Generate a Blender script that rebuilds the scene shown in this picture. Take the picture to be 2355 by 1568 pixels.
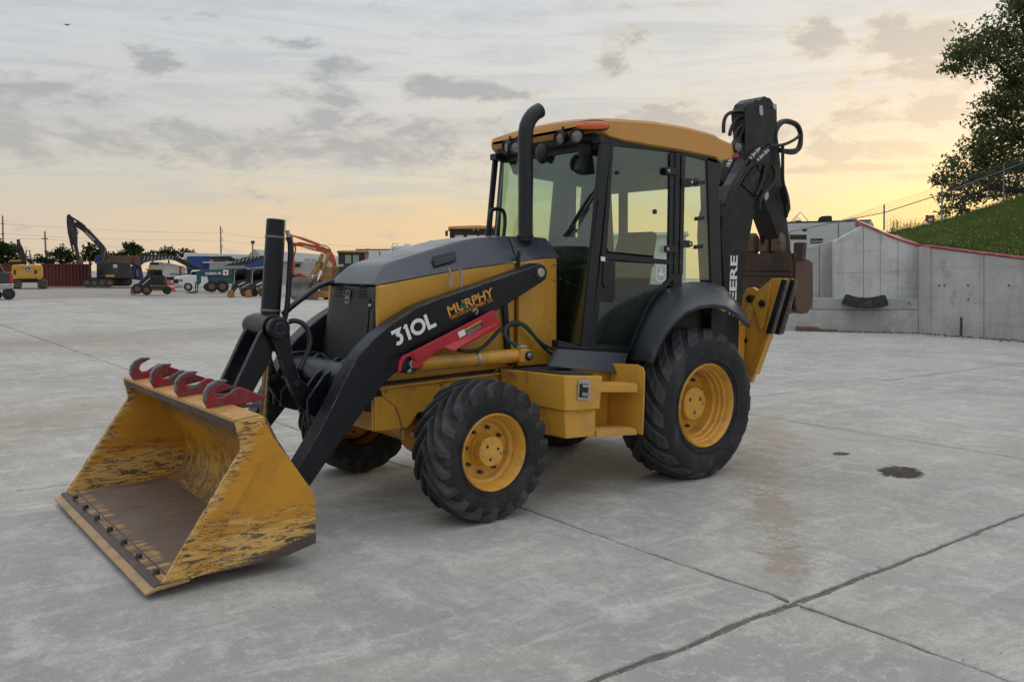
import bpy, bmesh, math, random
from mathutils import Vector, Matrix, noise
for o in list(bpy.data.objects): bpy.data.objects.remove(o)
SC = bpy.context.scene
COL = SC.collection
PI = math.pi
V = Vector
RAD = math.radians
random.seed(7)
# ------------------------------------------------------------------ camera
CAM = V((5.4741, 5.4061, 1.6203))
FW = V((-0.61875946, -0.781816, -0.07681445)); RT = V((-0.78470787, 0.61971786, 0.01354013)); UP = V((-0.03701739, -0.06865499, 0.99695346))
FPX, PW, PH = 1970.0, 2355.0, 1568.0
cd = bpy.data.cameras.new('camera'); cam = bpy.data.objects.new('camera', cd); COL.objects.link(cam)
cam.matrix_world = Matrix(((RT.x, UP.x, -FW.x, CAM.x), (RT.y, UP.y, -FW.y, CAM.y), (RT.z, UP.z, -FW.z, CAM.z), (0, 0, 0, 1)))
cd.sensor_fit = 'HORIZONTAL'; cd.sensor_width = 36; cd.lens = 36 * FPX / PW; cd.clip_start = 0.05; cd.clip_end = 4000
SC.camera = cam
SC.render.resolution_x, SC.render.resolution_y = 1024, 681
# ------------------------------------------------------------------ sky and sun
SUN_DIR = V((-0.905, -0.40, 0.13)).normalized()
SUN_EL = math.asin(SUN_DIR.z); SUN_AZ = math.atan2(SUN_DIR.x, SUN_DIR.y)
W = bpy.data.worlds.new('World'); SC.world = W; W.use_nodes = True
class NT:
    """small helper for node trees"""
    def __init__(s, tree): s.t = tree; s.n = tree.nodes; s.l = tree.links
    def val(s, sock, v):
        if hasattr(v, 'is_output') or hasattr(v, 'links'): s.l.new(v, sock)
        elif v is not None: sock.default_value = v
    def node(s, typ, **kw):
        n = s.n.new(typ)
        for k, v in kw.items(): setattr(n, k, v)
        return n
    def math(s, op, a, b=None, c=None, clamp=False):
        n = s.node('ShaderNodeMath', operation=op, use_clamp=clamp)
        for i, v in enumerate((a, b, c)):
            if v is not None: s.val(n.inputs[i], v)
        return n.outputs[0]
    def vmath(s, op, a, b=None, scale=None):
        n = s.node('ShaderNodeVectorMath', operation=op); s.val(n.inputs[0], a)
        if b is not None: s.val(n.inputs[1], b)
        if scale is not None: s.val(n.inputs[3], scale)
        return n.outputs[1] if op in ('DOT_PRODUCT', 'LENGTH', 'DISTANCE') else n.outputs[0]
    def noise(s, vec, scale, detail=4, rough=0.55, dist=0.0):
        n = s.node('ShaderNodeTexNoise'); n.inputs['Scale'].default_value = scale; n.inputs['Detail'].default_value = detail
        n.inputs['Roughness'].default_value = rough; n.inputs['Distortion'].default_value = dist
        if vec is not None: s.l.new(vec, n.inputs['Vector'])
        return n.outputs['Fac']
    def voro(s, vec, scale, feature='F1', out='Distance', rnd=1.0):
        n = s.node('ShaderNodeTexVoronoi', feature=feature); n.inputs['Scale'].default_value = scale; n.inputs['Randomness'].default_value = rnd
        s.l.new(vec, n.inputs['Vector']); return n.outputs[out]
    def ramp(s, fac, stops, interp='LINEAR'):
        n = s.node('ShaderNodeValToRGB'); r = n.color_ramp; r.interpolation = interp
        while len(r.elements) < len(stops): r.elements.new(0.5)
        for e, (p, c) in zip(r.elements, stops):
            e.position = p; e.color = (c, c, c, 1) if not isinstance(c, (tuple, list)) else (*c[:3], 1)
        s.val(n.inputs[0], fac); return n.outputs[0]
    def mr(s, v, a, b, c=0.0, d=1.0, typ='SMOOTHSTEP'):
        n = s.node('ShaderNodeMapRange', interpolation_type=typ); s.val(n.inputs[0], v)
        for i, x in zip((1, 2, 3, 4), (a, b, c, d)): n.inputs[i].default_value = x
        return n.outputs[0]
    def mix(s, f, a, b, blend='MIX'):
        n = s.node('ShaderNodeMix', data_type='RGBA', blend_type=blend)
        s.val(n.inputs[0], f)
        for i, x in ((6, a), (7, b)):
            if isinstance(x, (tuple, list)): n.inputs[i].default_value = (*x[:3], 1)
            else: s.l.new(x, n.inputs[i])
        return n.outputs[2]
    def mapping(s, vec, scale=(1, 1, 1), rot=(0, 0, 0), loc=(0, 0, 0)):
        n = s.node('ShaderNodeMapping'); s.l.new(vec, n.inputs[0])
        n.inputs['Scale'].default_value = scale; n.inputs['Rotation'].default_value = rot; n.inputs['Location'].default_value = loc
        return n.outputs[0]
def px_dir(x, y):
    return (FW + RT * ((x - PW / 2) / FPX) + UP * ((PH / 2 - y) / FPX)).normalized()
def build_sky():
    t = NT(W.node_tree); t.n.clear()
    out = t.node('ShaderNodeOutputWorld'); bg = t.node('ShaderNodeBackground'); t.l.new(bg.outputs[0], out.inputs[0])
    tc = t.node('ShaderNodeTexCoord').outputs['Generated']
    sk = t.node('ShaderNodeTexSky', sky_type='NISHITA'); sk.sun_disc = False
    sk.sun_elevation = SUN_EL; sk.sun_rotation = SUN_AZ; sk.dust_density = 3.0; sk.air_density = 1.2
    d = t.vmath('NORMALIZE', tc)
    sep = t.node('ShaderNodeSeparateXYZ'); t.l.new(d, sep.inputs[0]); X, Y, Z = sep.outputs
    el = t.math('ARCSINE', Z)
    # azimuth measured from the camera's heading so the seam lies behind
    ax = t.vmath('DOT_PRODUCT', d, (RT.x, RT.y, 0)); ay = t.vmath('DOT_PRODUCT', d, (FW.x, FW.y, 0))
    az = t.math('ARCTAN2', ax, ay)
    toward = t.vmath('DOT_PRODUCT', d, tuple(SUN_DIR))
    # veil of high thin cloud: warm low down, grey blue above
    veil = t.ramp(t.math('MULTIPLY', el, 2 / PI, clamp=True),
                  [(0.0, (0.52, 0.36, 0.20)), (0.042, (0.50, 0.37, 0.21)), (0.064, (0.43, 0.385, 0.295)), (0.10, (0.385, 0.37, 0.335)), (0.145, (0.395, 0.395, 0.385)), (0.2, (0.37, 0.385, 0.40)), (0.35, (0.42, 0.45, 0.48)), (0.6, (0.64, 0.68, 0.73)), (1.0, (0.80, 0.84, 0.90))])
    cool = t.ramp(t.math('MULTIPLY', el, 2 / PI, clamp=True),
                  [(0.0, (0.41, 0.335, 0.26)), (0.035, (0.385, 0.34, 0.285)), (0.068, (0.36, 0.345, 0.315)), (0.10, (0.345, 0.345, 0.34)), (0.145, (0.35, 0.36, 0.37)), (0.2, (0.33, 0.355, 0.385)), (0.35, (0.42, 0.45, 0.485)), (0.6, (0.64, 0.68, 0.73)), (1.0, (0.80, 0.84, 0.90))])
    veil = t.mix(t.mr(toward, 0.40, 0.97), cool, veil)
    # clouds on a flat layer overhead
    zz = t.math('ADD', t.math('MAXIMUM', Z, 0.0), 0.09)
    comb = t.node('ShaderNodeCombineXYZ'); t.l.new(t.math('DIVIDE', X, zz), comb.inputs[0]); t.l.new(t.math('DIVIDE', Y, zz), comb.inputs[1])
    pl = comb.outputs[0]
    comb2 = t.node('ShaderNodeCombineXYZ'); t.l.new(az, comb2.inputs[0]); t.l.new(t.math('MULTIPLY', el, 2.4), comb2.inputs[1])
    av = comb2.outputs[0]
    n1 = t.noise(pl, 0.9, 5, 0.6, 0.3); n2 = t.noise(av, 8.0, 6, 0.66, 0.5); n3 = t.noise(av, 32.0, 4, 0.65, 0.3)
    fine = t.math('ADD', t.math('MULTIPLY', n2, 0.7), t.math('MULTIPLY', n3, 0.3))
    blobs = None
    for (px, py, sx, sy, k) in [(345, 140, 90, 34, .95), (150, 228, 140, 34, .75), (230, 182, 45, 26, .55), (785, 160, 80, 38, .95), (790, 215, 60, 28, .75), (660, 212, 60, 18, .6), (955, 192, 50, 26, .85), (1085, 208, 175, 24, 1.0), (755, 268, 60, 20, .75),
                                (690, 100, 85, 16, .75), (530, 98, 40, 14, .6), (1430, 95, 75, 36, .95), (1410, 138, 50, 30, .9), (1490, 120, 45, 18, .6), (1880, 88, 65, 48, .95), (2120, 95, 120, 36, 1.05), (2045, 50, 75, 24, .9), (2080, 165, 150, 24, .9),
                                (1940, 192, 60, 20, .8), (1960, 270, 430, 75, .88), (2160, 245, 230, 55, .9), (2030, 335, 330, 36, .85), (560, 335, 800, 60, .80), (120, 300, 360, 50, .85), (950, 300, 300, 40, .62), (1900, 388, 220, 12, .8), (2080, 408, 140, 8, .7), (1550, 262, 240, 34, .70), (440, 40, 50, 16, .55), (1560, 10, 110, 12, .6)]:
        v = px_dir(px, py); a0 = math.atan2(v.dot(V((RT.x, RT.y, 0))), v.dot(V((FW.x, FW.y, 0)))); e0 = math.asin(v.z)
        q = t.mapping(av, (FPX / sx, FPX / sy / 2.4, 0), (0, 0, 0), (-a0 * FPX / sx, -e0 * FPX / sy, 0))
        g = t.mr(t.vmath('LENGTH', q), 1.7, 0.0, 0.0, k)
        blobs = g if blobs is None else t.math('MAXIMUM', blobs, g)
    # clouds away from the picture come from the same noise alone
    back = t.mr(t.math('ABSOLUTE', az), 0.62, 0.9)
    field = t.math('MAXIMUM', blobs, t.math('MULTIPLY', back, t.mr(n1, 0.42, 0.7, 0, 0.8)))
    cover = t.mr(t.math('ADD', field, t.math('MULTIPLY', t.math('SUBTRACT', fine, 0.5), 4.4)), 0.20, 0.95)
    streak = t.math('MULTIPLY', t.mr(t.noise(t.mapping(av, (1.6, 6, 1)), 3.0, 6, 0.68, 0.6), 0.42, 0.66), t.mr(el, 0.03, 0.12))
    ccol = t.mix(t.mr(el, 0.02, 0.35), (0.28, 0.265, 0.25), (0.195, 0.215, 0.245))
    ccol = t.mix(t.mr(toward, 0.86, 1.0, 0, 0.22), ccol, (0.36, 0.31, 0.24))
    c = t.mix(t.math('MULTIPLY', streak, 0.50), veil, (0.265, 0.285, 0.315))
    rim = t.math('MULTIPLY', t.math('MULTIPLY', cover, t.math('SUBTRACT', 1.0, cover)), t.mr(toward, 0.80, 0.98, 0.15, 0.8))
    c = t.mix(t.math('MULTIPLY', cover, 0.88), c, ccol)
    c = t.mix(rim, c, (0.56, 0.49, 0.34))
    gl = t.math('POWER', t.math('MAXIMUM', toward, 0.0), 60.0)
    low = t.mr(t.math('ABSOLUTE', t.math('SUBTRACT', el, 0.07)), 0.0, 0.11, 1.0, 0.0)
    glow = t.math('MULTIPLY', t.math('MULTIPLY', gl, low), t.math('SUBTRACT', 0.62, t.math('MULTIPLY', cover, 0.34)))
    c = t.mix(glow, c, (0.64, 0.44, 0.16))
    wide = t.math('MULTIPLY', t.math('POWER', t.math('MAXIMUM', toward, 0.0), 14.0), 0.06)
    c = t.mix(wide, c, (0.52, 0.46, 0.33))
    nis = t.vmath('SCALE', sk.outputs[0], scale=0.035)
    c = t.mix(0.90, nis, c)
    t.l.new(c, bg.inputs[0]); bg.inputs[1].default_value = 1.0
build_sky(); W.cycles.sampling_method = 'NONE'
ld = bpy.data.lights.new('sun', 'SUN'); ld.energy = 0.9; ld.angle = RAD(14); ld.color = (1.0, 0.80, 0.55)
sun = bpy.data.objects.new('sun', ld); COL.objects.link(sun); sun.rotation_euler = (-SUN_DIR).to_track_quat('-Z', 'Y').to_euler()
sun.location = (-20, -10, 12)
SC.view_settings.view_transform = 'Standard'; SC.view_settings.look = 'None'; SC.view_settings.exposure = 0.90; SC.view_settings.gamma = 1.0
SC.view_settings.use_curve_mapping = False
SC.render.engine = 'CYCLES'
SC.cycles.max_bounces = 6; SC.cycles.diffuse_bounces = 3; SC.cycles.glossy_bounces = 3; SC.cycles.transparent_max_bounces = 16; SC.cycles.use_adaptive_sampling = True; SC.cycles.adaptive_threshold = .02
# ------------------------------------------------------------------ pixel of the photograph -> point on a known plane
def ray(px, py): return FW + RT * ((px - PW / 2) / FPX) + UP * ((PH / 2 - py) / FPX)
def on(px, py, axis, val):
    d = ray(px, py); return CAM + d * ((val - CAM[axis]) / d[axis])
def PX(px, py, X): return on(px, py, 0, X)
def PY(px, py, Y): return on(px, py, 1, Y)
def PZ(px, py, Z=0.0): return on(px, py, 2, Z)
# ------------------------------------------------------------------ mesh helpers
class MB:
    def __init__(s): s.v = []; s.f = []; s.smooth = []
    def add(s, verts, faces, smooth=False):
        b = len(s.v); s.v += [tuple(v) for v in verts]; s.f += [tuple(i + b for i in f) for f in faces]; s.smooth += [smooth] * len(faces); return s
    def box(s, a, b):
        x0, y0, z0 = (min(a[i], b[i]) for i in range(3)); x1, y1, z1 = (max(a[i], b[i]) for i in range(3))
        return s.hexa([(x0, y0, z0), (x1, y0, z0), (x1, y1, z0), (x0, y1, z0), (x0, y0, z1), (x1, y0, z1), (x1, y1, z1), (x0, y1, z1)])
    def hexa(s, p): return s.add(p, [(3, 2, 1, 0), (4, 5, 6, 7), (0, 1, 5, 4), (1, 2, 6, 5), (2, 3, 7, 6), (3, 0, 4, 7)])
    def obox(s, c, ax, ay, az):
        c, ax, ay, az = V(c), V(ax), V(ay), V(az)
        return s.hexa([c - ax - ay - az, c + ax - ay - az, c + ax + ay - az, c - ax + ay - az, c - ax - ay + az, c + ax - ay + az, c + ax + ay + az, c - ax + ay + az])
    def prism(s, poly, off):
        n = len(poly); off = V(off); a = [V(p) for p in poly]; b = [p + off for p in a]
        return s.add(a + b, [tuple(range(n - 1, -1, -1)), tuple(range(n, 2 * n))] + [(i, (i + 1) % n, n + (i + 1) % n, n + i) for i in range(n)])
    def ring_loft(s, rings, closed=True, caps=True, smooth=True):
        n = len(rings[0]); vs = [p for r in rings for p in r]; fs = []
        m = n if closed else n - 1
        for i in range(len(rings) - 1):
            for j in range(m): fs.append((i * n + j, i * n + (j + 1) % n, (i + 1) * n + (j + 1) % n, (i + 1) * n + j))
        s.add(vs, fs, smooth)
        if caps and closed:
            b = len(s.v) - len(vs)
            s.f += [tuple(b + j for j in range(n - 1, -1, -1)), tuple(b + (len(rings) - 1) * n + j for j in range(n))]; s.smooth += [False, False]
        return s
    def cyl(s, p0, p1, r0, r1=None, n=20):
        p0, p1 = V(p0), V(p1); r1 = r0 if r1 is None else r1
        d = (p1 - p0).normalized(); a = d.orthogonal().normalized(); b = d.cross(a)
        rg = [[p + (a * math.cos(2 * PI * i / n) + b * math.sin(2 * PI * i / n)) * r for i in range(n)] for p, r in ((p0, r0), (p1, r1))]
        return s.ring_loft(rg)
    def tube(s, path, r, n=8, sub=0, closed=False):
        pts = [V(p) for p in path]
        for _ in range(sub): pts = smooth_path(pts)
        rr = r if isinstance(r, (list, tuple)) else [r] * len(pts)
        if len(rr) != len(pts): rr = [rr[min(len(rr) - 1, int(i * len(rr) / len(pts)))] for i in range(len(pts))]
        rings = []; a = None
        for i, p in enumerate(pts):
            d = (pts[min(i + 1, len(pts) - 1)] - pts[max(i - 1, 0)])
            d = d.normalized() if d.length > 1e-9 else V((0, 0, 1))
            a = d.orthogonal().normalized() if a is None else (a - d * a.dot(d)).normalized()
            b = d.cross(a); rings.append([p + (a * math.cos(2 * PI * j / n) + b * math.sin(2 * PI * j / n)) * rr[i] for j in range(n)])
        return s.ring_loft(rings)
    def lathe(s, prof, center, axis=(0, 1, 0), n=40, smooth=True):
        """prof: (radius, along axis)"""
        c = V(center); d = V(axis).normalized(); a = V((0, 0, 1)) if abs(d.z) < 0.9 else V((1, 0, 0)); a = (a - d * a.dot(d)).normalized(); b = d.cross(a)
        rings = [[c + d * h + (a * math.cos(2 * PI * j / n) + b * math.sin(2 * PI * j / n)) * max(r, 1e-4) for j in range(n)] for r, h in prof]
        return s.ring_loft(rings, caps=False, smooth=smooth)
    def sphere(s, c, r, n=10, m=6, sc=(1, 1, 1)):
        c = V(c); rings = []
        for i in range(m + 1):
            th = PI * i / m; rings.append([c + V((sc[0] * r * math.sin(th) * math.cos(2 * PI * j / n), sc[1] * r * math.sin(th) * math.sin(2 * PI * j / n), sc[2] * r * math.cos(th))) for j in range(n)])
        return s.ring_loft(rings, caps=False)
    def quad(s, a, b, c, d): return s.add([a, b, c, d], [(0, 1, 2, 3)])
    def build(s, name, mat, parent=None, bevel=0.0, seg=2, angle=35, kind=None):
        me = bpy.data.meshes.new(name); me.from_pydata(s.v, [], s.f); me.update()
        bm = bmesh.new(); bm.from_mesh(me); bmesh.ops.recalc_face_normals(bm, faces=bm.faces); bm.to_mesh(me); bm.free()
        if any(s.smooth):
            me.polygons.foreach_set('use_smooth', s.smooth); me.set_sharp_from_angle(angle=RAD(angle))
        o = bpy.data.objects.new(name, me); COL.objects.link(o)
        for m in (mat if isinstance(mat, (list, tuple)) else [mat]): me.materials.append(m)
        if parent is not None: o.parent = parent
        if bevel > 0:
            md = o.modifiers.new('bevel', 'BEVEL'); md.width = bevel; md.segments = seg; md.limit_method = 'ANGLE'; md.angle_limit = RAD(40); md.harden_normals = False
        if kind: o['kind'] = kind
        return o
def smooth_path(p):
    q = [p[0]]
    for a, b in zip(p, p[1:]): q += [a.lerp(b, .25), a.lerp(b, .75)]
    return q + [p[-1]]
def smooth_closed(p):
    q = []
    for i in range(len(p)): a, b = V(p[i]), V(p[(i + 1) % len(p)]); q += [a.lerp(b, .25), a.lerp(b, .75)]
    return q
def empty(name, loc=(0, 0, 0)):
    o = bpy.data.objects.new(name, None); COL.objects.link(o); o.location = loc; o.empty_display_size = 0.3; return o
def tag(o, label, cat, group=None):
    o['label'] = label; o['category'] = cat
    if group: o['group'] = group
    return o
def struct(o): o['kind'] = 'structure'; return o
def lettering(name, s, origin, right, up, size, mat, parent=None, bold=0.0, wide=1.0, depth=0.002, shear=0.0, align='LEFT', spacing=1.0, fit=None):
    cu = bpy.data.curves.new(name, 'FONT'); cu.body = s; cu.size = 1.0; cu.offset = bold; cu.shear = shear; cu.align_x = align; cu.space_character = spacing
    cu.resolution_u = 3; cu.extrude = 0.0
    ob = bpy.data.objects.new(name, cu); COL.objects.link(ob)
    bpy.context.view_layer.update()
    me = bpy.data.meshes.new_from_object(ob.evaluated_get(bpy.context.evaluated_depsgraph_get()))
    bpy.data.objects.remove(ob); bpy.data.curves.remove(cu)
    if fit: xs = [v.co.x for v in me.vertices]; wide = fit / (max(xs) * size)
    R, U, O = V(right).normalized(), V(up), V(origin); U = (U - R * U.dot(R)).normalized(); N = R.cross(U)
    for v in me.vertices: v.co = O + R * (v.co.x * size * wide) + U * (v.co.y * size) + N * depth
    me.materials.append(mat); o = bpy.data.objects.new(name, me); COL.objects.link(o)
    if parent is not None: o.parent = parent
    return o
DEER = [(.02, .50), (.10, .52), (.22, .62), (.36, .64), (.42, .74), (.40, .86), (.30, .92), (.36, .94), (.42, .92), (.38, 1.04), (.44, .98), (.48, .90), (.58, .86), (.62, .80), (.54, .76), (.55, .66), (.70, .56),
        (.82, .52), (.94, .60), (.96, .56), (.86, .44), (.94, .30), (.98, .14), (.92, .16), (.84, .32), (.74, .38), (.60, .40), (.46, .38), (.36, .30), (.26, .34), (.20, .28), (.16, .30), (.24, .42), (.34, .42), (.30, .48), (.16, .44), (.06, .44)]
def badge(parent, c, right, up, w, h, m_line, m_back=None, name='emblem'):
    R, U = V(right).normalized(), V(up); U = (U - R * U.dot(R)).normalized(); N = R.cross(U); c = V(c)
    def rr(k, n=6):
        pts = []; rad = .28 * w * k
        for cx, cy, a0 in ((w * k / 2 - rad, h * k / 2 - rad, 0), (-w * k / 2 + rad, h * k / 2 - rad, 90), (-w * k / 2 + rad, -h * k / 2 + rad, 180), (w * k / 2 - rad, -h * k / 2 + rad, 270)):
            for i in range(n + 1): a = RAD(a0 + 90 * i / n); pts.append((cx + rad * math.cos(a), cy + rad * math.sin(a)))
        return pts
    P = lambda q, d: c + R * q[0] + U * q[1] + N * d
    o, i = rr(1.0), rr(.86); n = len(o); m = MB(); m.add([P(q, .002) for q in o] + [P(q, .002) for q in i], [(k, (k + 1) % n, n + (k + 1) % n, n + k) for k in range(n)])
    s = min(w, h * .9) * .74
    m.add([P(((q[0] - .5) * s, (q[1] - .6) * s * 1.05), .0025) for q in DEER], [tuple(range(len(DEER)))])
    e = m.build(name, m_line, parent)
    if m_back:
        b = MB(); b.add([P(q, .001) for q in rr(1.04)], [tuple(range(n))]); b.build('emblem_plate', m_back, parent)
    return e
# ------------------------------------------------------------------ materials
def mat(name, col, rough=0.5, metal=0.0, var=0.0, vscale=6.0, dirt=None, dscale=3.0, damt=0.35, bump=0.0, bscale=60.0, spec=0.5, coat=0.0, chips=None, edge=None, streaks=None):
    m = bpy.data.materials.new(name); m.use_nodes = True; t = NT(m.node_tree)
    b = t.n['Principled BSDF']; b.inputs['Roughness'].default_value = rough; b.inputs['Metallic'].default_value = metal
    b.inputs['Specular IOR Level'].default_value = spec; b.inputs['Coat Weight'].default_value = coat
    oc = t.node('ShaderNodeTexCoord').outputs['Object']; c = None
    if var > 0:
        n = t.noise(oc, vscale, 5, .6); k = t.mr(n, .3, .7, 1 - var, 1 + var, 'LINEAR')
        cc = t.node('ShaderNodeRGB'); cc.outputs[0].default_value = (*col, 1)
        c = t.vmath('SCALE', cc.outputs[0], scale=k)
        t.l.new(t.mr(n, .3, .7, max(rough - .1, .05), min(rough + .12, 1), 'LINEAR'), b.inputs['Roughness'])
    if dirt:
        n = t.noise(oc, dscale, 6, .65, .3); f = t.mr(n, .48, .72, 0, damt)
        c = t.mix(f, c if c is not None else col, dirt)
    if chips:
        ccol, sc, th = chips; n = t.noise(oc, sc, 6, .7, .2); c = t.mix(t.mr(n, th, th + .03), c if c is not None else col, ccol)
    if streaks:
        n = t.noise(t.mapping(oc, (1, 1, .16)), 9, 6, .7, .3); c = t.mix(t.mr(n, .57, .70, 0, streaks[1]), c if c is not None else col, streaks[0])
    if edge:
        bv = t.node('ShaderNodeBevel'); bv.samples = 4; bv.inputs[0].default_value = edge[1]; ge = t.node('ShaderNodeNewGeometry')
        k = t.math('SUBTRACT', 1.0, t.vmath('DOT_PRODUCT', bv.outputs[0], ge.outputs['Normal'])); k = t.math('MULTIPLY', t.mr(k, .03, .16), t.mr(t.noise(oc, 7, 6, .7), .40, .62))
        c = t.mix(k, c if c is not None else col, edge[0])
    if c is None: b.inputs['Base Color'].default_value = (*col, 1)
    else: t.l.new(c, b.inputs['Base Color'])
    if bump > 0:
        bn = t.node('ShaderNodeBump'); bn.inputs['Strength'].default_value = bump; bn.inputs['Distance'].default_value = .01
        t.l.new(t.noise(oc, bscale, 4, .6), bn.inputs['Height']); t.l.new(bn.outputs[0], b.inputs['Normal'])
    return m
M = {}
M['yellow'] = mat('machine_yellow_paint', (.63, .32, .040), .36, var=.07, vscale=3, dirt=(.34, .22, .10), dscale=5, damt=.5, chips=((.10, .07, .05), 13, .745), streaks=((.16, .10, .05), .5), coat=.25)
M['yellow_roof'] = mat('sun_faded_yellow_plastic', (.60, .29, .065), .45, var=.06, vscale=4)
M['wheel_yellow'] = mat('wheel_yellow_paint', (.68, .35, .048), .38, var=.08, vscale=8, dirt=(.22, .15, .08), dscale=9, damt=.55)
M['hood'] = mat('charcoal_hood_paint', (.040, .048, .062), .28, var=.06, vscale=4, dirt=(.10, .10, .10), dscale=3, damt=.25, coat=.25)
M['fender'] = mat('charcoal_fender_plastic', (.042, .048, .060), .40, var=.08, vscale=4, dirt=(.09, .09, .09), dscale=3, damt=.25)
M['black'] = mat('black_machine_paint', (.0060, .0080, .0130), .34, spec=.34, var=.12, vscale=5, dirt=(.035, .036, .040), dscale=6, damt=.30, chips=((.26, .26, .26), 11, .735), edge=((.30, .31, .32), .014))
M['boomblack'] = mat('black_boom_paint', (.0065, .007, .0085), .45, spec=.35, var=.12, vscale=6, dirt=(.045, .042, .038), dscale=5, damt=.4, chips=((.25, .25, .24), 14, .73))
M['worn_edge'] = mat('worn_bare_steel_edge', (.16, .165, .175), .38, .6, var=.3, vscale=18)
M['mouth'] = mat('deep_black_opening', (.002, .002, .002), .9)
M['trim'] = mat('black_rubber_trim', (.010, .011, .012), .5, var=.1)
M['frame'] = mat('dark_cab_frame', (.011, .0135, .019), .36, spec=.4, var=.1, vscale=5, dirt=(.04, .04, .04), dscale=5, damt=.25)
M['interior'] = mat('cab_interior_plastic', (.016, .017, .019), .6, var=.1)
M['liner'] = mat('cab_headliner', (.030, .032, .034), .8)
M['fabric'] = mat('seat_fabric', (.016, .017, .018), .85, bump=.2)
M['steel'] = mat('bare_steel', (.42, .42, .42), .32, .9, var=.2, vscale=15)
M['chrome'] = mat('chrome_rod', (.75, .76, .78), .12, 1.0)
M['rodbrass'] = mat('dirty_cylinder_rod', (.40, .30, .17), .28, .8, var=.3, vscale=12)
M['red'] = mat('red_safety_paint', (.42, .016, .026), .36, var=.06, vscale=6)
M['hook_red'] = mat('worn_red_hook_paint', (.25, .013, .020), .62, var=.25, vscale=10, dirt=(.12, .09, .085), dscale=12, damt=.8, chips=((.085, .075, .075), 18, .55), edge=((.20, .18, .17), .012))
M['white'] = mat('white_lettering', (.80, .80, .80), .5)
M['amber'] = mat('amber_lamp_lens', (.70, .13, .015), .15, coat=.8)
M['lens'] = mat('clear_lamp_lens', (.20, .20, .20), .18, .2, coat=.6)
M['decal_orange'] = mat('decal_gold', (.66, .30, .055), .5)
M['shamrock'] = mat('decal_green', (.01, .16, .05), .5)
M['hose'] = mat('hydraulic_hose_rubber', (.012, .014, .014), .5, var=.2, vscale=30)
M['hose_green'] = mat('green_braided_hose', (.012, .060, .055), .45, var=.3, vscale=90)
M['rust'] = mat('rusty_worn_steel', (.062, .042, .033), .6, .2, var=.3, vscale=7, dirt=(.14, .085, .055), dscale=5, damt=.7, bump=.2, bscale=30)
M['tooth'] = mat('muddy_tooth_steel', (.13, .085, .055), .6, .2, var=.35, vscale=16, dirt=(.28, .16, .07), dscale=14, damt=.8)
M['grip'] = mat('black_grip_tape', (.03, .031, .036), .85, bump=.4, bscale=160, var=.1)
M['lightgrey'] = mat('galvanised_steel', (.42, .43, .44), .45, .6, var=.12, vscale=6)
M['redpaint'] = mat('red_wall_paint', (.33, .055, .065), .7, var=.3, vscale=4, dirt=(.38, .30, .28), dscale=4, damt=.9)
def glass_mat(name, tint, refl=1.0):
    m = bpy.data.materials.new(name); m.use_nodes = True; t = NT(m.node_tree); t.n.clear()
    o = t.node('ShaderNodeOutputMaterial'); tr = t.node('ShaderNodeBsdfTransparent'); tr.inputs[0].default_value = (*tint, 1)
    gl = t.node('ShaderNodeBsdfGlossy'); gl.inputs['Roughness'].default_value = .03; gl.inputs[0].default_value = (.9, .95, .93, 1)
    lw = t.node('ShaderNodeLayerWeight'); lw.inputs[0].default_value = .5
    fr = t.math('ADD', t.math('MULTIPLY', t.math('POWER', lw.outputs['Facing'], 5.0), .9), .035)
    mx = t.node('ShaderNodeMixShader'); t.l.new(t.math('MULTIPLY', fr, refl), mx.inputs[0]); t.l.new(tr.outputs[0], mx.inputs[1]); t.l.new(gl.outputs[0], mx.inputs[2]); t.l.new(mx.outputs[0], o.inputs[0])
    return m
M['glass'] = glass_mat('green_tinted_cab_glass', (.80, .89, .80), 2.4)
M['glass_dark'] = glass_mat('dark_vehicle_glass', (.10, .12, .13), 1.2)
def rubber(name, base, dust, amt):
    m = bpy.data.materials.new(name); m.use_nodes = True; t = NT(m.node_tree); b = t.n['Principled BSDF']; oc = t.node('ShaderNodeTexCoord').outputs['Object']
    n = t.noise(oc, 5, 6, .65, .5); n2 = t.noise(oc, 38, 5, .7)
    c = t.mix(t.math('MULTIPLY', t.mr(n, .45, .72), amt), base, dust); c = t.mix(t.math('MULTIPLY', t.mr(n2, .55, .8), .35), c, dust)
    t.l.new(c, b.inputs['Base Color']); b.inputs['Roughness'].default_value = .72; b.inputs['Specular IOR Level'].default_value = .35
    bn = t.node('ShaderNodeBump'); bn.inputs['Strength'].default_value = .35; bn.inputs['Distance'].default_value = .01; t.l.new(t.noise(oc, 30, 6, .7), bn.inputs['Height']); t.l.new(bn.outputs[0], b.inputs['Normal'])
    return m
M['rubber'] = rubber('worn_tyre_rubber', (.017, .018, .020), (.085, .080, .074), .5)
M['rubber_lug'] = rubber('scuffed_tyre_tread', (.040, .042, .046), (.125, .12, .112), .55)
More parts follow.
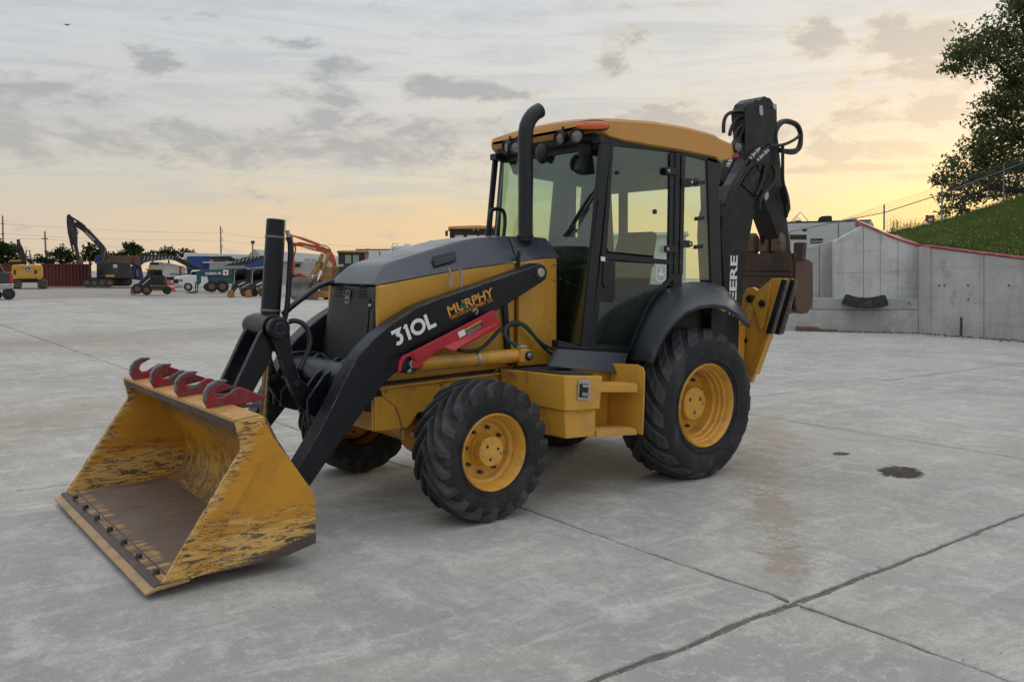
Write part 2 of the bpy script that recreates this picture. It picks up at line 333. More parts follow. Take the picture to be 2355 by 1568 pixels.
def bucket_mat(name, kind):
    """yellow paint scraped to pale primer and to dark steel, worn most towards the digging edge and the heel"""
    m = bpy.data.materials.new(name); m.use_nodes = True; t = NT(m.node_tree); b = t.n['Principled BSDF']; oc = t.node('ShaderNodeTexCoord').outputs['Object']
    sep = t.node('ShaderNodeSeparateXYZ'); t.l.new(oc, sep.inputs[0]); X, Y, Z = sep.outputs
    if kind == 'back': g1 = t.mapping(oc, (5, 5, 1.6)); g2 = t.mapping(oc, (6, 6, 1.8), (.5, 0, 0)); hi = t.mr(Z, .52, .70); low = t.mr(Z, .50, .20)
    elif kind == 'floor': g1 = t.mapping(oc, (1.3, 6, 6)); g2 = t.mapping(oc, (1.6, 7, 7), (0, 0, .4)); hi = t.mr(X, 3.5, 3.9); low = t.mr(X, 3.6, 4.2)
    else: g1 = t.mapping(oc, (1.25, 7, 7), (0, -.30, 0)); g2 = t.mapping(oc, (1.4, 8, 8), (0, .55, 0)); hi = t.mr(t.math('ADD', Z, t.math('MULTIPLY', X, 1.53)), 6.42, 6.60); low = t.mr(Z, .46, .18)
    big = t.noise(oc, 2.4, 4, .6, .3); pat = t.noise(g1, 2.3, 8, .74, .9); ln1 = t.noise(g1, 3.0, 6, .66, .8); ln2 = t.noise(g2, 2.6, 6, .66, .9); blot = t.noise(g2, 5.0, 7, .74, .5)
    wear = t.math('ADD', t.math('MULTIPLY', t.math('MAXIMUM', low, hi), .34), t.math('MULTIPLY', t.math('SUBTRACT', big, .5), .6))
    yel = t.mix(t.mr(big, .35, .7), (.61, .285, .020), (.50, .21, .012))
    pale = t.mr(t.math('ADD', pat, t.math('MULTIPLY', wear, .70)), .58, .76)
    c = t.mix(t.math('MULTIPLY', pale, {'side': .80, 'back': .55, 'floor': .6}[kind]), yel, (.72, .47, .15))
    steel = t.mix(t.noise(oc, 5, 5, .6), (.095, .066, .052), (.215, .158, .125)) if kind == 'floor' else t.mix(t.noise(oc, 5, 5, .6), (.045, .032, .026), (.13, .092, .070))
    def lines(n, w): return t.mr(t.math('ADD', t.math('ABSOLUTE', t.math('SUBTRACT', n, .5)), t.math('MULTIPLY', wear, -.05)), w, w * .4)
    lm = t.mr(wear, -.04, .14); f = t.math('MULTIPLY', t.math('MAXIMUM', lines(ln1, .013), lines(ln2, .012)), t.math('MULTIPLY', lm, t.mr(blot, .46, .54)))
    f = t.math('MAXIMUM', f, t.mr(t.math('ADD', blot, t.math('MULTIPLY', wear, .16)), .685, .715))
    if kind == 'side' and 'inner' not in name: f = t.math('MAXIMUM', f, t.mr(t.math('ADD', t.math('ADD', Z, t.math('MULTIPLY', X, .28)), t.math('MULTIPLY', t.math('SUBTRACT', pat, .5), .30)), 1.205, 1.155))
    if kind == 'floor':
        keep = t.math('MAXIMUM', t.mr(X, 4.08, 4.16, 0, .22), t.mr(t.math('ABSOLUTE', Y), .80, 1.02, 0, .20))
        f = t.mr(t.math('SUBTRACT', t.noise(t.mapping(oc, (1.0, 5, 5)), 1.7, 8, .72, .6), keep), .14, .30)
    if kind == 'back': f = t.math('MAXIMUM', f, t.math('MULTIPLY', hi, t.mr(pat, .34, .50, .25, .92)))
    if kind == 'floor':
        sm = t.noise(t.mapping(oc, (.9, 5, 5), (0, 0, .12)), 2.4, 8, .72, .6); steel = t.mix(t.mr(sm, .42, .60, 0, .75), steel, (.17, .105, .065)); steel = t.mix(t.mr(sm, .56, .68, 0, .7), steel, (.36, .22, .11)); steel = t.mix(t.mr(sm, .46, .34, 0, .7), steel, (.055, .040, .034))
    if kind == 'back': f = t.math('MAXIMUM', f, t.math('MULTIPLY', t.mr(Z, .30, .14), t.mr(pat, .40, .56, .1, .8)))
    c = t.mix(f, c, steel)
    dust = t.mr(t.noise(oc, 1.4, 4, .6), .45, .7, 0, .35 if kind == 'floor' else .12); c = t.mix(dust, c, (.24, .20, .17))
    t.l.new(c, b.inputs['Base Color']); t.l.new(t.mr(f, 0, 1, .40, .62), b.inputs['Roughness'])
    bn = t.node('ShaderNodeBump'); bn.inputs['Strength'].default_value = .4; bn.inputs['Distance'].default_value = .006; bn.invert = True; t.l.new(t.math('ADD', f, t.math('MULTIPLY', pale, .4)), bn.inputs['Height']); t.l.new(bn.outputs[0], b.inputs['Normal'])
    return m
M['bucket_side'] = bucket_mat('scraped_bucket_side', 'side'); M['bucket_inner'] = bucket_mat('scraped_bucket_inner_side', 'side'); M['bucket_in'] = bucket_mat('scraped_bucket_back', 'back'); M['bucket_floor'] = bucket_mat('worn_bucket_floor', 'floor')
M['bucket_top'] = mat('scuffed_bucket_lip_yellow', (.55, .28, .07), .45, var=.15, vscale=8, dirt=(.2, .12, .06), dscale=7, damt=.6)
M['edge_steel'] = mat('worn_cutting_edge_steel', (.085, .062, .055), .5, .35, var=.25, vscale=9, dirt=(.36, .20, .08), dscale=6, damt=.25)
M['edge_tan'] = mat('scraped_tan_edge', (.42, .26, .12), .5, .1, var=.2, vscale=9, dirt=(.12, .10, .09), dscale=8, damt=.6)
def concrete_mat(name, base, dark, light, slab=True):
    m = bpy.data.materials.new(name); m.use_nodes = True; t = NT(m.node_tree); b = t.n['Principled BSDF']; oc = t.node('ShaderNodeTexCoord').outputs['Object']
    big = t.noise(oc, .42, 4, .6, .3); mid = t.noise(t.mapping(oc, (1, 1, 1), (0, 0, .4)), 2.4, 7, .70, .5); fine = t.noise(oc, 70, 4, .7)
    sw = t.noise(t.mapping(oc, (2.4, .5, 1), (0, 0, -.75)), 2.0, 7, .72, .8); sw2 = t.noise(t.mapping(oc, (.6, 3.2, 1), (0, 0, .25)), 1.6, 6, .70, .6)
    c = t.mix(t.mr(big, .32, .68), dark, base); c = t.mix(t.mr(mid, .46, .66, 0, .62), c, light); c = t.mix(t.mr(sw, .50, .64, 0, .55), c, dark); c = t.mix(t.mr(sw2, .52, .66, 0, .5), c, light)
    c = t.mix(t.mr(t.noise(oc, .9, 5, .62, .5), .52, .72, 0, .40), c, (light[0] * .92, light[1] * .84, light[2] * .70))
    gr_ = t.noise(oc, 14, 7, .80, .4); c = t.mix(t.mr(gr_, .51, .60, 0, .50), c, dark); c = t.mix(t.mr(gr_, .46, .38, 0, .42), c, light)
    sc = t.noise(t.mapping(oc, (9, 1.1, 1), (0, 0, -.62)), 2.6, 6, .74, .4); c = t.mix(t.mr(sc, .60, .68, 0, .45), c, light); sc2 = t.noise(t.mapping(oc, (1.0, 8, 1), (0, 0, .35)), 2.4, 6, .74, .4); c = t.mix(t.mr(sc2, .60, .68, 0, .45), c, tuple(x * .8 for x in dark))
    c = t.mix(t.mr(fine, .42, .62, 0, .38), c, tuple(x * .85 for x in dark)); c = t.mix(t.mr(t.noise(oc, 48, 3, .7), .62, .70, 0, .45), c, light)
    if slab:
        spec = t.voro(oc, 16); c = t.mix(t.mr(t.math('ADD', spec, t.math('MULTIPLY', t.noise(oc, 1.1, 3), .5)), .30, .24, 0, .7), c, (.62, .62, .60))
        dsp = t.voro(t.mapping(oc, (1, 1, 1), (0, 0, 0), (3.3, 1.7, 0)), 5.5); c = t.mix(t.mr(dsp, .035, .02, 0, .75), c, (.06, .055, .05))
        # brown spill trail and the oil spot, with ragged shapes of their own
        wob = t.noise(oc, 7.0, 7, .75, .5)
        tan = (.30, .215, .135)
        for (cx, cy, sx, sy, rot, colr, k) in [(.35, 1.90, .75, .20, .72, tan, .50), (1.22, 2.60, .42, .14, .72, (.27, .18, .11), .5), (-.75, 1.0, .9, .28, .72, tan, .42), (-2.2, .1, 1.2, .30, .75, tan, .42), (-3.4, 2.2, 1.3, .5, .3, tan, .25),
                                               (-1.56, 1.84, .22, .16, .5, (.030, .027, .026), 1.0), (-1.85, 1.13, .09, .06, 0, (.05, .043, .04), .95), (3.4, -5.0, 2.2, 1.2, .3, tan, .35), (1, -16, 6, 3, .2, tan, .35)]:
            q = t.mapping(t.mapping(oc, (1, 1, 0), (0, 0, 0), (-cx, -cy, 0)), (1, 1, 1), (0, 0, -rot)); q = t.vmath('MULTIPLY', q, (1 / sx, 1 / sy, 0)); r = t.vmath('LENGTH', q)
            f = t.mr(t.math('ADD', r, t.math('MULTIPLY', t.math('SUBTRACT', wob, .5), 4.5 if k < .9 else 2.2)), 1.25, .35 if k < .9 else .92, 0, k); c = t.mix(f, c, colr)
    t.l.new(c, b.inputs['Base Color']); t.l.new(t.mr(mid, .3, .7, .75, .95), b.inputs['Roughness']); b.inputs['Specular IOR Level'].default_value = .22
    bn = t.node('ShaderNodeBump'); bn.inputs['Strength'].default_value = .35; bn.inputs['Distance'].default_value = .008
    t.l.new(t.math('ADD', t.math('MULTIPLY', t.math('ADD', mid, sw), .6), t.math('MULTIPLY', fine, .30)), bn.inputs['Height']); t.l.new(bn.outputs[0], b.inputs['Normal'])
    return m
M['slab'] = concrete_mat('worn_yard_concrete', (.47, .452, .415), (.325, .316, .295), (.64, .61, .55), True)
M['joint'] = mat('joint_dirt', (.15, .135, .112), .9, var=.4, vscale=30, bump=.8, bscale=60)
M['gravel'] = mat('far_gravel', (.30, .27, .23), .9, var=.25, vscale=2, dirt=(.20, .17, .13), dscale=.3, damt=.7, bump=.5, bscale=12)
def wall_mat(name, base):
    m = bpy.data.materials.new(name); m.use_nodes = True; t = NT(m.node_tree); b = t.n['Principled BSDF']; oc = t.node('ShaderNodeTexCoord').outputs['Object']
    st = t.noise(t.mapping(oc, (2.4, 2.4, .28)), 1.6, 6, .65, .3); big = t.noise(oc, .7, 5, .6); fine = t.noise(oc, 14, 5, .7)
    d = tuple(x * .60 for x in base); l = tuple(min(1, x * 1.28) for x in base)
    c = t.mix(t.mr(st, .44, .70, 0, .55), base, d); c = t.mix(t.mr(big, .45, .7, 0, .7), c, l); c = t.mix(t.mr(fine, .5, .8, 0, .35), c, d)
    sp_ = t.node('ShaderNodeSeparateXYZ'); t.l.new(oc, sp_.inputs[0]); ban = t.noise(t.mapping(oc, (.25, .25, 3.0)), 1.4, 4, .6, .2); c = t.mix(t.mr(ban, .54, .66, 0, .35), c, d)
    c = t.mix(t.math('MULTIPLY', t.mr(t.noise(oc, 2.0, 6, .7, .4), .50, .64), .5), c, tuple(x * .7 for x in base))
    t.l.new(c, b.inputs['Base Color']); b.inputs['Roughness'].default_value = .85
    bn = t.node('ShaderNodeBump'); bn.inputs['Strength'].default_value = .3; bn.inputs['Distance'].default_value = .02; t.l.new(fine, bn.inputs['Height']); t.l.new(bn.outputs[0], b.inputs['Normal'])
    return m
M['wall'] = wall_mat('poured_concrete_wall', (.41, .405, .385)); M['wall_light'] = wall_mat('pale_poured_concrete', (.54, .535, .52))
# ------------------------------------------------------------------ ground: base sheet, far gravel, concrete slabs with ragged joints
def sheet(name, m, pts, z): return struct(MB().add([(x, y, z) for x, y in pts], [tuple(range(len(pts)))]).build(name, m))
sheet('ground', M['gravel'], [(-900, -900), (900, -900), (900, 900), (-900, 900)], -.060)
yard = sheet('concrete_yard', M['joint'], [(-40, -46.4), (22, -46.4), (22, 13), (-40, 13)], -.011)
XJ = [21, 16.2, 11.4, 6.58, 1.76, -3.05, -7.86, -12.65, -17.45, -22.3, -27.1]; YJ = [12.4, 7.7, 3.02, -1.65, -6.32, -11.0, -15.7, -20.3, -25.0, -29.7, -34.4, -39.0, -43.7, -46.3]
def ragged(p, axis, amp):
    """offset of a joint edge at p, the same wander on both sides of the joint"""
    w = noise.noise(V((p[0] * .9, p[1] * .9, 1.3))) * .020 + noise.noise(V((p[0] * 4.2, p[1] * 4.2, 2.3))) * .014 + noise.noise(V((p[0] * 11, p[1] * 11, 3.3))) * .006
    c = noise.noise(V((p[0] * 4.5, p[1] * 4.5, 4.0 + axis))) * .012 + noise.noise(V((p[0] * 19, p[1] * 19, 9.0 + axis))) * .006
    return w, c * amp
def slab(x0, x1, y0, y1, near):
    step = .045 if near else .6; pts = []; ring = []
    wide = lambda p: (.006 if near else .020) + .008 * max(0, noise.noise(V((p[0] * .8, p[1] * .8, 7)))) + (.005 if near and abs(p[1] - 3.02) < .1 else 0)
    def edge(a, b, nrm, axis):
        L = math.hypot(b[0] - a[0], b[1] - a[1]); n = max(2, int(L / step))
        for i in range(n):
            u = i / n; p = (a[0] + (b[0] - a[0]) * u, a[1] + (b[1] - a[1]) * u); w, c = ragged(p, axis + nrm[0] * 3 + nrm[1] * 5, 1.0 if near else 0)
            k = min(1, u * n / 3, (n - i) / 3); g = wide(p) + abs(c) * 1.3
            ring.append((p[0] - nrm[0] * g + (w * abs(nrm[0])) * k, p[1] - nrm[1] * g + (w * abs(nrm[1])) * k, nrm, g))
    edge((x0, y0), (x1, y0), (0, -1), 0); edge((x1, y0), (x1, y1), (1, 0), 1); edge((x1, y1), (x0, y1), (0, 1), 0); edge((x0, y1), (x0, y0), (-1, 0), 1)
    n = len(ring); dz = random.uniform(-.0015, .0015); top = []; mid = []; bot = []
    for i, (x, y, nr, g) in enumerate(ring):
        s = .003 + .014 * abs(noise.noise(V((x * 8, y * 8, 2.2)))) if near else .004
        top.append((x - nr[0] * s, y - nr[1] * s, dz)); mid.append((x, y, dz - .004 - (.003 * abs(noise.noise(V((x * 12, y * 12, 5))))))); bot.append((x + nr[0] * .001, y + nr[1] * .001, -.05))
    m = MB(); m.add(top + mid + bot, [tuple(range(n))] + [(i, n + i, n + (i + 1) % n, (i + 1) % n) for i in range(n)] + [(n + i, 2 * n + i, 2 * n + (i + 1) % n, n + (i + 1) % n) for i in range(n)])
    return m.build('slab', M['slab'], yard)
for i in range(len(XJ) - 1):
    for j in range(len(YJ) - 1):
        x1, x0 = XJ[i], XJ[i + 1]; y1, y0 = YJ[j], YJ[j + 1]
        c = V(((x0 + x1) / 2, (y0 + y1) / 2, 0)) - CAM; dep = c.dot(FW)
        if dep < -4 or abs(c.dot(RT)) > max(dep, 0) * .72 + 7: continue
        slab(x0, x1, y0, y1, dep < 17)
# loose grit and pebbles lying on the slabs and in the joints
pb = MB()
for k in range(3200):
    x, y = random.uniform(-6, 5), random.uniform(-5, 4.6)
    if random.random() < .72: 
        if random.random() < .5: y = random.choice((3.02, -1.65)) + random.gauss(0, .022)
        else: x = random.choice((1.76, -3.05)) + random.gauss(0, .022)
    r = random.uniform(.0015, .006); z = -.010 if min(abs(x - 1.76), abs(y - 3.02), abs(y + 1.65)) < .015 else .001
    pb.add([(x + r * math.cos(a) * random.uniform(.7, 1.2), y + r * math.sin(a) * random.uniform(.7, 1.2), z) for a in (0, 1.3, 2.5, 3.8, 5)] + [(x, y, z + r * random.uniform(.7, 1.3))], [(i, (i + 1) % 5, 5) for i in range(5)])
gr = pb.build('loose_grit', mat('pale_grit', (.36, .34, .31), .9, var=.4, vscale=40)); gr['kind'] = 'stuff'; gr['label'] = 'small pale grit scattered over the concrete and its joints'; gr['category'] = 'grit'
# ------------------------------------------------------------------ the backhoe loader (its left side faces the camera; +X is its front)
BL = tag(empty('backhoe_loader'), 'large yellow and charcoal backhoe loader with scraped front bucket parked on the concrete', 'backhoe loader')
ZU3 = V((0, 0, 1))
def xz(pts, Y): return [V((x, Y, z)) for x, z in pts]
def pxy(pts, Y): return [PY(a, b, Y) for a, b in pts]
def plate(name, m, pts, y0, y1, parent=BL, bevel=.006, px=True, at=None):
    """plate lying in the XZ plane; pts are picture points on the plane y0 (px) or x,z pairs"""
    poly = pxy(pts, y0) if px else xz(pts, y0)
    return MB().prism(poly, (0, y1 - y0, 0)).build(name, m, parent, bevel)
def disc(name, m, c, r, y0, y1, parent=BL, bevel=.004, n=24):
    return MB().cyl((c[0], y0, c[1]), (c[0], y1, c[1]), r, n=n).build(name, m, parent, bevel)
# ---- wheels
def tyre_mesh(R, w, rb, nl, lug_h, lug_w, sweep, flat, worn=False):
    h = w / 2; m = MB()
    rc = R - lug_h
    prof = [(rb - .01, -h * .62), (rb, -h * .80), (rb + (rc - rb) * .25, -h * .95), (rb + (rc - rb) * .5, -h), (rb + (rc - rb) * .78, -h * .97), (rc - .025, -h * .88), (rc - .006, -h * .68), (rc, -h * .3), (rc, h * .3), (rc - .006, h * .68), (rc - .025, h * .88),
            (rb + (rc - rb) * .78, h * .97), (rb + (rc - rb) * .5, h), (rb + (rc - rb) * .25, h * .95), (rb, h * .80), (rb - .01, h * .62)]
    if worn: prof = [(rb - .01, -h * .62), (rb, -h * .80), (rb + (rc - rb) * .25, -h * .95), (rb + (rc - rb) * .5, -h), (rb + (rc - rb) * .72, -h * .965), (rc - .045, -h * .87), (rc - .016, -h * .70), (rc - .003, -h * .45), (rc, -h * .2), (rc, h * .2), (rc - .003, h * .45), (rc - .016, h * .70), (rc - .045, h * .87), (rb + (rc - rb) * .72, h * .965), (rb + (rc - rb) * .5, h), (rb + (rc - rb) * .25, h * .95), (rb, h * .80), (rb - .01, h * .62)]
    m.lathe(prof, (0, 0, 0), (0, 1, 0), 72)
    ring = [(rb + (rc - rb) * .18, h * .93), (rb + (rc - rb) * .20, h * .975), (rb + (rc - rb) * .24, h * .965)]
    m.lathe(ring, (0, 0, 0), (0, 1, 0), 72)
    car = m.v, m.f, m.smooth
    L = MB()
    for side in (-1, 1):
        for k in range(nl):
            a0 = 2 * PI * (k + (.5 if side > 0 else 0)) / nl + random.uniform(-.01, .01); rows = []
            # (across, top radius, base radius, half width, angle)
            st = [(-.06, R, rc - .01, .75), (.22, R, rc - .01, .9), (.55, R - .002, rc - .014, 1.0), (.84, R - .007, rc - .03, 1.05), (.97, R - .022, rc - .055, 1.0), (1.0, R - .05, rc - .07, .9)]
            if worn: st = [(-.06, R, rc - .01, .8), (.22, R, rc - .01, .95), (.52, R - .006, rc - .02, 1.1), (.76, R - .022, rc - .045, 1.2), (.90, R - .056, rc - .08, 1.2), (.955, R - .10, rc - .12, 1.0)]
            wear = 1 - random.uniform(0, .12)
            for u, rt, rbm, kw in st:
                y = side * u * h; am = a0 + sweep * (min(u, 1.0) - .5)
                hw = lug_w * kw / R
                rt2 = rbm + (rt - rbm) * wear
                def pt(a, r, yy): return V((r * math.sin(a), yy, r * math.cos(a)))
                inn = side * (.97 if u > 1 else 1) * abs(u) * h if u > 0 else y
                rows.append([pt(am - hw * 1.35, rbm, inn), pt(am - hw * .85, rt2, y), pt(am + hw * .85, rt2, y), pt(am + hw * 1.35, rbm, inn)])
            L.ring_loft(rows, smooth=False)
    def squash(vs):
        out = []
        for v in vs:
            x, y, z = v
            if z < -flat: y = y * (1 + .25 * (-flat - z) / .03); z = -flat + random.uniform(-.001, .001)
            elif z < -flat * .72: y = y * (1 + .04 * (-z - flat * .72) / (flat * .28))
            out.append((x, y, z))
        return out
    m.v = squash(m.v); L.v = squash(L.v)
    return m, L
def rim_mesh(rf, prof_in, hub_r, hub_y0, hub_y1):
    m = MB(); m.lathe([(rf * .96, -.22), (rf * 1.02, -.02), (rf * 1.03, 0), (rf * .995, .012), (rf * .975, 0)] + prof_in + [(hub_r * .9, hub_y0)], (0, 0, 0), (0, 1, 0), 56)
    return m
def wheel(name, c, side, tyre, rim, hub_r, hub_y0, hub_y1, bolt_r, nb, yflange, rot=0.0, holes=3, lug_nuts=True):
    """c: hub position at the rim flange plane; the outer face looks to side*Y"""
    S = Matrix.Translation(V(c)) @ Matrix.Rotation(rot, 4, 'Y') @ Matrix.Diagonal((1, side, 1, 1)); S0 = Matrix.Translation(V(c)) @ Matrix.Diagonal((1, side, 1, 1))
    def put(m, nm, mt, par, mtx=S, bev=0.0):
        q = MB(); q.v = [tuple(mtx @ V(v)) for v in m.v]; q.f = m.f; q.smooth = m.smooth; return q.build(nm, mt, par, bev)
    rimo = put(rim, 'rim', M['wheel_yellow'], BL); rimo.name = name
    car, lug = tyre
    sh = lambda mm: (lambda q: (setattr(q, 'v', [(v[0], v[1] + yflange, v[2]) for v in mm.v]), setattr(q, 'f', mm.f), setattr(q, 'smooth', mm.smooth), q)[-1])(MB())
    put(sh(car), 'tyre', M['rubber'], rimo, S0); put(sh(lug), 'tread_lugs', M['rubber_lug'], rimo, S0)
    h = MB().lathe([(hub_r * 1.12, hub_y0), (hub_r * 1.08, hub_y0 + .02), (hub_r, hub_y0 + .03), (hub_r * .985, hub_y1 - .006), (hub_r * .93, hub_y1), (.0, hub_y1)], (0, 0, 0), (0, 1, 0), 36)
    put(h, 'hub', M['wheel_yellow'], rimo)
    for k in range(holes):
        a = 2 * PI * k / holes + .5; q = MB().cyl((hub_r * .52 * math.sin(a), hub_y1 - .01, hub_r * .52 * math.cos(a)), (hub_r * .52 * math.sin(a), hub_y1 + .002, hub_r * .52 * math.cos(a)), hub_r * .11, n=12)
        put(q, 'hub_recess', M['rust'], rimo)
    a = 4.2; q = MB().cyl((hub_r * .78 * math.sin(a), hub_y1 - .01, hub_r * .78 * math.cos(a)), (hub_r * .78 * math.sin(a), hub_y1 + .009, hub_r * .78 * math.cos(a)), hub_r * .09, n=8); put(q, 'drain_plug', M['steel'], rimo)
    for k in range(nb):
        a = 2 * PI * k / nb + .3; q = MB().cyl((bolt_r * math.sin(a), hub_y0 - .01, bolt_r * math.cos(a)), (bolt_r * math.sin(a), hub_y0 + .032, bolt_r * math.cos(a)), .013, n=6); put(q, 'lug_nut', M['rust'], rimo)
FR, RR = .470, .625
tf = tyre_mesh(FR, .325, .242, 19, .034, .024, .66, .464); tr_ = tyre_mesh(RR, .50, .318, 19, .018, .056, .52, .594, True)
rf_ = rim_mesh(.252, [(.236, -.012), (.231, -.045), (.222, -.055), (.218, -.085), (.196, -.100), (.190, -.118), (.186, -.13), (.15, -.135)], .10, -.135, -.03)
rr_ = rim_mesh(.332, [(.312, -.015), (.306, -.05), (.292, -.06), (.290, -.09), (.278, -.10), (.276, -.135), (.262, -.15), (.258, -.20), (.245, -.225), (.20, -.235)], .138, -.235, -.12)
for s, nm in ((1, 'front_wheel'), (-1, 'front_wheel')):
    wheel(nm, (2.13, s * 1.015, .464), s, tf, rf_, .100, -.135, -.03, .150, 8, -.145, .3)
for s, nm in ((1, 'rear_wheel'), (-1, 'rear_wheel')):
    wheel(nm, (0, s * 1.0255, .594), s, tr_, rr_, .138, -.235, -.12, .200, 10, -.215, .5)
# ---- chassis
MB().hexa([V(p) for p in ((-1.05, -.33, .52), (2.45, -.33, .62), (2.45, .33, .62), (-1.05, .33, .52), (-1.05, -.33, 1.05), (2.50, -.33, 1.0), (2.50, .33, 1.0), (-1.05, .33, 1.05))]).build('chassis', M['trim'], BL)  # chassis as one solid dark block, shaped so no light comes through
MB().hexa([V(p) for p in ((-.55, -.30, .36), (1.75, -.30, .40), (1.75, .30, .40), (-.55, .30, .36), (-.55, -.32, .62), (1.75, -.32, .66), (1.75, .32, .66), (-.55, .32, .62))]).build('underside_light_block', M['trim'], BL, .02)  # added block, keeps light out to deepen the shade under the machine
MB().cyl((1.7, 0, .46), (2.13, 0, .45), .05).build('drive_shaft', M['trim'], BL)
ax = MB(); ax.cyl((2.13, -.86, .46), (2.13, -.55, .46), .10, .085); ax.cyl((2.13, -.55, .45), (2.13, .55, .45), .085); ax.cyl((2.13, .55, .46), (2.13, .86, .46), .085, .10); ax.sphere((2.13, .1, .45), .15, 14, 8)
ax.build('front_axle', M['yellow'], BL)
MB().cyl((2.22, .10, .47), (2.22, .62, .47), .035).build('steering_cylinder', M['yellow'], BL); MB().cyl((2.22, .62, .47), (2.22, .78, .47), .016).build('steering_rod', M['chrome'], BL)
ax = MB(); ax.cyl((0, -.85, .594), (0, .85, .594), .13); ax.sphere((0, 0, .594), .26, 14, 8); ax.build('rear_axle', M['trim'], BL)
for s in (1, -1):
    Y = .42 * s; y2 = .36 * s
    plate('frame_rail', M['yellow'], [(2.64, .853), (1.63, .893), (1.45, .89), (1.40, .50), (1.85, .50), (1.95, .60), (2.08, .672), (2.287, .668), (2.347, .665), (2.389, .605), (2.434, .567), (2.468, .575), (2.485, .64), (2.52, .72), (2.62, .80)], Y, y2, px=False)
    plate('front_bracket', M['yellow'], [(2.628, .80), (2.53, .722), (2.495, .64), (2.478, .568), (2.683, .569), (2.69, .80)], Y + .004 * s, y2, px=False)
    plate('ledge', M['trim'], [(2.64, .882), (1.69, .918), (1.69, .900), (2.64, .861)], Y - .02 * s, y2 - .05 * s, px=False)
    plate('ledge_flange', M['yellow'], [(2.66, .866), (1.62, .905), (1.62, .892), (2.66, .852)], Y + .03 * s, y2, px=False, bevel=.002)
MB().hexa([V(p) for p in ((2.64, -.41, .57), (2.70, -.41, .57), (2.70, .41, .57), (2.64, .41, .57), (2.64, -.41, .78), (2.70, -.41, .78), (2.70, .41, .78), (2.64, .41, .78))]).build('front_crossmember', M['yellow'], BL, .01)
MB().box((2.58, -.40, .70), (2.73, .40, .86)).build('front_counter_block', M['trim'], BL, .01)
# ---- engine hood
def hood_section(X, zl, zu, wl, wu, crown):
    pts = [(-wl, zl), (-wl + (wl - wu) * .82, zl + (zu - zl) * .86), (-wl + (wl - wu) * .93, zu - (zu - zl) * .04), (-wu, zu)] + [(-wu + 2 * wu * i / 8, zu + crown * (1 - (2 * i / 8 - 1) ** 2)) for i in range(1, 8)] + [(wu, zu), (wl - (wl - wu) * .93, zu - (zu - zl) * .04), (wl - (wl - wu) * .82, zl + (zu - zl) * .86), (wl, zl)]
    return [V((X, y, z)) for y, z in pts]
zlow = lambda X: 1.542 + (2.637 - X) * (.111 / .638) if X > 1.999 else 1.653 + (1.999 - X) * (.114 / .919)
secs = [(2.632, 1.548, .352, .335, .0), (2.612, 1.572, .358, .315, .001), (2.575, 1.618, .362, .280, .002), (2.535, 1.660, .366, .250, .003), (2.505, 1.682, .368, .238, .004), (2.46, 1.698, .369, .236, .006), (2.24, 1.763, .370, .238, .008), (1.95, 1.846, .372, .240, .010), (1.84, 1.872, .373, .242, .010), (1.74, 1.887, .374, .244, .010), (1.60, 1.900, .375, .246, .010), (1.455, 1.909, .375, .248, .010)]
MB().ring_loft([hood_section(X, zlow(X) if X < 2.62 else 1.54, zu, wl, wu, c) for X, zu, wl, wu, c in secs], smooth=True).build('engine_hood', M['hood'], BL, angle=17)
cw = [(1.448, 1.910, .385, .255, .010), (1.20, 1.914, .39, .28, .010), (1.115, 1.908, .40, .30, .01), (1.085, 1.86, .41, .33, .01), (1.065, 1.80, .41, .36, .005)]
cowl = MB().ring_loft([hood_section(X, zlow(X) - .004, zu, wl, wu, c) for X, zu, wl, wu, c in cw], smooth=True).build('hood_cowl', M['hood'], BL, angle=17)
for s in (1, -1):
    plate('side_panel', M['yellow'], [(2.632, 1.536), (1.999, 1.648), (1.46, 1.716), (1.46, .925), (2.60, .885), (2.645, 1.05)], .366 * s, .33 * s, px=False, bevel=.012)
    plate('cowl_panel', M['yellow'], [(1.445, 1.716), (1.072, 1.764), (1.055, 1.05), (1.09, .93), (1.445, .93)], .392 * s, .33 * s, px=False, bevel=.012)
    plate('tower_panel', M['yellow'], [(1.452, 1.62), (1.40, 1.69), (1.25, 1.70), (1.17, 1.62), (1.19, 1.35), (1.28, 1.12), (1.36, 1.06), (1.452, 1.10)], .400 * s, .37 * s, px=False, bevel=.008)
    plate('support_strap', M['trim'], [(1.60, 1.42), (1.555, 1.42), (1.52, 1.06), (1.47, .96), (1.52, .94), (1.56, 1.02)], .40 * s, .372 * s, px=False, bevel=.004)
    plate('inner_recess', M['trim'], [(1.935, 1.40), (1.70, 1.47), (1.72, 1.38), (1.93, 1.34)], .371 * s, .365 * s, px=False, bevel=0)
    for bx, bz in ((2.06, 1.405), (2.13, 1.385)): disc('panel_bolt', M['steel'], (bx, bz), .009, .366 * s, .376 * s, bevel=0, n=10)
    for bx, bz in ((1.10, 1.70), (1.10, 1.58)): disc('panel_bolt', M['trim'], (bx, bz), .007, .392 * s, .396 * s, bevel=0, n=10)
MB().cyl((1.452, .385, 1.62), (1.452, .392, 1.80), .014, n=8).build('hood_seam_strap', M['trim'], BL)
# little grab irons on the arm
for X in (2.02, 2.11): MB().tube([(X, .46, 1.53), (X - .005, .46, 1.60), (X + .02, .46, 1.665)], .009).build('grab_iron', M['steel'], BL)
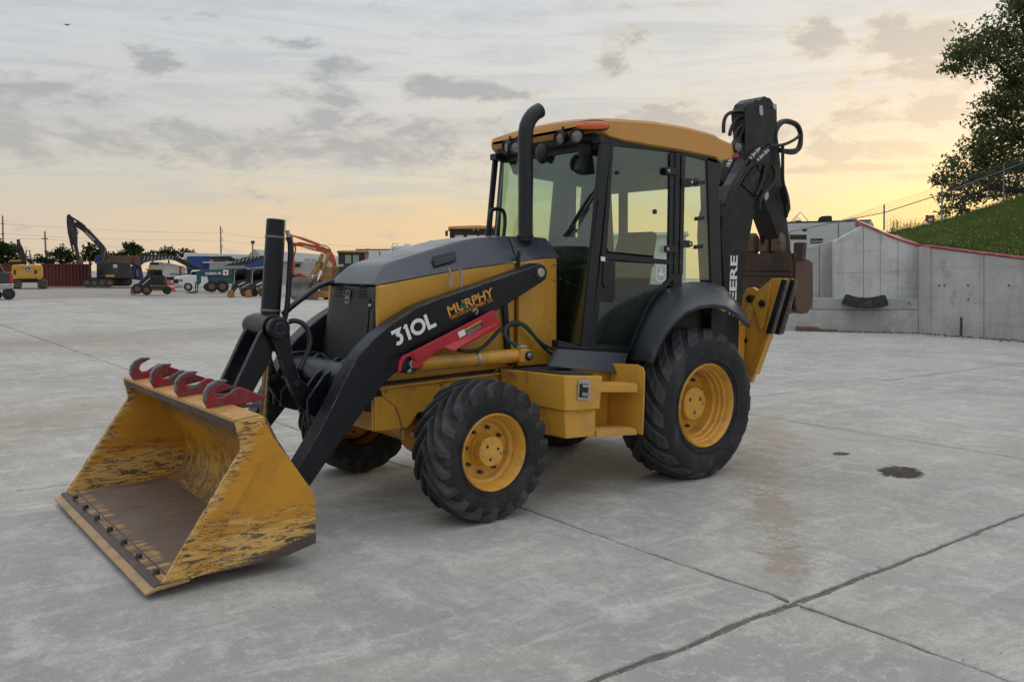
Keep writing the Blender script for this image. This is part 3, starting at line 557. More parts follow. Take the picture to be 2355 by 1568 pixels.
# hood vent: a recessed dark field with slats standing proud
def hood_side(px, py):
    """picture point on the sloping left side of the hood"""
    y = .36
    for _ in range(12):
        q = PY(px, py, y); zl_ = zlow(q.x); zu_ = 1.855 + (2.0 - q.x) * .1; k_ = max(0, min(1, (q.z - zl_) / (zu_ - zl_) / .86)); y = .374 - (.374 - .24) * .82 * k_
    return q
vq = [hood_side(993, 590), hood_side(1046, 577), hood_side(1050, 598), hood_side(999, 612)]
def bil(q, u, v): return (q[0].lerp(q[1], u)).lerp(q[3].lerp(q[2], u), v)
vent = MB().prism([p + V((0, .002, 0)) for p in vq], (0, .004, 0)).build('hood_vent', M['trim'], BL, .003)
for i in range(13):
    u = (i + .5) / 13; MB().hexa([bil(vq, u - .014, .03) + V((0, .006, 0)), bil(vq, u + .014, .03) + V((0, .006, 0)), bil(vq, u + .014, .97) + V((0, .006, 0)), bil(vq, u - .014, .97) + V((0, .006, 0))] + [bil(vq, u + d, w) + V((0, .011, 0)) for d, w in ((-.014, .03), (.014, .03), (.014, .97), (-.014, .97))]).build('slat', M['hood'], vent)
MB().hexa([bil(vq, u, w) + V((0, d, 0)) for d in (.006, .012) for u, w in ((.02, .47), (.98, .47), (.98, .53), (.02, .53))]).build('slat', M['hood'], vent)
# ---- grille
GT, GB = 2.625, 2.690
def gx(z): return GT + (1.535 - z) / .55 * (GB - GT)
def gp(y, z, d=0.0): return V((gx(z) + d, y, z))
g = MB().hexa([gp(-.36, .98, -.12), gp(.36, .98, -.12), gp(.375, .98, 0), gp(-.375, .98, 0), gp(-.34, 1.532, -.10), gp(.34, 1.532, -.10), gp(.332, 1.532, 0), gp(-.332, 1.532, 0)]).build('grille', M['frame'], BL, .014, 3)
def grille_mat():
    m = bpy.data.materials.new('perforated_grille'); m.use_nodes = True; t = NT(m.node_tree); b = t.n['Principled BSDF']; oc = t.node('ShaderNodeTexCoord').outputs['Object']
    sp = t.node('ShaderNodeSeparateXYZ'); t.l.new(oc, sp.inputs[0])
    k = t.math('MULTIPLY', t.math('SINE', t.math('MULTIPLY', sp.outputs[1], 420)), t.math('SINE', t.math('MULTIPLY', sp.outputs[2], 420)))
    t.l.new(t.mix(t.mr(k, -.1, .3), (.020, .021, .023), (.003, .003, .003)), b.inputs['Base Color']); b.inputs['Roughness'].default_value = .5
    bn = t.node('ShaderNodeBump'); bn.inputs['Strength'].default_value = .5; bn.inputs['Distance'].default_value = .003; bn.invert = True; t.l.new(k, bn.inputs['Height']); t.l.new(bn.outputs[0], b.inputs['Normal'])
    return m
MB().hexa([gp(-.29, 1.0, 0), gp(.30, 1.0, 0), gp(.30, 1.0, .006), gp(-.29, 1.0, .006), gp(-.27, 1.45, 0), gp(.27, 1.45, 0), gp(.27, 1.45, .006), gp(-.27, 1.45, .006)]).build('mesh_screen', grille_mat(), g)
for y0 in (-.25, .11):
    for i in range(5):
        z = 1.515 - i * .022; MB().hexa([gp(y0, z, .0), gp(y0 + .10, z, .0), gp(y0 + .10, z, .004), gp(y0, z, .004), gp(y0, z + .010, .0), gp(y0 + .10, z + .010, .0), gp(y0 + .10, z + .010, .004), gp(y0, z + .010, .004)]).build('louvre', M['mouth'], g)
gu = (gp(0, 1.5) - gp(0, 1.3)).normalized()
badge(g, gp(-.035, 1.452, .010), (0, 1, 0), gu, .066, .092, M['lightgrey'], M['trim'])
disc_ = MB().sphere(gp(.285, 1.40, .004), .014, 10, 6).build('grille_latch', M['lightgrey'], g)
for y in (-.3, -.1, .1, .3): MB().sphere(gp(y, 1.537, -.02), .009, 8, 5).build('grille_bolt', M['lightgrey'], g)
# ---- loader arms and linkage
ARM = [(1.335, 1.595), (1.322, 1.645), (1.345, 1.69), (1.392, 1.708), (1.55, 1.660), (1.9, 1.560), (2.315, 1.445), (2.45, 1.40), (2.545, 1.352), (2.63, 1.305), (2.707, 1.252), (2.765, 1.212), (2.811, 1.170), (2.862, 1.125), (2.907, 1.070), (2.965, .975), (3.028, .862), (3.155, .642), (3.285, .451), (3.345, .36), (3.37, .27), (3.335, .215), (3.27, .235), (3.22, .307), (3.083, .475), (2.745, .86), (2.70, .905), (2.64, .955), (2.55, 1.010), (2.40, 1.085), (2.15, 1.205), (1.763, 1.378), (1.375, 1.568)]
for s in (1, -1):
    a = plate('loader_arm', M['black'], ARM, .575 * s, .43 * s, px=False, bevel=.009)
    disc('pivot_pin', M['steel'], (1.395, 1.640), .034, .44 * s, .592 * s, a); disc('pivot_collar', M['trim'], (1.395, 1.640), .058, .38 * s, .582 * s, a)
    disc('arm_pin_boss', M['trim'], (2.527, 1.023), .060, .42 * s, .612 * s, a); 
    disc('arm_pin', M['steel'], (2.515, 1.030), .032, .56 * s, .640 * s, a)
    # lift cylinder
    lc = MB(); lc.cyl((2.40, .515 * s, 1.018), (1.56, .515 * s, 1.030), .052, n=24); lc.build('lift_cylinder', M['yellow'], BL, .006)
    MB().cyl((2.53, .515 * s, 1.018), (2.39, .515 * s, 1.02), .030).build('lift_rod', M['chrome'], BL)
    plate('cylinder_eye', M['yellow'], [(1.57, .985), (1.50, .975), (1.455, 1.0), (1.447, 1.04), (1.475, 1.075), (1.52, 1.085), (1.57, 1.078)], .575 * s, .45 * s, px=False, bevel=.01)
    disc('cylinder_pin_collar', M['trim'], (1.492, 1.031), .036, .45 * s, .586 * s); disc('cylinder_pin', M['steel'], (1.492, 1.031), .024, .45 * s, .600 * s)
    MB().lathe([(.054, -.012), (.058, -.010), (.058, .010), (.054, .012)], (1.93, .515 * s, 1.025), (1, 0, 0), 24).build('hose_clamp', M['steel'], BL)
tt = MB(); tt.cyl((2.83, -.44, .90), (2.83, .44, .90), .128, n=36); tt.build('torque_tube', M['black'], BL)
for y in (-.27, -.15, .15, .27): plate('tube_lug', M['black'], [(2.76, 1.02), (2.82, 1.05), (2.98, .95), (3.10, .80), (3.10, .70), (2.98, .66), (2.88, .76)], y - .012, y + .012, px=False, bevel=.004)
def cr(pts): return [(496.5 + .1863 * a, 689.2 + .1863 * b) for a, b in pts]
REAR_LINK = cr([(655, 350), (665, 290), (700, 240), (790, 220), (870, 245), (910, 310), (918, 420), (930, 540), (960, 690), (1010, 880), (1045, 965), (1085, 1010), (1160, 1075), (1240, 1180), (1285, 1280), (1270, 1350), (1210, 1390), (1120, 1390), (1050, 1340), (980, 1220), (920, 1110), (850, 940), (790, 740), (730, 580), (680, 440)])
FRONT_LINK = cr([(585, 350), (620, 260), (680, 225), (760, 230), (790, 300), (770, 420), (720, 600), (650, 810), (560, 965), (480, 1110), (395, 1275), (330, 1330), (230, 1300), (180, 1230), (200, 1150), (290, 960), (380, 770), (470, 570), (540, 430)])
rl = [tuple(PY(a, b, .205).xz) for a, b in REAR_LINK]; fl = [tuple(PY(a, b, .15).xz) for a, b in FRONT_LINK]
TR = PY(496.5 + .1863 * 785, 689.2 + .1863 * 355, .225)
for s in (1, -1):
    plate('guide_link', M['black'], rl, .205 * s, .165 * s, px=False, bevel=.006)
    plate('bucket_link', M['black'], fl, .150 * s, .105 * s, px=False, bevel=.006)
    disc('trunnion_cap', M['black'], (TR.x, TR.z), .072, .165 * s, .232 * s, bevel=.008, n=32); disc('trunnion_pin', M['black'], (TR.x, TR.z), .040, .23 * s, .240 * s, bevel=.003)
    q = PY(496.5 + .1863 * 1225, 689.2 + .1863 * 1270, .205); disc('link_pin', M['black'], (q.x, q.z), .030, .16 * s, .226 * s); disc('link_pin_collar', M['black'], (q.x, q.z), .048, .16 * s, .214 * s)
    q = PY(496.5 + .1863 * 1000, 689.2 + .1863 * 1040, .205); disc('link_bolt', M['trim'], (q.x, q.z), .024, .16 * s, .214 * s)
MB().cyl((TR.x, -.15, TR.z), (TR.x, .15, TR.z), .085, n=28).build('trunnion_block', M['black'], BL, .006)
cylx = MB(); cylx.cyl((3.245, 0, 1.10), (3.181, 0, 1.962), .0625, n=28); co = cylx.build('bucket_cylinder', M['black'], BL, .006)
axd = (V((3.181, 0, 1.962)) - V((3.245, 0, 1.10))).normalized()
for k in (.865, .31):
    c = V((3.245, 0, 1.10)).lerp(V((3.181, 0, 1.962)), k); MB().lathe([(.0625, -.008), (.066, -.007), (.066, .007), (.0625, .008)], c, axd, 28).build('barrel_band', M['worn_edge'], co)
MB().cyl((3.30, 0, .45), (3.24, 0, 1.15), .026, n=16).build('bucket_cylinder_rod', M['rodbrass'], BL)
MB().tube([(3.10, .0, 1.85), (3.08, .0, 1.80), (3.095, 0, 1.55), (3.11, 0, 1.38), (3.13, 0, 1.30)], .019, 8, 2).build('cylinder_hose', M['hose'], co)
MB().cyl((3.105, 0, 1.895), (3.085, 0, 1.80), .014, n=8).build('hose_fitting', M['lightgrey'], co)
MB().tube([PY(652, 722, -.06), PY(668, 706, -.08), PY(700, 682, -.16), PY(728, 660, -.25), PY(750, 652, -.33), PX(772, 647, 2.60)], .021, 10, 2).build('hose_guide_bar', M['frame'], BL)
MB().tube([PY(664, 740, .12), PY(680, 736, .14), PY(702, 746, .16), PY(714, 775, .18), PY(712, 800, .2), PY(700, 825, .22), PY(688, 850, .24)], .017, 8, 2).build('linkage_hose', M['hose'], BL)
MB().tube([PY(640, 756 + 60, -.2), PX(730, 806, 2.72), PX(770, 838, 2.72)], .012, 8, 1).build('hydraulic_line', M['hose'], BL)
# lettering on the left arm
def armtext(name, s, p0, p1, size, m, **kw):
    a, b = PY(*p0, .5765), PY(*p1, .5765); return lettering(name, s, a, b - a, (0, 0, 1), size, m, BL, **kw)
def ribbon(mb, pts, w, P, closed=False):
    n = len(pts); L = []; R = []
    for i in range(n):
        a = V(pts[i - 1]) if (i > 0 or closed) else V(pts[i]); b = V(pts[i]); c = V(pts[(i + 1) % n]) if (i < n - 1 or closed) else V(pts[i])
        d1 = (b - a).normalized() if (b - a).length > 1e-6 else (c - b).normalized(); d2 = (c - b).normalized() if (c - b).length > 1e-6 else d1
        n1 = V((-d1.y, d1.x)); n2 = V((-d2.y, d2.x)); m_ = (n1 + n2).normalized(); k = min(w / 2 / max(m_.dot(n1), .35), w * 1.1); L.append(P(b + m_ * k)); R.append(P(b - m_ * k))
    mb.add(L + R, [(i, (i + 1) % n, n + (i + 1) % n, n + i) for i in range(n if closed else n - 1)])
num = MB(); o0 = PY(909, 798, .5765); o1 = PY(1003, 750, .5765); rr_dir = (o1 - o0).normalized(); uu = (ZU3 - rr_dir * rr_dir.dot(ZU3)).normalized(); HT = .108
def NP(x0): return lambda q: o0 + rr_dir * ((q.x + x0) * HT) + uu * (q.y * HT) + V((0, .003, 0))
sw_ = .23
ribbon(num, [(.02, .885), (.60, .885), (.33, .58)], sw_, NP(0.02))
num.v = [(v[0], v[1] - .0006, v[2]) for v in num.v]; ribbon(num, [(.32 + .265 * math.cos(a), .38 + .265 * math.sin(a)) for a in [RAD(x) for x in range(95, -141, -12)]], sw_, NP(0.02))
num.add([NP(.88)(V(q)) for q in ((0, .80), (.18, 1.0), (.36, 1.0), (.36, 0), (.13, 0), (.13, .80))], [(0, 1, 2, 3, 4, 5)])
ribbon(num, [(.44 * math.cos(a), .5 + .39 * math.sin(a)) for a in [2 * PI * i / 28 for i in range(28)]], sw_, NP(1.92), True)
ribbon(num, [(0, 1.0), (0, .115), (.56, .115)], sw_, NP(2.64))
num.build('model_lettering', M['white'], BL)
def armfit(name, t_, p0, p1, size, **kw):
    a, b = PY(*p0, .5765), PY(*p1, .5765); return lettering(name, t_, a, b - a, (0, 0, 1), size, M['decal_orange'], BL, fit=(b - a).length, depth=.002, **kw)
armfit('dealer_lettering', 'MURPHY', (1031, 726), (1136, 680), .088, bold=.028); armfit('dealer_line', 'TRACTOR & EQUIPMENT CO.', (1035, 735.5), (1134, 691.5), .036, bold=.012)
sh = MB(); cc = PY(1065, 704, .5765)
for dx, dz in ((-.014, 0), (.014, 0), (0, .018)):
    ring = [cc + V((dx + .015 * math.cos(2 * PI * i / 12), .0045, dz + .015 * math.sin(2 * PI * i / 12))) for i in range(12)]; sh.add(ring, [tuple(range(12))])
sh.add([cc + V((x, .0045, z)) for x, z in ((-.003, 0), (.003, 0), (-.008, -.034), (-.014, -.032))], [(0, 1, 2, 3)]); sh.build('shamrock_decal', M['shamrock'], BL)
# red lift-arm lock
LOCK = [(916.5, 855), (919, 833), (928, 819), (1000, 783), (1137, 713), (1150, 747), (1043, 796), (1022, 799), (1004, 809), (973, 836), (965, 844), (954, 848), (949, 838), (952, 828), (944, 820), (934, 822), (926, 836), (924, 853)]
lk = plate('arm_lock_bar', M['red'], LOCK, .650, .630, bevel=.004)
MB().hexa([PY(1020, 797, .650), PY(1150, 740, .650), PY(1150, 748, .69), PY(1044, 806, .69), PY(1020, 798, .646), PY(1150, 741, .646), PY(1150, 750, .684), PY(1044, 808, .684)]).build('lock_flange', M['red'], lk)
plate('lock_pressing', M['red'], [(950, 812), (1005, 782), (1017, 785), (1013, 795), (965, 830), (955, 832)], .656, .650, lk, bevel=.005)
plate('warning_decal', M['trim'], [(1068, 758), (1106, 737), (1111, 749), (1072, 770)], .6525, .650, lk, bevel=0); plate('warning_picture', M['white'], [(1053, 764), (1068, 757), (1072, 769), (1057, 777)], .6525, .650, lk, bevel=0)
plate('warning_band', M['decal_orange'], [(1069, 757.5), (1106, 736.5), (1107.5, 740), (1070.5, 761)], .6532, .650, lk, bevel=0)
for i in range(4): plate('warning_text_line', M['lightgrey'], [(1072.5 + i, 763.5 + i * 2), (1105 + i, 744.5 + i * 2), (1105 + i, 745.4 + i * 2), (1072.5 + i, 764.5 + i * 2)], .6532, .650, lk, bevel=0)
# loose hairpin and hoses above the lift cylinder
MB().tube([PY(1088, 718, .60), PY(1091, 711, .60), PY(1098, 712, .60), PY(1098, 720, .60), PY(1093, 723, .60)], .006, 6, 2).build('lock_pin_ring', M['steel'], BL)
MB().tube([PY(1055, 806, .6), PY(1085, 808, .58), PY(1108, 802, .56), PY(1130, 780, .52), PY(1150, 757, .50), PY(1170, 748, .49), PY(1195, 745, .48)], .014, 8, 2).build('hydraulic_hose', M['hose'], BL)
MB().tube([PY(1196, 797, .53), PY(1178, 790, .53), PY(1164, 778, .52), PY(1160, 762, .51), PY(1168, 745, .50), PY(1185, 740, .49), PY(1205, 748, .48), PY(1230, 775, .47), PY(1255, 797, .46), PY(1286, 808, .44)], .012, 8, 2).build('hydraulic_hose', M['hose_green'], BL)
MB().tube([PY(1176, 741, .47), PY(1195, 740, .47), PY(1215, 752, .46), PY(1235, 782, .45), PY(1260, 810, .44), PY(1285, 820, .43)], .012, 8, 2).build('hydraulic_hose', M['hose_green'], BL)
MB().cyl(PY(1188, 797, .53), PY(1207, 797, .53), .013, n=8).build('hose_fitting', M['lightgrey'], BL); MB().cyl(PY(1209, 795, .53), PY(1210, 805, .53), .010, n=8).build('hose_fitting', M['lightgrey'], BL)
plate('data_plate', M['trim'], [(1208, 694), (1229, 694), (1229, 709), (1208, 709)], .395, .393, bevel=0)
plate('data_plate_print', M['lightgrey'], [(1210, 700), (1227, 700), (1227, 703), (1210, 703)], .3960, .3955, bevel=0)
# ---- front bucket
BP = [(4.255, .082), (3.75, .088), (3.60, .100), (3.53, .125), (3.485, .165), (3.458, .225), (3.448, .30), (3.46, .385), (3.50, .47), (3.575, .585), (3.655, .715), (3.715, .835), (3.735, .852), (3.872, .838)]
bk = MB(); inner = BP; outer = []
for i, p in enumerate(inner):
    a = V(inner[max(i - 1, 0)]); b = V(inner[min(i + 1, len(inner) - 1)]); d = (b - a).normalized(); n_ = V((d.y, -d.x)); outer.append((p[0] + n_.x * -.018, p[1] + n_.y * -.018))
def strip(name, i0, i1, m, parent):
    s = MB(); poly = inner[i0:i1 + 1] + outer[i0:i1 + 1][::-1]
    rings = [[V((p[0], y, p[1])) for p in poly] for y in (-1.078, 1.078)]
    s.ring_loft(rings, smooth=True); return s.build(name, m, parent, angle=40)
fb = strip('front_bucket', 2, 11, M['bucket_in'], BL)
strip('bucket_floor', 0, 2, M['bucket_floor'], fb); strip('bucket_lip', 11, 13, M['bucket_top'], fb)
MB().prism(xz([(3.872, .846), (3.872, .800), (3.862, .800), (3.862, .846)], -1.075), (0, 2.15, 0)).build('lip_flange', M['rust'], fb)
SIDE = [(4.25, .078), (3.845, .700), (3.878, .850), (3.727, .862), (3.668, .738), (3.45, .425), (3.432, .341), (3.428, .125), (3.60, .086), (4.097, .072)]
for s in (1, -1):
    plate('side_plate', M['bucket_side' if s > 0 else 'bucket_inner'], SIDE, 1.078 * s, 1.096 * s, fb, .003, px=False)
    plate('side_cutter', M['bucket_side'], [(4.262, .074), (3.842, .708), (3.842, .66), (3.77, .60), (3.74, .62), (4.10, .07)], 1.0965 * s, 1.108 * s, fb, .003, px=False)
MB().prism(xz([(4.335, .030), (4.335, .042), (4.275, .066), (4.12, .076), (4.12, .058), (4.275, .044)], -1.105), (0, 2.21, 0)).build('cutting_edge', M['edge_tan'], fb, .003)
MB().prism(xz([(4.297, .062), (4.285, .074), (4.20, .084), (4.20, .074), (4.27, .060)], -1.10), (0, 2.20, 0)).build('wear_plate', M['edge_steel'], fb, .003)
for a in ((145, 903), (205, 960), (272, 1022), (347, 1090), (430, 1165), (518, 1247), (620, 1340)):
    q = PZ(116.8 + .3911 * a[0], 788.5 + .3911 * a[1], .095); MB().cyl((q.x, q.y, .07), (q.x, q.y, .105), .020, .017, n=8).build('edge_bolt', M['rust'], fb, .003)
HOOK = [(0, 0), (.026, .045), (.022, .10), (-.005, .138), (-.05, .158), (-.105, .156), (-.11, .146), (-.075, .128), (-.045, .112), (-.034, .085), (-.05, .060), (-.085, .060), (-.165, .105), (-.185, .106), (-.33, .042), (-.335, .032), (-.26, .016), (-.17, .0), (-.08, -.006)]
for (a, b) in ((308, 884), (355, 905), (412, 929), (478.6, 953)):
    q = PX(a, b, 3.862); hk = MB().prism([V((3.862 + x, q.y - .016, .852 + z + x * -.02)) for x, z in HOOK], (0, .032, 0)).build('grapple_hook', M['hook_red'], fb, .005)
    MB().prism([V((3.862 + x, q.y - .017, .852 + z)) for x, z in [(.027, .045), (.023, .10), (-.005, .139), (-.05, .160), (-.105, .158), (-.10, .150), (-.05, .146), (-.01, .122), (.008, .092), (.012, .045)]], (0, .034, 0)).build('hook_wear_rim', M['worn_edge'], hk, .003)
    MB().box((3.55, q.y - .035, .846), (3.84, q.y + .035, .856)).build('hook_weld_pad', M['edge_steel'], hk, .002)
M['padface'] = mat('scuffed_pad_rubber', (.14, .135, .125), .8, var=.4, vscale=20)
# ---- exhaust stack
EX = PY(1208, 540, .30); ez = 1.30
ep = [V((EX.x - .003, .30, 1.88)), V((EX.x, .30, 2.20)), V((EX.x + .012, .30, 2.62)), V((EX.x + .010, .30, 2.72)), V((EX.x - .02, .30, 2.79)), V((EX.x - .07, .30, 2.845)), V((EX.x - .125, .30, 2.875))]
MB().tube(ep, .058, 22, 1).build('exhaust_stack', M['frame'], BL)
q = ep[-1] - ep[-2]; MB().cyl(ep[-1] + q * .06, ep[-1] + q * .075, .050, n=22).build('exhaust_mouth', M['trim'], BL)
MB().lathe([(.060, 0), (.066, .002), (.066, .018), (.058, .022)], (EX.x, .30, 1.905), (0, 0, 1), 24).build('exhaust_collar', M['trim'], BL)
# ---- cab
YS = .68
def cabpart(name, m, pts, y0=.695, y1=.62, bevel=.006, par=BL): return [plate(name, m, [tuple(PY(a, b, y0).xz) for a, b in pts], y0 * s, y1 * s, par, bevel, px=False) for s in (1, -1)]
plate('front_pillar', M['frame'], [(1384, 322), (1408, 325), (1382, 560), (1360, 803), (1338, 803), (1362, 560)], .69, .655, bevel=.008)
plate('front_pillar', M['frame'], [tuple(PY(a, b, .69).xz) for a, b in ((1386, 322), (1397, 324), (1374, 560), (1350, 803), (1340, 803), (1364, 560))], -.69, -.66, px=False, bevel=.006)
cabpart('roof_rail', M['frame'], [(1380, 312), (1660, 360), (1655, 378), (1560, 352), (1408, 335), (1380, 328)], .69, .60, .006)
cabpart('door_post', M['frame'], [(1556, 350), (1576, 354), (1569, 655), (1548, 655)], .69, .62, .006)
cabpart('rear_pillar', M['frame'], [(1626, 360), (1652, 368), (1662, 690), (1636, 650)], .69, .60, .008)
cabpart('cab_sill', M['frame'], [(1338, 797), (1358, 797), (1462, 800), (1456, 812), (1400, 810), (1284, 800), (1284, 782)], .70, .62, .008)
cabpart('door_bottom_rail', M['trim'], [(1358, 792), (1462, 796), (1458, 800), (1358, 797)], .694, .66, .002)
WAIST = [(1393, 583), (1554, 599), (1553, 610), (1392, 596)]
cabpart('door_waist_rail', M['frame'], WAIST, .694, .665, .003)
cabpart('door_rear_frame', M['frame'], [(1542, 352), (1556, 352), (1552, 640), (1520, 678), (1497, 712), (1462, 797), (1452, 797), (1488, 710), (1512, 672), (1538, 640)], .692, .665, .003)
cabpart('door_front_frame', M['frame'], [(1406, 332), (1412, 333), (1397, 560), (1368, 797), (1358, 797), (1386, 560)], .693, .665, .003)
cabpart('door_lower_panel', M['frame'], [(1388, 597), (1416, 600), (1414, 690), (1410, 695), (1376, 692)], .6915, .68, .004)
def pane(name, pts, Y, par=BL, m=None, both=True, t=.006):
    for s in ((1, -1) if both else (1,)): plate(name, m or M['glass'], [tuple(PY(a, b, Y).xz) for a, b in pts], Y * s, (Y - t) * s, par, 0, px=False)
pane('door_window', [(1411, 335), (1546, 352), (1543, 592), (1401, 578), (1392, 560)], .678)
pane('lower_door_window', [(1388, 600), (1546, 610), (1540, 640), (1496, 708), (1456, 794), (1362, 792)], .678)
pane('quarter_window', [(1577, 356), (1626, 366), (1636, 645), (1570, 645)], .678)
# windscreen across the front, with its lower wings beside the cowl
w0, w1 = PY(1388, 328, .60), PY(1340, 790, .60)
def wsx(z): return w0.x + (w1.x - w0.x) * (w0.z - z) / (w0.z - w1.z)
def ws(y, z, d=0.0): return V((wsx(z) + d, y, z))
MB().hexa([ws(-.655, 1.08), ws(.655, 1.08), ws(.655, 1.08, .006), ws(-.655, 1.08, .006), ws(-.655, 2.64), ws(.655, 2.64), ws(.655, 2.64, .006), ws(-.655, 2.64, .006)]).build('windscreen', M['glass'], BL)
for y0, y1, z0, z1 in ((.405, .64, 1.79, 1.80),):
    MB().hexa([ws(y0, z0, .006), ws(y1, z0, .006), ws(y1, z0, .012), ws(y0, z0, .012), ws(y0, z1, .006), ws(y1, z1, .006), ws(y1, z1, .012), ws(y0, z1, .012)]).build('windscreen_seal', M['frame'], BL)
MB().hexa([ws(-.62, 1.03, -.03), ws(.64, 1.03, -.03), ws(.64, 1.03, .04), ws(-.62, 1.03, .04), ws(-.62, 1.10, -.03), ws(.64, 1.10, -.03), ws(.64, 1.10, .03), ws(-.62, 1.10, .03)]).build('windscreen_sill', M['frame'], BL, .01)
MB().hexa([ws(-.64, 2.60, -.03), ws(.64, 2.60, -.03), ws(.64, 2.60, .02), ws(-.64, 2.60, .02), ws(-.64, 2.70, -.03), ws(.64, 2.70, -.03), ws(.64, 2.70, .02), ws(-.64, 2.70, .02)]).build('windscreen_header', M['trim'], BL, .004)
# far side of the cab: wide posts seen through the glass
for x0, x1, z0 in ((-.02, .17, 1.5), (-.36, -.19, 1.5)):
    MB().hexa([V(p) for p in ((x0 + .1, -.70, z0), (x1 + .1, -.70, z0), (x1 + .1, -.64, z0), (x0 + .1, -.64, z0), (x0, -.70, 2.62), (x1, -.70, 2.62), (x1, -.64, 2.62), (x0, -.64, 2.62))]).build('far_post', M['interior'], BL, .01)
# rear wall of the cab with its window frame
for y in (-.46, .60): MB().tube([(-.50, y, 1.3), (-.52, y, 2.0), (-.50, y, 2.6)], .045, 8).build('rear_post', M['interior'], BL)
MB().box((-.56, -.66, 1.05), (-.48, .66, 1.55)).build('rear_wall', M['interior'], BL, .01)
MB().box((-.55, -.66, 2.42), (-.46, .66, 2.66)).build('rear_header', M['interior'], BL, .01)
MB().hexa([V(p) for p in ((-.50, -.60, 2.42), (.74, -.60, 2.50), (.74, .60, 2.50), (-.50, .60, 2.42), (-.50, -.66, 2.68), (.80, -.66, 2.72), (.80, .66, 2.72), (-.50, .66, 2.68))]).build('headliner', M['liner'], BL, .02)
MB().box((-.52, -.66, 1.0), (1.0, .66, 1.05)).build('cab_floor', M['interior'], BL)
MB().box((-.50, -.68, 1.0), (.9, -.66, 1.58)).build('far_lower_panel', M['interior'], BL)
# seat, console and steering
st = MB().box((-.05, -.26, 1.42), (.42, .26, 1.55)).build('seat', M['fabric'], BL, .04, 3)
MB().hexa([V(p) for p in ((-.16, -.25, 1.50), (-.03, -.25, 1.50), (-.03, .25, 1.50), (-.16, .25, 1.50), (-.30, -.21, 2.02), (-.19, -.21, 2.02), (-.19, .21, 2.02), (-.30, .21, 2.02))]).build('backrest', M['fabric'], st, .05, 3)
MB().box((-.02, -.18, 1.05), (.35, .18, 1.42)).build('seat_base', M['interior'], st, .02)
for y in (-.31, .31): MB().box((-.10, y - .035, 1.70), (.22, y + .035, 1.75)).build('armrest', M['fabric'], st, .02)
dash = MB().hexa([V(p) for p in ((.62, -.14, 1.05), (.90, -.14, 1.05), (.90, .14, 1.05), (.62, .14, 1.05), (.50, -.12, 1.80), (.72, -.16, 1.90), (.72, .16, 1.90), (.50, .12, 1.80))]).build('steering_console', M['interior'], BL, .03)
MB().hexa([V(p) for p in ((.70, .30, 1.05), (.97, .30, 1.05), (.97, .56, 1.05), (.70, .56, 1.05), (.66, .30, 1.62), (.86, .30, 1.72), (.86, .52, 1.72), (.66, .52, 1.62))]).build('side_console', M['interior'], BL, .04)
sw = MB(); rc = V((.50, 0, 1.92)); ax1, ax2 = V((.80, 0, .45)).normalized(), V((0, 1, 0))
ringp = [rc + (ax1 * math.cos(2 * PI * i / 28) + ax2 * math.sin(2 * PI * i / 28)) * .19 for i in range(29)]; sw.tube(ringp, .016, 8)
for a in (0, 2.1, 4.2): sw.tube([rc, rc + (ax1 * math.cos(a) + ax2 * math.sin(a)) * .19], .014, 6)
sw.cyl(rc + V((.02, 0, -.03)), V((.62, 0, 1.75)), .03); sw.build('steering_wheel', M['interior'], BL)
MB().cyl((.40, .16, 1.95), (.40, .24, 1.97), .018, .024).build('spinner_knob', M['interior'], BL)
for y in (.36, .44): MB().tube([(.45, y, 1.5), (.47, y, 1.72), (.44, y, 1.80)], [.01, .01, .022], 8).build('control_lever', M['interior'], BL)
MB().tube([(-.25, .38, 1.10), (-.30, .42, 1.36), (-.15, .46, 1.46), (0, .48, 1.36), (.02, .48, 1.20)], .016, 8, 2).build('cab_cable', M['hose'], BL)
MB().tube([(.10, .52, 1.06), (.08, .55, 1.28), (.22, .56, 1.36), (.36, .55, 1.24), (.36, .55, 1.08)], .012, 8, 2).build('cab_cable', M['hose'], BL)
MB().box((.18, .36, 1.05), (.42, .56, 1.18)).build('cab_control_box', M['interior'], BL, .02)
# mirrors and speaker pods under the headliner
for (px_, py_, Yq, r) in ((1245, 352, .10, .075), (1345, 340, .42, .09)): MB().sphere(PY(px_, py_, Yq), r, 14, 8, (.5, .9, 1)).build('interior_mirror', M['interior'], BL)
MB().tube([PY(1352, 352, .42), PY(1340, 372, .42), PY(1332, 396, .42)], .05, 8, 1).build('ventilation_duct', M['interior'], BL)
# wiper, door hardware
MB().tube([ws(.30, 1.935, .02), ws(.42, 2.10, .03), ws(.55, 2.25, .025)], .010, 6, 1).build('wiper_arm', M['trim'], BL)
MB().tube([ws(.27, 1.93, .02), ws(.40, 2.06, .02), ws(.585, 2.29, .018)], .008, 6, 1).build('wiper_blade', M['trim'], BL)
MB().tube([ws(.33, 1.93, .025), ws(.50, 2.16, .03)], .006, 6).build('wiper_arm', M['trim'], BL)
MB().tube([PY(1360, 592, .70), PY(1372, 520, .70), PY(1378, 465, .70), PY(1382, 462, .70)], .010, 6, 1).build('grab_handle', M['frame'], BL)
plate('door_handle', M['trim'], [(1390, 602), (1402, 602), (1404, 640), (1400, 660), (1391, 662), (1387, 650)], .704, .690, bevel=.006)
plate('door_sticker', M['white'], [(1382, 590), (1392, 591), (1392, 601), (1382, 600)], .6965, .694, bevel=0)
for x, y in ((1545, 393), (1543, 573)):
    plate('door_hinge', M['trim'], [(x - 13, y - 6), (x - 8, y - 9), (x + 17, y - 7), (x + 17, y + 9), (x - 8, y + 9), (x - 13, y + 5)], .712, .694, bevel=.003); disc('hinge_bolt', M['lightgrey'], tuple(PY(x - 7, y, .712).xz), .014, .70, .718, bevel=.002, n=12)
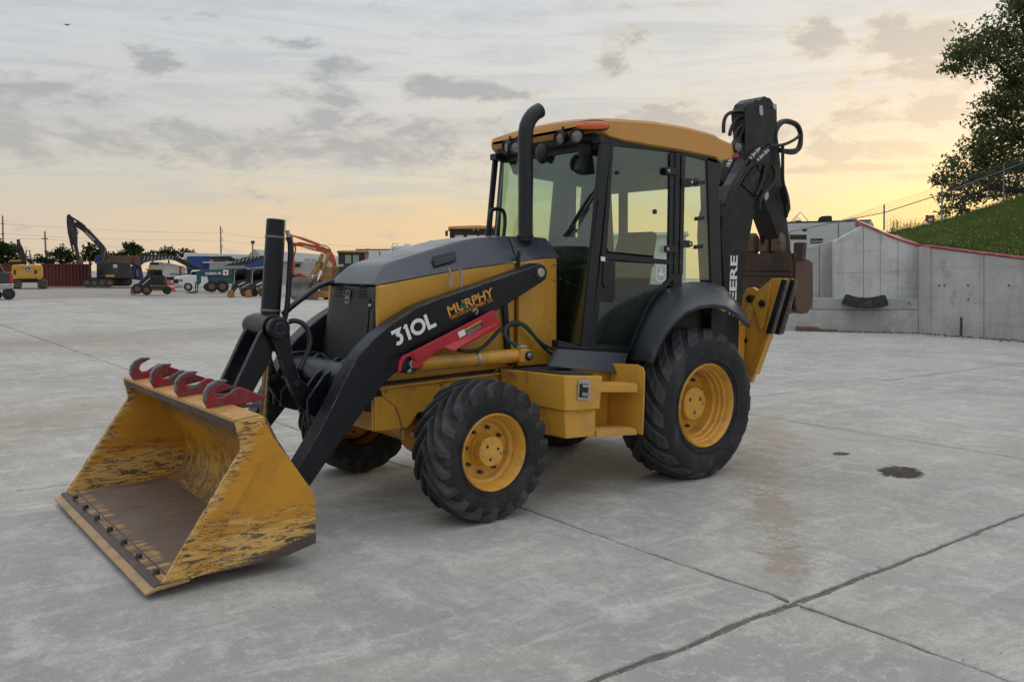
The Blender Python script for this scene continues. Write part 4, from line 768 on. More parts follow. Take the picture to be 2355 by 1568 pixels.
for x, y in ((1589, 419), (1585, 561)):
    plate('window_hinge', M['trim'], [(x - 20, y - 9), (x, y - 8), (x + 8, y - 5), (x + 9, y + 4), (x, y + 9), (x - 20, y + 7)], .712, .694, bevel=.003); disc('hinge_bolt', M['lightgrey'], tuple(PY(x + 2, y, .712).xz), .014, .70, .718, bevel=.002, n=12)
for x, y in ((1559, 362), (1558, 381), (1571, 365), (1570, 384), (1555, 620), (1554, 602), (1566, 621), (1565, 604)): disc('post_bolt', M['lightgrey'], tuple(PY(x, y, .70).xz), .008, .688, .700, bevel=0, n=8)
plate('hinge_strip', M['trim'], [(1554, 354), (1564, 356), (1560, 630), (1550, 630)], .700, .690, bevel=.002); plate('hinge_strip', M['trim'], [(1568, 358), (1576, 359), (1571, 630), (1563, 630)], .700, .690, bevel=.002)
for x, y in ((1612, 421), (1610, 503), (1608, 568)): plate('window_latch', M['trim'], [(x - 9, y - 4), (x + 10, y - 6), (x + 10, y + 3), (x - 9, y + 5)], .700, .68, bevel=.003)
MB().tube([PY(1606, 421, .72), PY(1604, 411, .72), PY(1598, 411, .72), PY(1598, 428, .72), PY(1604, 428, .72)], .006, 6).build('latch_handle', M['trim'], BL)
disc('window_stop', M['trim'], tuple(PY(1507, 487, .69).xz), .020, .676, .694); disc('window_stop', M['trim'], tuple(PY(1422, 397, .69).xz), .014, .676, .694)
badge(BL, PY(1520, 627, .684), (-1, 0, 0), (0.05, 0, 1), .125, .14, M['white'], None, 'door_emblem')
MB().tube([PY(1462, 428, .3), PY(1500, 415, .4), PY(1546, 402, .5)], .010, 6).build('gas_strut', M['interior'], BL)
# far hand rail by the hood
MB().tube([PY(1120, 545, -.45), PY(1126, 492, -.45), PY(1131, 482, -.45), PY(1150, 480, -.45), PY(1160, 488, -.45), PY(1162, 510, -.45), PY(1158, 545, -.45)], .017, 8, 1).build('hand_rail', M['frame'], BL)
# ---- roof
def roof_section(X, zb, ze, zc, w, inset=.0):
    h = [(-w + .03, zb), (-w, zb + .012), (-w, ze - .03), (-w + .02, ze - .008), (-w + .06, ze)] + [(-w + .06 + (2 * w - .12) * i / 8, ze + (zc - ze) * (1 - (2 * i / 8 - 1) ** 2)) for i in range(1, 8)] + [(w - .06, ze), (w - .02, ze - .008), (w, ze - .03), (w, zb + .012), (w - .03, zb)]
    return [V((X, y, z)) for y, z in h]
rs = [(.97, 2.745, 2.765, 2.785, .58), (.955, 2.725, 2.795, 2.82, .63), (.91, 2.70, 2.805, 2.84, .68), (.84, 2.665, 2.812, 2.86, .705), (.70, 2.650, 2.825, 2.885, .715), (.35, 2.645, 2.848, 2.915, .72), (0, 2.640, 2.850, 2.918, .72), (-.30, 2.632, 2.838, 2.90, .715), (-.42, 2.628, 2.828, 2.885, .71), (-.47, 2.60, 2.81, 2.865, .705), (-.66, 2.64, 2.785, 2.82, .69), (-.76, 2.69, 2.765, 2.79, .67), (-.79, 2.71, 2.75, 2.765, .65)]
MB().ring_loft([roof_section(*r_) for r_ in rs], smooth=True).build('cab_roof', M['yellow_roof'], BL, angle=32)
MB().hexa([V(p) for p in ((.62, -.64, 2.60), (.90, -.60, 2.66), (.90, .62, 2.66), (.62, .66, 2.60), (.62, -.66, 2.70), (.92, -.62, 2.715), (.92, .62, 2.715), (.62, .66, 2.70))]).build('visor_underside', M['trim'], BL, .01)
def worklamp(name, c, d, r=.058):
    d = V(d).normalized(); c = V(c); m = MB().lathe([(.0, -.07), (r * .6, -.068), (r * .85, -.045), (r, -.01), (r * 1.04, .014), (r * .98, .022), (r * .82, .020), (r * .80, .004)], c, d, 24); o = m.build(name, M['trim'], BL)
    MB().lathe([(r * .81, .006), (r * .5, .010), (0, .012)], c, d, 24).build('lens', M['lens'], o); MB().cyl(c - d * .03 + V((0, 0, r * .8)), c - d * .03 + V((0, 0, r * 1.6)), .012, n=8).build('bracket', M['trim'], o)
    return o
for px_, py_, dr in ((1166, 339, (1, -.15, -.12)), (1186, 339, (1, .5, -.12)), (1289, 318, (1, .15, -.12)), (1327, 313, (1, .55, -.12))): worklamp('work_lamp', PX(px_, py_, 1.0), dr, .055)
worklamp('rear_work_lamp', PY(1697, 338, .70), (.35, 1, -.05), .052)
plate('tail_marker', M['red'], [(1688, 356), (1699, 354), (1699, 362), (1688, 363)], .70, .66, bevel=.002)
# amber marker in the front corner of the roof
AP = [V(p) for p in ((.995, .50, 2.748), (.988, .56, 2.748), (.970, .615, 2.747), (.940, .662, 2.746), (.900, .698, 2.744), (.862, .716, 2.742))]
for nm, m_, k0, out, hh in (('marker_bezel', 'trim', 1.0, .0, .044), ('amber_marker', 'amber', .90, .012, .032)):
    rings = []; P_ = smooth_path(AP); n_ = len(P_)
    for i, p in enumerate(P_):
        u = i / (n_ - 1); u2 = .5 + (u - .5) * k0; k = max(.12, math.sin(PI * (.04 + .92 * u)) ** .55); d = (P_[min(i + 1, n_ - 1)] - P_[max(i - 1, 0)]).normalized(); nr = d.cross(V((0, 0, 1))); nr = nr if nr.x + nr.y > 0 else -nr
        q = p + nr * out + V((0, 0, 0)); rings.append([q + nr * (.016 * k * math.cos(a)) + V((0, 0, hh * k * math.sin(a))) for a in [2 * PI * j / 12 for j in range(12)]])
    if nm == 'amber_marker': rings = rings[1:-1]
    MB().ring_loft(rings).build(nm, M[m_], BL)
# ---- rear fenders
FO = [(1499, 833), (1513, 795), (1530, 764), (1552, 737), (1578, 715), (1608, 703), (1640, 699), (1668, 704), (1697, 722), (1725, 749)]
FI = [(1445, 829), (1467, 776), (1486, 730), (1506, 696), (1530, 669), (1556, 654), (1590, 649), (1630, 650), (1662, 660), (1690, 690)]
for s in (1, -1):
    fo = [PY(a, b, 1.06) for a, b in FO]; fi = [PY(a, b, .70) for a, b in FI]
    f = MB(); rows = []
    for a, b in zip(fo, fi):
        row = []
        for u, bul in ((0, 0), (.12, .25), (.3, .42), (.5, .38), (.75, .2), (1, 0)):
            p = a.lerp(b, u); nrm = V((p.x - 0, 0, p.z - .62)); nrm = nrm.normalized(); p = p + nrm * bul * .05; row.append(V((p.x, p.y * s, p.z)))
        # the folded lip underneath
        nrm = V((a.x, 0, a.z - .62)).normalized(); row = [V(((a - nrm * .028).x, (a.y - .012) * s, (a - nrm * .028).z))] + row
        rows.append(row)
    f.ring_loft(rows, closed=False, caps=False, smooth=True); o = f.build('rear_fender', M['fender'], BL, angle=40)
    md = o.modifiers.new('thickness', 'SOLIDIFY'); md.thickness = .012; md.offset = 0
    # dark wheel-arch inside
    g = MB(); g.ring_loft([[V((.93, .58 * s, .95)), V((.55, .58 * s, 1.32)), V((.10, .58 * s, 1.48)), V((-.35, .58 * s, 1.45)), V((-.98, .58 * s, 1.25)), V((-.98, .58 * s, .8)), V((.93, .58 * s, .8))], [V((.93, .54 * s, .95)), V((.55, .54 * s, 1.32)), V((.10, .54 * s, 1.48)), V((-.35, .54 * s, 1.45)), V((-.98, .54 * s, 1.25)), V((-.98, .54 * s, .8)), V((.93, .54 * s, .8))]], smooth=False); g.build('wheel_arch', M['trim'], BL)
# ---- step, tool box and cab underside
for s in (1, -1):
    k_ = [PY(1284, 801, .70), PY(1446, 812, .70), PY(1438, 838, .77), PY(1424, 861, .80), PY(1395, 856, .80), PY(1264, 843, .80), PY(1272, 824, .77)]
    sk = [V((p.x, p.y * s, p.z)) for p in k_]; MB().prism(sk, (0, -.03 * s, 0)).build('cab_skirt', M['fender'], BL, .008)
for s in (1, -1):
    def sy(p): return V((p[0], p[1] * s, p[2]))
    bx = MB(); bx.hexa([sy(p) for p in ((1.64, .45, .70), (1.525, 1.030, .683), (1.205, 1.035, .672), (1.20, .45, .70), (1.66, .45, .935), (1.548, 1.03, .935), (1.182, 1.035, .907), (1.17, .45, .93))]); tb = bx.build('tool_box', M['yellow'], BL, .008)
    bx = MB(); bx.hexa([sy(p) for p in ((1.60, .45, .50), (1.49, 1.0, .482), (1.215, 1.005, .474), (1.21, .45, .50), (1.63, .45, .698), (1.512, 1.0, .68), (1.215, 1.005, .670), (1.20, .45, .698))]); bx.build('tool_box_base', M['yellow'], tb, .008)
    for k0, k1 in ((.08, .48), (.52, .95)):
        bx = MB(); c = [V((1.655, .47, .938)), V((1.535, 1.005, .938)), V((1.195, 1.005, .911)), V((1.19, .47, .933))]
        q = [c[0].lerp(c[1], k0).lerp(c[3].lerp(c[2], k0), .05), c[0].lerp(c[1], k1).lerp(c[3].lerp(c[2], k1), .05), c[0].lerp(c[1], k1).lerp(c[3].lerp(c[2], k1), .95), c[0].lerp(c[1], k0).lerp(c[3].lerp(c[2], k0), .95)]
        bx.prism([sy(p) for p in q], (0, 0, .006)); bx.build('tread_plate', M['grip'], tb, .001)
    # latch on the outer face
    bx = MB(); la = [tuple(PY(a, b, 1.037).xz) for a, b in ((1330, 873), (1358, 874), (1355, 920), (1327, 919))]; bx.prism([V((x, 1.037 * s, z)) for x, z in la], (0, .006 * s, 0)); lo = bx.build('latch_plate', M['lightgrey'], tb, .003)
    la = [tuple(PY(a, b, 1.045).xz) for a, b in ((1334, 882), (1354, 883), (1352, 914), (1332, 913))]; MB().prism([V((x, 1.044 * s, z)) for x, z in la], (0, .002 * s, 0)).build('latch_recess', M['trim'], tb)
    la = [tuple(PY(a, b, 1.045).xz) for a, b in ((1338, 884), (1353, 885), (1352, 891), (1338, 890))]; MB().prism([V((x, 1.047 * s, z)) for x, z in la], (0, .008 * s, 0)).build('latch_handle', M['steel'], tb, .002)
    la = [tuple(PY(a, b, 1.045).xz) for a, b in ((1337, 902), (1350, 903), (1349, 911), (1337, 910))]; MB().prism([V((x, 1.047 * s, z)) for x, z in la], (0, .008 * s, 0)).build('latch_hasp', M['steel'], tb, .002)
    la = [tuple(PY(a, b, 1.006).xz) for a, b in ((1328, 938), (1361, 936), (1361, 949), (1328, 951))]; MB().prism([V((x, 1.0055 * s, z)) for x, z in la], (0, .001 * s, 0)).build('yellow_sticker', mat('lemon_sticker', (.50, .30, .02), .6), tb)
    stp = MB().hexa([sy(p) for p in ((1.22, .72, .44), (.80, .72, .43), (.80, .70, .43), (1.22, .70, .44), (1.20, .72, .93), (.80, .72, .93), (.80, .70, .93), (1.20, .70, .93))]).build('step_back_panel', M['yellow'], BL, .003)
    fl_ = [PY(a, b, 1.03) for a, b in ((1449, 842), (1470, 842), (1480, 850), (1482, 870), (1479, 920), (1464, 1002))]
    poly = [(1.03, fl_[-1].z), (1.035, .66), (1.035, .90), (1.02, .945), (.97, .962), (.74, .955), (.72, .45)]
    MB().prism([V((.815 - .06 * (y - .72) / .3, y * s, z)) for y, z in poly], (-.014, 0, 0)).build('step_side_plate', M['yellow'], stp, .004)
    for z0, z1 in ((.44, .482), (.762, .818)):
        MB().hexa([sy(p) for p in ((1.212, .74, z0 + .02), (.80, .74, z0), (.80, 1.02, z0), (1.212, 1.02, z0 + .03), (1.212, .74, z1 + .02), (.80, .74, z1), (.80, 1.02, z1), (1.212, 1.02, z1 + .03))]).build('step_tread', M['yellow'], stp, .004)
        tm = MB()
        for r_, yy in enumerate((1.008, .975, .94, .90)):
            for i in range(17):
                x = 1.195 - i * .023 - (r_ % 2) * .011; zt = z1 + .03 * (x - .80) / .412 + .001; tm.add([(x - .009, yy * s - .006, zt), (x + .009, yy * s - .006, zt), (x + .009, yy * s + .006, zt), (x - .009, yy * s + .006, zt), (x - .003, yy * s, zt + .012), (x + .003, yy * s, zt + .012)], [(0, 1, 5, 4), (1, 2, 5), (2, 3, 4, 5), (3, 0, 4)])
        tm.build('tread_teeth', M['yellow'], stp)
# ---- rear frame, stabilisers
MB().box((-1.12, -.55, .45), (-.95, .55, 1.18)).build('backhoe_frame', M['yellow'], BL, .01)
MB().hexa([V(p) for p in ((-1.30, -.16, .60), (-1.10, -.16, .60), (-1.10, .16, .60), (-1.30, .16, .60), (-1.38, -.14, 1.35), (-1.10, -.14, 1.35), (-1.10, .14, 1.35), (-1.38, .14, 1.35))]).build('swing_frame', M['yellow'], BL, .015)
MB().box((-.75, -.62, 1.02), (-.50, .62, 1.30)).build('rear_cab_support', M['trim'], BL, .01)
for s in (1, -1):
    sp = lambda pts, X, t, nm, m, par=BL, bev=.006: MB().prism([V((X, PX(a, b, X).y * s, PX(a, b, X).z)) for a, b in pts], (t, 0, 0)).build(nm, m, par, bev)
    leg = sp([(1712, 880), (1690, 850), (1684, 780), (1700, 745), (1706, 700), (1708, 680), (1716, 664), (1730, 660), (1742, 668), (1752, 660), (1775, 640), (1796, 640), (1789, 680), (1778, 730), (1762, 768), (1740, 840), (1727, 880)], -1.15, -.05, 'stabiliser_leg', M['yellow'])
    sp([(1768, 770), (1760, 768), (1722, 850), (1735, 862)], -1.135, -.08, 'leg_tube', M['yellow'], leg)
    sp([(1728, 694), (1740, 680), (1760, 660), (1772, 652), (1768, 690), (1756, 752), (1748, 760), (1738, 722)], -1.12, -.022, 'leg_gusset', M['yellow'], leg)
    sp([(1796, 640), (1804, 640), (1770, 766), (1758, 762)], -1.10, -.06, 'pad_bracket', M['yellow'], leg)
    sp([(1797, 642), (1808, 644), (1772, 768), (1760, 766)], -1.095, -.02, 'rubber_pad', M['trim'], leg, .003); sp([(1806, 644), (1814, 646), (1778, 768), (1771, 768)], -1.10, -.02, 'pad_face', M['padface'], leg, .003)
    sp([(1808, 641), (1818, 641), (1783, 768), (1773, 768)], -1.18, -.06, 'pad_bracket', M['yellow'], leg)
    sp([(1817, 641), (1828, 644), (1790, 770), (1781, 768)], -1.175, -.02, 'rubber_pad', M['trim'], leg, .003); sp([(1827, 645), (1833, 650), (1800, 768), (1789, 770)], -1.18, -.02, 'pad_face', M['padface'], leg, .003)
    for a, b, r in ((1724, 687, .036), (1752, 698, .032), (1708, 783, .026)):
        c = PX(a, b, -1.11); MB().cyl((-1.10, c.y * s, c.z), (-1.22, c.y * s, c.z), r, n=16).build('stabiliser_pin', M['trim'], leg, .003)
    MB().cyl((-1.17, .30 * s, .72), (-1.17, .60 * s, 1.40), .045).build('stabiliser_cylinder', M['yellow'], leg)
# ---- backhoe boom, dipper and bucket
YB = .15
BOOM = [(1672, 735), (1664, 640), (1659, 540), (1661, 500), (1672, 460), (1692, 425), (1722, 395), (1742, 360), (1745, 330), (1741, 290), (1738, 255), (1746, 232), (1758, 222), (1772, 226), (1784, 245), (1785, 268), (1779, 320), (1768, 372), (1752, 420), (1740, 462), (1735, 490), (1722, 560), (1711, 640), (1704, 735)]
bm_ = plate('backhoe_boom', M['boomblack'], BOOM, YB, -YB, bevel=.008)
for s in (1, -1): plate('boom_head', M['boomblack'], [(1712, 246), (1720, 239), (1731, 238), (1738, 229), (1747, 231), (1759, 221), (1764, 226), (1760, 262), (1752, 320), (1745, 372), (1722, 392), (1712, 372), (1715, 300)], YB + .014 if s > 0 else -YB - .002, YB + .002 if s > 0 else -YB - .014, bm_, bevel=.004)
plate('boom_gusset', M['boomblack'], [(1705, 424), (1722, 400), (1738, 380), (1748, 400), (1744, 440), (1736, 452), (1712, 430)], YB + .012, YB, bm_, bevel=.006)
for a, b, r in ((1728, 413, .055), (1740, 402, .04), (1745, 385, .03)): disc('lightening_hole', M['trim'], tuple(PY(a, b, YB).xz), r, YB + .010, YB + .014, bm_, bevel=0)
cb = lambda pts: [PY(a, b, YB + .0015) for a, b in pts]
a, b = PY(1692.5, 688, YB + .002), PY(1697.5, 521, YB + .002); lettering('boom_lettering', 'DEERE', a + (a - b).normalized() * .205, b - a, (1, 0, 0), .152, M['white'], bm_, bold=.03, wide=1.46, depth=.002)
# dipper (crowd arm) behind the boom
dp = plate('dipper_arm', M['boomblack'], [(1772, 250), (1782, 238), (1787, 246), (1788, 300), (1796, 380), (1810, 500), (1818, 572), (1826, 600), (1812, 606), (1802, 590), (1788, 545), (1772, 500), (1758, 470), (1750, 430), (1758, 380), (1764, 320)], .11, -.11, bevel=.008)
disc('boom_tip_pin', M['lightgrey'], tuple(PY(1780, 246, YB).xz), .030, -.17, .165, bm_); plate('link_guard', M['lightgrey'], [(1747, 243), (1754, 243), (1756, 262), (1752, 268), (1747, 262)], YB + .02, YB + .015, bm_, bevel=.006)
plate('dipper_stop', M['lightgrey'], [(1760, 438), (1767, 437), (1769, 452), (1764, 462), (1759, 455)], YB + .02, YB, dp, bevel=.006)
MB().cyl(PY(1742, 245, .05), PY(1712, 300, .06), .030, n=16).build('boom_cylinder_rod', M['chrome'], BL); MB().cyl(PY(1715, 295, .06), PY(1650, 420, .08), .060, n=20).build('boom_cylinder', M['boomblack'], BL, .006)
MB().cyl(PY(1762, 430, -.08), PY(1752, 505, -.08), .06, n=16).build('dipper_cylinder', M['boomblack'], BL); MB().cyl(PY(1752, 500, -.08), PY(1760, 575, -.08), .045).build('bucket_crowd_rod', M['boomblack'], BL)
# hoses at the top of the boom
for pts, r in (([(1716, 258), (1690, 257), (1672, 262), (1664, 280), (1664, 306)], .018), ([(1718, 272), (1702, 270), (1688, 282), (1680, 300), (1678, 312)], .018), ([(1722, 286), (1706, 290), (1694, 306), (1690, 318)], .018)): MB().tube([PY(a, b, .06) for a, b in pts], r, 8, 2).build('boom_hose', M['hose'], bm_)
HL = [(1782, 328), (1782, 300), (1796, 280), (1818, 278), (1836, 290), (1843, 312), (1840, 338), (1826, 350), (1806, 349), (1792, 344)]
for k in range(3): MB().tube([PY(a + random.uniform(-3, 3), b + random.uniform(-3, 3), .10 - .05 * k) for a, b in HL], .024, 8, 2).build('looped_hose', M['hose'], bm_)
MB().tube([PY(a, b, .16) for a, b in ((1770, 335), (1800, 335), (1828, 322), (1838, 312))], .016, 8, 2).build('boom_hose', M['hose'], bm_)
for pts in ([(1800, 335), (1800, 380), (1800, 420), (1808, 440), (1812, 470)], [(1754, 336), (1730, 350), (1715, 372), (1700, 400), (1680, 430), (1664, 470)], [(1768, 338), (1745, 352), (1725, 375), (1700, 420), (1676, 450), (1662, 500)], [(1776, 380), (1784, 400), (1780, 420), (1765, 436), (1750, 450), (1746, 480)], [(1760, 380), (1756, 410), (1744, 440), (1738, 450)]): MB().tube([PY(a, b, .17) for a, b in pts], .017, 8, 2).build('boom_hose', M['hose'], bm_)
for p0, p1 in (((1746, 342), (1722, 368)), ((1766, 346), (1738, 372)), ((1681, 368), (1672, 386))):
    for k in range(5): 
        a = (p0[0] + (p1[0] - p0[0]) * k / 5, p0[1] + (p1[1] - p0[1]) * k / 5); b = (p0[0] + (p1[0] - p0[0]) * (k + .7) / 5, p0[1] + (p1[1] - p0[1]) * (k + .7) / 5); MB().cyl(PY(*a, .19), PY(*b, .19), .022 if k % 2 else .016, n=8).build('hose_fitting', M['lightgrey'], bm_)
MB().tube([PY(a, b, .12) for a, b in ((1800, 430), (1806, 450), (1812, 475), (1810, 500))], [.02, .035, .03, .01], 8, 1).build('hose_sleeve', mat('green_fabric_sleeve', (.05, .055, .035), .9), bm_)
# digging bucket folded up behind
XB = -2.22
def bb(px, py, X=XB): return PX(px, py, X)
b0, b1, b2, b3 = bb(1700, 582), bb(1822, 580), bb(1824, 722), bb(1700, 722)
bkt = MB().prism([V((XB, b0.y, 1.88)), V((XB, b1.y, 1.88)), V((XB, b1.y, 1.26)), V((XB, b0.y, 1.26))], (-.03, 0, 0)).build('digging_bucket', M['rust'], BL, .006)
MB().box((XB + .012, b0.y, 1.70), (XB, b1.y, 1.86)).build('lip_plate', M['rust'], bkt, .004)
MB().box((XB + .016, b0.y, 1.655), (XB, b1.y, 1.675)).build('weld_bar', M['edge_steel'], bkt, .003)
sp_ = [(1822, 580), (1862, 604), (1863, 680), (1860, 705), (1850, 720), (1838, 722), (1826, 716), (1822, 700)]
for yy in (b1.y, b0.y): MB().prism([V((XB - .02 + (PY(a, c, b1.y).x - PY(1822, 580, b1.y).x), yy, PY(a, c, b1.y).z)) for a, c in sp_], (0, .025, 0)).build('bucket_cheek', mat('rusted_cheek_steel', (.11, .062, .042), .6, .2, var=.2, vscale=6, dirt=(.05, .04, .035), dscale=4, damt=.6), bkt, .004)
MB().prism([V((XB - .02 + (PY(a, c, b1.y).x - PY(1822, 580, b1.y).x) * .97, b0.y + .02, PY(a, c, b1.y).z + .004)) for a, c in sp_[1:]], (0, b1.y - b0.y - .03, 0)).build('bucket_shell', M['rust'], bkt, .01)
for a in (1729, 1760, 1788, 1838):
    X_ = XB - .03; c = bb(a, 580, X_); yk = c.y
    th = MB().prism([V((X_ + .03, yk - .055, 1.80)), V((X_ + .03, yk + .055, 1.80)), V((X_ + .02, yk + .06, 1.99)), V((X_ + .02, yk - .06, 1.99))], (-.07, 0, 0)).build('tooth_shank', M['rust'], bkt, .014)
    if a < 1830: MB().ring_loft([[V((X_ + .045 * k + .0, yk + .055 * k * sx, z)) if False else V((X_ - .01 + .05 * k * cx_, yk + .058 * k * sx, z)) for cx_, sx in ((1, -1), (1, 1), (-1, 1), (-1, -1))] for z, k in ((1.90, 1.0), (2.0, 1.05), (2.06, .9), (2.10, .5))], smooth=False).build('bucket_tooth', M['tooth'], th, .012)

# small fittings on the left flank
for x_, z_ in ((1.40, 1.74), (1.13, 1.72), (1.12, 1.30), (1.10, 1.08)): disc('cowl_bolt', M['steel'], (x_, z_ - .03), .007, .391, .397, bevel=0, n=8)
plate('cowl_seam', M['mouth'], [(1.452, 1.70), (1.447, 1.70), (1.447, .95), (1.452, .95)], .3935, .392, px=False, bevel=0)
for a, b in ((1230, 622), (1222, 640)): pass
lettering('bolt_mark', '13', PY(1252, 603, .3935), (-1, 0, 0), (0, 0, 1), .022, M['trim'], BL, depth=.001)
plate('round_sticker', M['trim'], [(1010, 897), (1016, 896), (1017, 903), (1011, 904)], .4245, .4225, bevel=0)
for i in range(5): disc('frame_bolt', M['steel'], (2.60 - .22 * i, .83 + .008 * i), .010, .42, .430, bevel=0, n=8)
disc('frame_bolt', M['steel'], tuple(PY(1143, 851, .44).xz), .012, .42, .445, bevel=0, n=8); disc('frame_bolt', M['steel'], tuple(PY(1182, 861, .60).xz), .012, .55, .612, bevel=0, n=8)
plate('pin_keeper', M['steel'], [(2.545, 1.005), (2.575, .985), (2.555, .972), (2.53, .985)], .645, .638, px=False, bevel=.002)
# ------------------------------------------------------------------ right hand side: dock, retaining walls, hill, fence, tree, caravan
FH = V((FW.x, FW.y, 0)).normalized(); RH = V((RT.x, RT.y, 0)).normalized(); ZU = V((0, 0, 1))
def PD(px, py, depth):
    """point seen at a picture point, at a given distance ahead"""
    d = ray(px, py); return CAM + d * (depth / d.dot(FH))
class Wall:
    """vertical plane through two ground points"""
    def __init__(s, a, b): s.a = V(a); s.u = V((b[0] - a[0], b[1] - a[1], 0)).normalized(); s.n = s.u.cross(ZU); s.n = s.n if s.n.dot(FH) > 0 else -s.n
    def at(s, px, py, back=0.0):
        d = ray(px, py); t = (s.a + s.n * back - CAM).dot(s.n) / d.dot(s.n); return CAM + d * t
    def base(s, px, back=0.0, z=0.0):
        p = s.at(px, 700, back); return V((p.x, p.y, z))
g0, g1 = PZ(2112, 766), PZ(2355, 785); WR = Wall(g0, g1)
WD = Wall(PZ(1860, 761), PZ(2110, 766))
def wall_piece(name, m, w, pts, thick, parent, back=0.0, bevel=.015): return MB().prism([w.at(a, b, back) for a, b in pts], w.n * thick).build(name, m, parent, bevel)
rw = tag(empty('retaining_wall', tuple(WR.base(2230))), 'grey poured concrete retaining wall with a red painted top edge below the grass bank', 'wall')
def child(o, root): o.parent = root; o.matrix_parent_inverse = Matrix.Translation(-V(root.location)); return o
top = lambda x: 567.5 + (x - 2118) * (30 / 237)
bot = lambda x: 766 + (x - 2112) * (19 / 243) + 2
for x0, x1, off in ((2113, 2138, -.06), (2138.6, 2170, 0), (2170.3, 2262, .012), (2263.2, 2430, 0), (2431, 2640, .01), (2641, 2900, 0)):
    o = MB().prism([WR.at(a, b, off) for a, b in ((x0, top(x0)), (x1, top(x1)), (x1, bot(x1)), (x0, bot(x0)))], WR.n * .34).build('wall_panel', M['wall'], None, .012); child(o, rw)
for a, b in ((2160, 657), (2172, 657), (2226, 656), (2320, 656), (2227, 688)):
    c = WR.at(a, b); child(MB().cyl(c - WR.n * .01 + WR.n * .0, c - WR.n * .003, .035, n=10).build('form_tie_hole', M['joint'], None), rw)
c = WR.at(2222, 735); child(MB().prism([WR.at(a, b, -.004) for a, b in ((2208, 728), (2213, 730), (2213, 772), (2207, 774))], WR.n * .003).build('rust_stain', M['rust'], None), rw)
cap = MB(); pts = [(x, top(x) - 1) for x in (2113, 2200, 2300, 2430, 2640, 2900)]
child(MB().ring_loft([[WR.at(x, y, -.03) + ZU * .0, WR.at(x, y, -.03) + ZU * .05, WR.at(x, y, -.03) + ZU * .06 + WR.n * .40, WR.at(x, y, -.03) + WR.n * .40] for x, y in pts], smooth=False).build('painted_cap', M['redpaint'], None, .01), rw)
# wing wall standing on the dock, and the darker wall left of it
ww = tag(empty('wing_wall', tuple(WD.base(2010, .45))), 'pale board-marked concrete wing wall with a sloping red top beside the dock', 'wall')
wt = lambda x: 568 if x > 2115 else 555 + (x - 1919) * (-37 / 66) if x < 1985 else 518 + (x - 1985) * (50 / 130)
for x0, x1, off in ((1919, 1985.4, .45), (1986, 2024.6, .462), (2025.2, 2064.5, .45), (2065, 2126, .458)):
    o = MB().prism([WD.at(a, b, off) for a, b in ((x0, wt(x0)), (x1, wt(x1)), (x1, 690), (x0, 690))], WD.n * .3).build('wall_panel', M['wall_light'], None, .012); child(o, ww)
    o = MB().prism([WD.at(a, b, off - .004) for a, b in ((x0 + 1, 627 - (x0 - 1919) * .02), (x1 - 1, 626 - (x0 - 1919) * .02), (x1 - 1, 627.2 - (x0 - 1919) * .02), (x0 + 1, 628.2 - (x0 - 1919) * .02))], WD.n * .003).build('pour_line', M['wall'], None); child(o, ww)
for x0, y0, x1, y1, d in ((1983, 517, 2120, 569, .42),):
    a, b = WD.at(x0, y0, d), WD.at(x1, y1, d); m_ = a.lerp(b, .55) - ZU * .06
    child(MB().ring_loft([[p, p + ZU * .06, p + ZU * .24 + WD.n * .8, p + WD.n * .8] for p in (a, m_, b)], smooth=False).build('painted_cap', M['redpaint'], None, .01), ww)
dw = tag(empty('dark_side_wall', tuple(WD.base(1870, 1.0))), 'weathered darker concrete wall behind the digging bucket, left of the pale wing wall', 'wall')
for x0, x1 in ((1760, 1836), (1837, 1884), (1885, 1930)):
    child(MB().prism([WD.at(a, b, 1.0) for a, b in ((x0, 598 - (x0 - 1760) * .29), (x1, 598 - (x1 - 1760) * .29), (x1, 692), (x0, 692))], WD.n * .3).build('wall_panel', M['wall'], None, .012), dw)
dk = tag(empty('loading_dock', tuple(WD.base(1960))), 'low concrete loading dock with a steel faced edge, tyre hung on its front', 'loading dock')
child(MB().prism([WD.at(a, b, 0) for a, b in ((1740, 712), (2122, 713), (2122, 768), (1740, 764))], WD.n * 2.4).build('dock_body', M['wall'], None, .015), dk)
child(MB().prism([WD.at(a, b, .02) for a, b in ((1740, 683), (1868, 685), (1868, 711.5), (1740, 711))], WD.n * 2.3).build('dock_edge', M['wall'], None, .02), dk)
child(MB().prism([WD.at(a, b, -.01) for a, b in ((1869, 685), (2122, 688), (2122, 712.5), (1869, 711.5))], WD.n * 2.3).build('steel_edge_plate', mat('grey_painted_steel_edge', (.34, .35, .35), .5, var=.1), None, .02), dk)
c = WD.at(2090, 697, -.012); child(MB().cyl(c, c - WD.n * .02, .03, n=10).build('edge_bolt', M['joint'], None), dk)
us = WD.u if WD.u.dot(RH) > 0 else -WD.u; pc = WD.at(1989, 699, -.22); R_ = 1.9; cc = pc + ZU * (R_ - .13); tb = MB(); lg = MB(); rings = []
for i in range(15):
    a = RAD(-90 - 20 + 40 * i / 14); d = us * math.cos(a) + ZU * math.sin(a); c = cc + d * (R_ - .16); rings.append([c + d * (.16 * x_) + WD.n * (.20 * y_) for x_, y_ in ((1, -.8), (1, .8), (.6, 1), (-.3, 1), (-1, .8), (-1, -.8), (-.3, -1), (.6, -1))])
tb.ring_loft(rings, smooth=True); tyo = tb.build('tyre_bumper', M['rubber']); tag(tyo, 'black tyre section hung as a bumper on the dock edge', 'tyre')
for i in range(19):
    a = RAD(-90 - 19.5 + 39 * (i + .5) / 19); d = us * math.cos(a) + ZU * math.sin(a); tq = d.cross(WD.n); lg.obox(cc + d * (R_ - .13) - WD.n * .205, tq * .022, WD.n * .02, d * .14)
lg.build('tread_blocks', M['rubber_lug'], tyo)
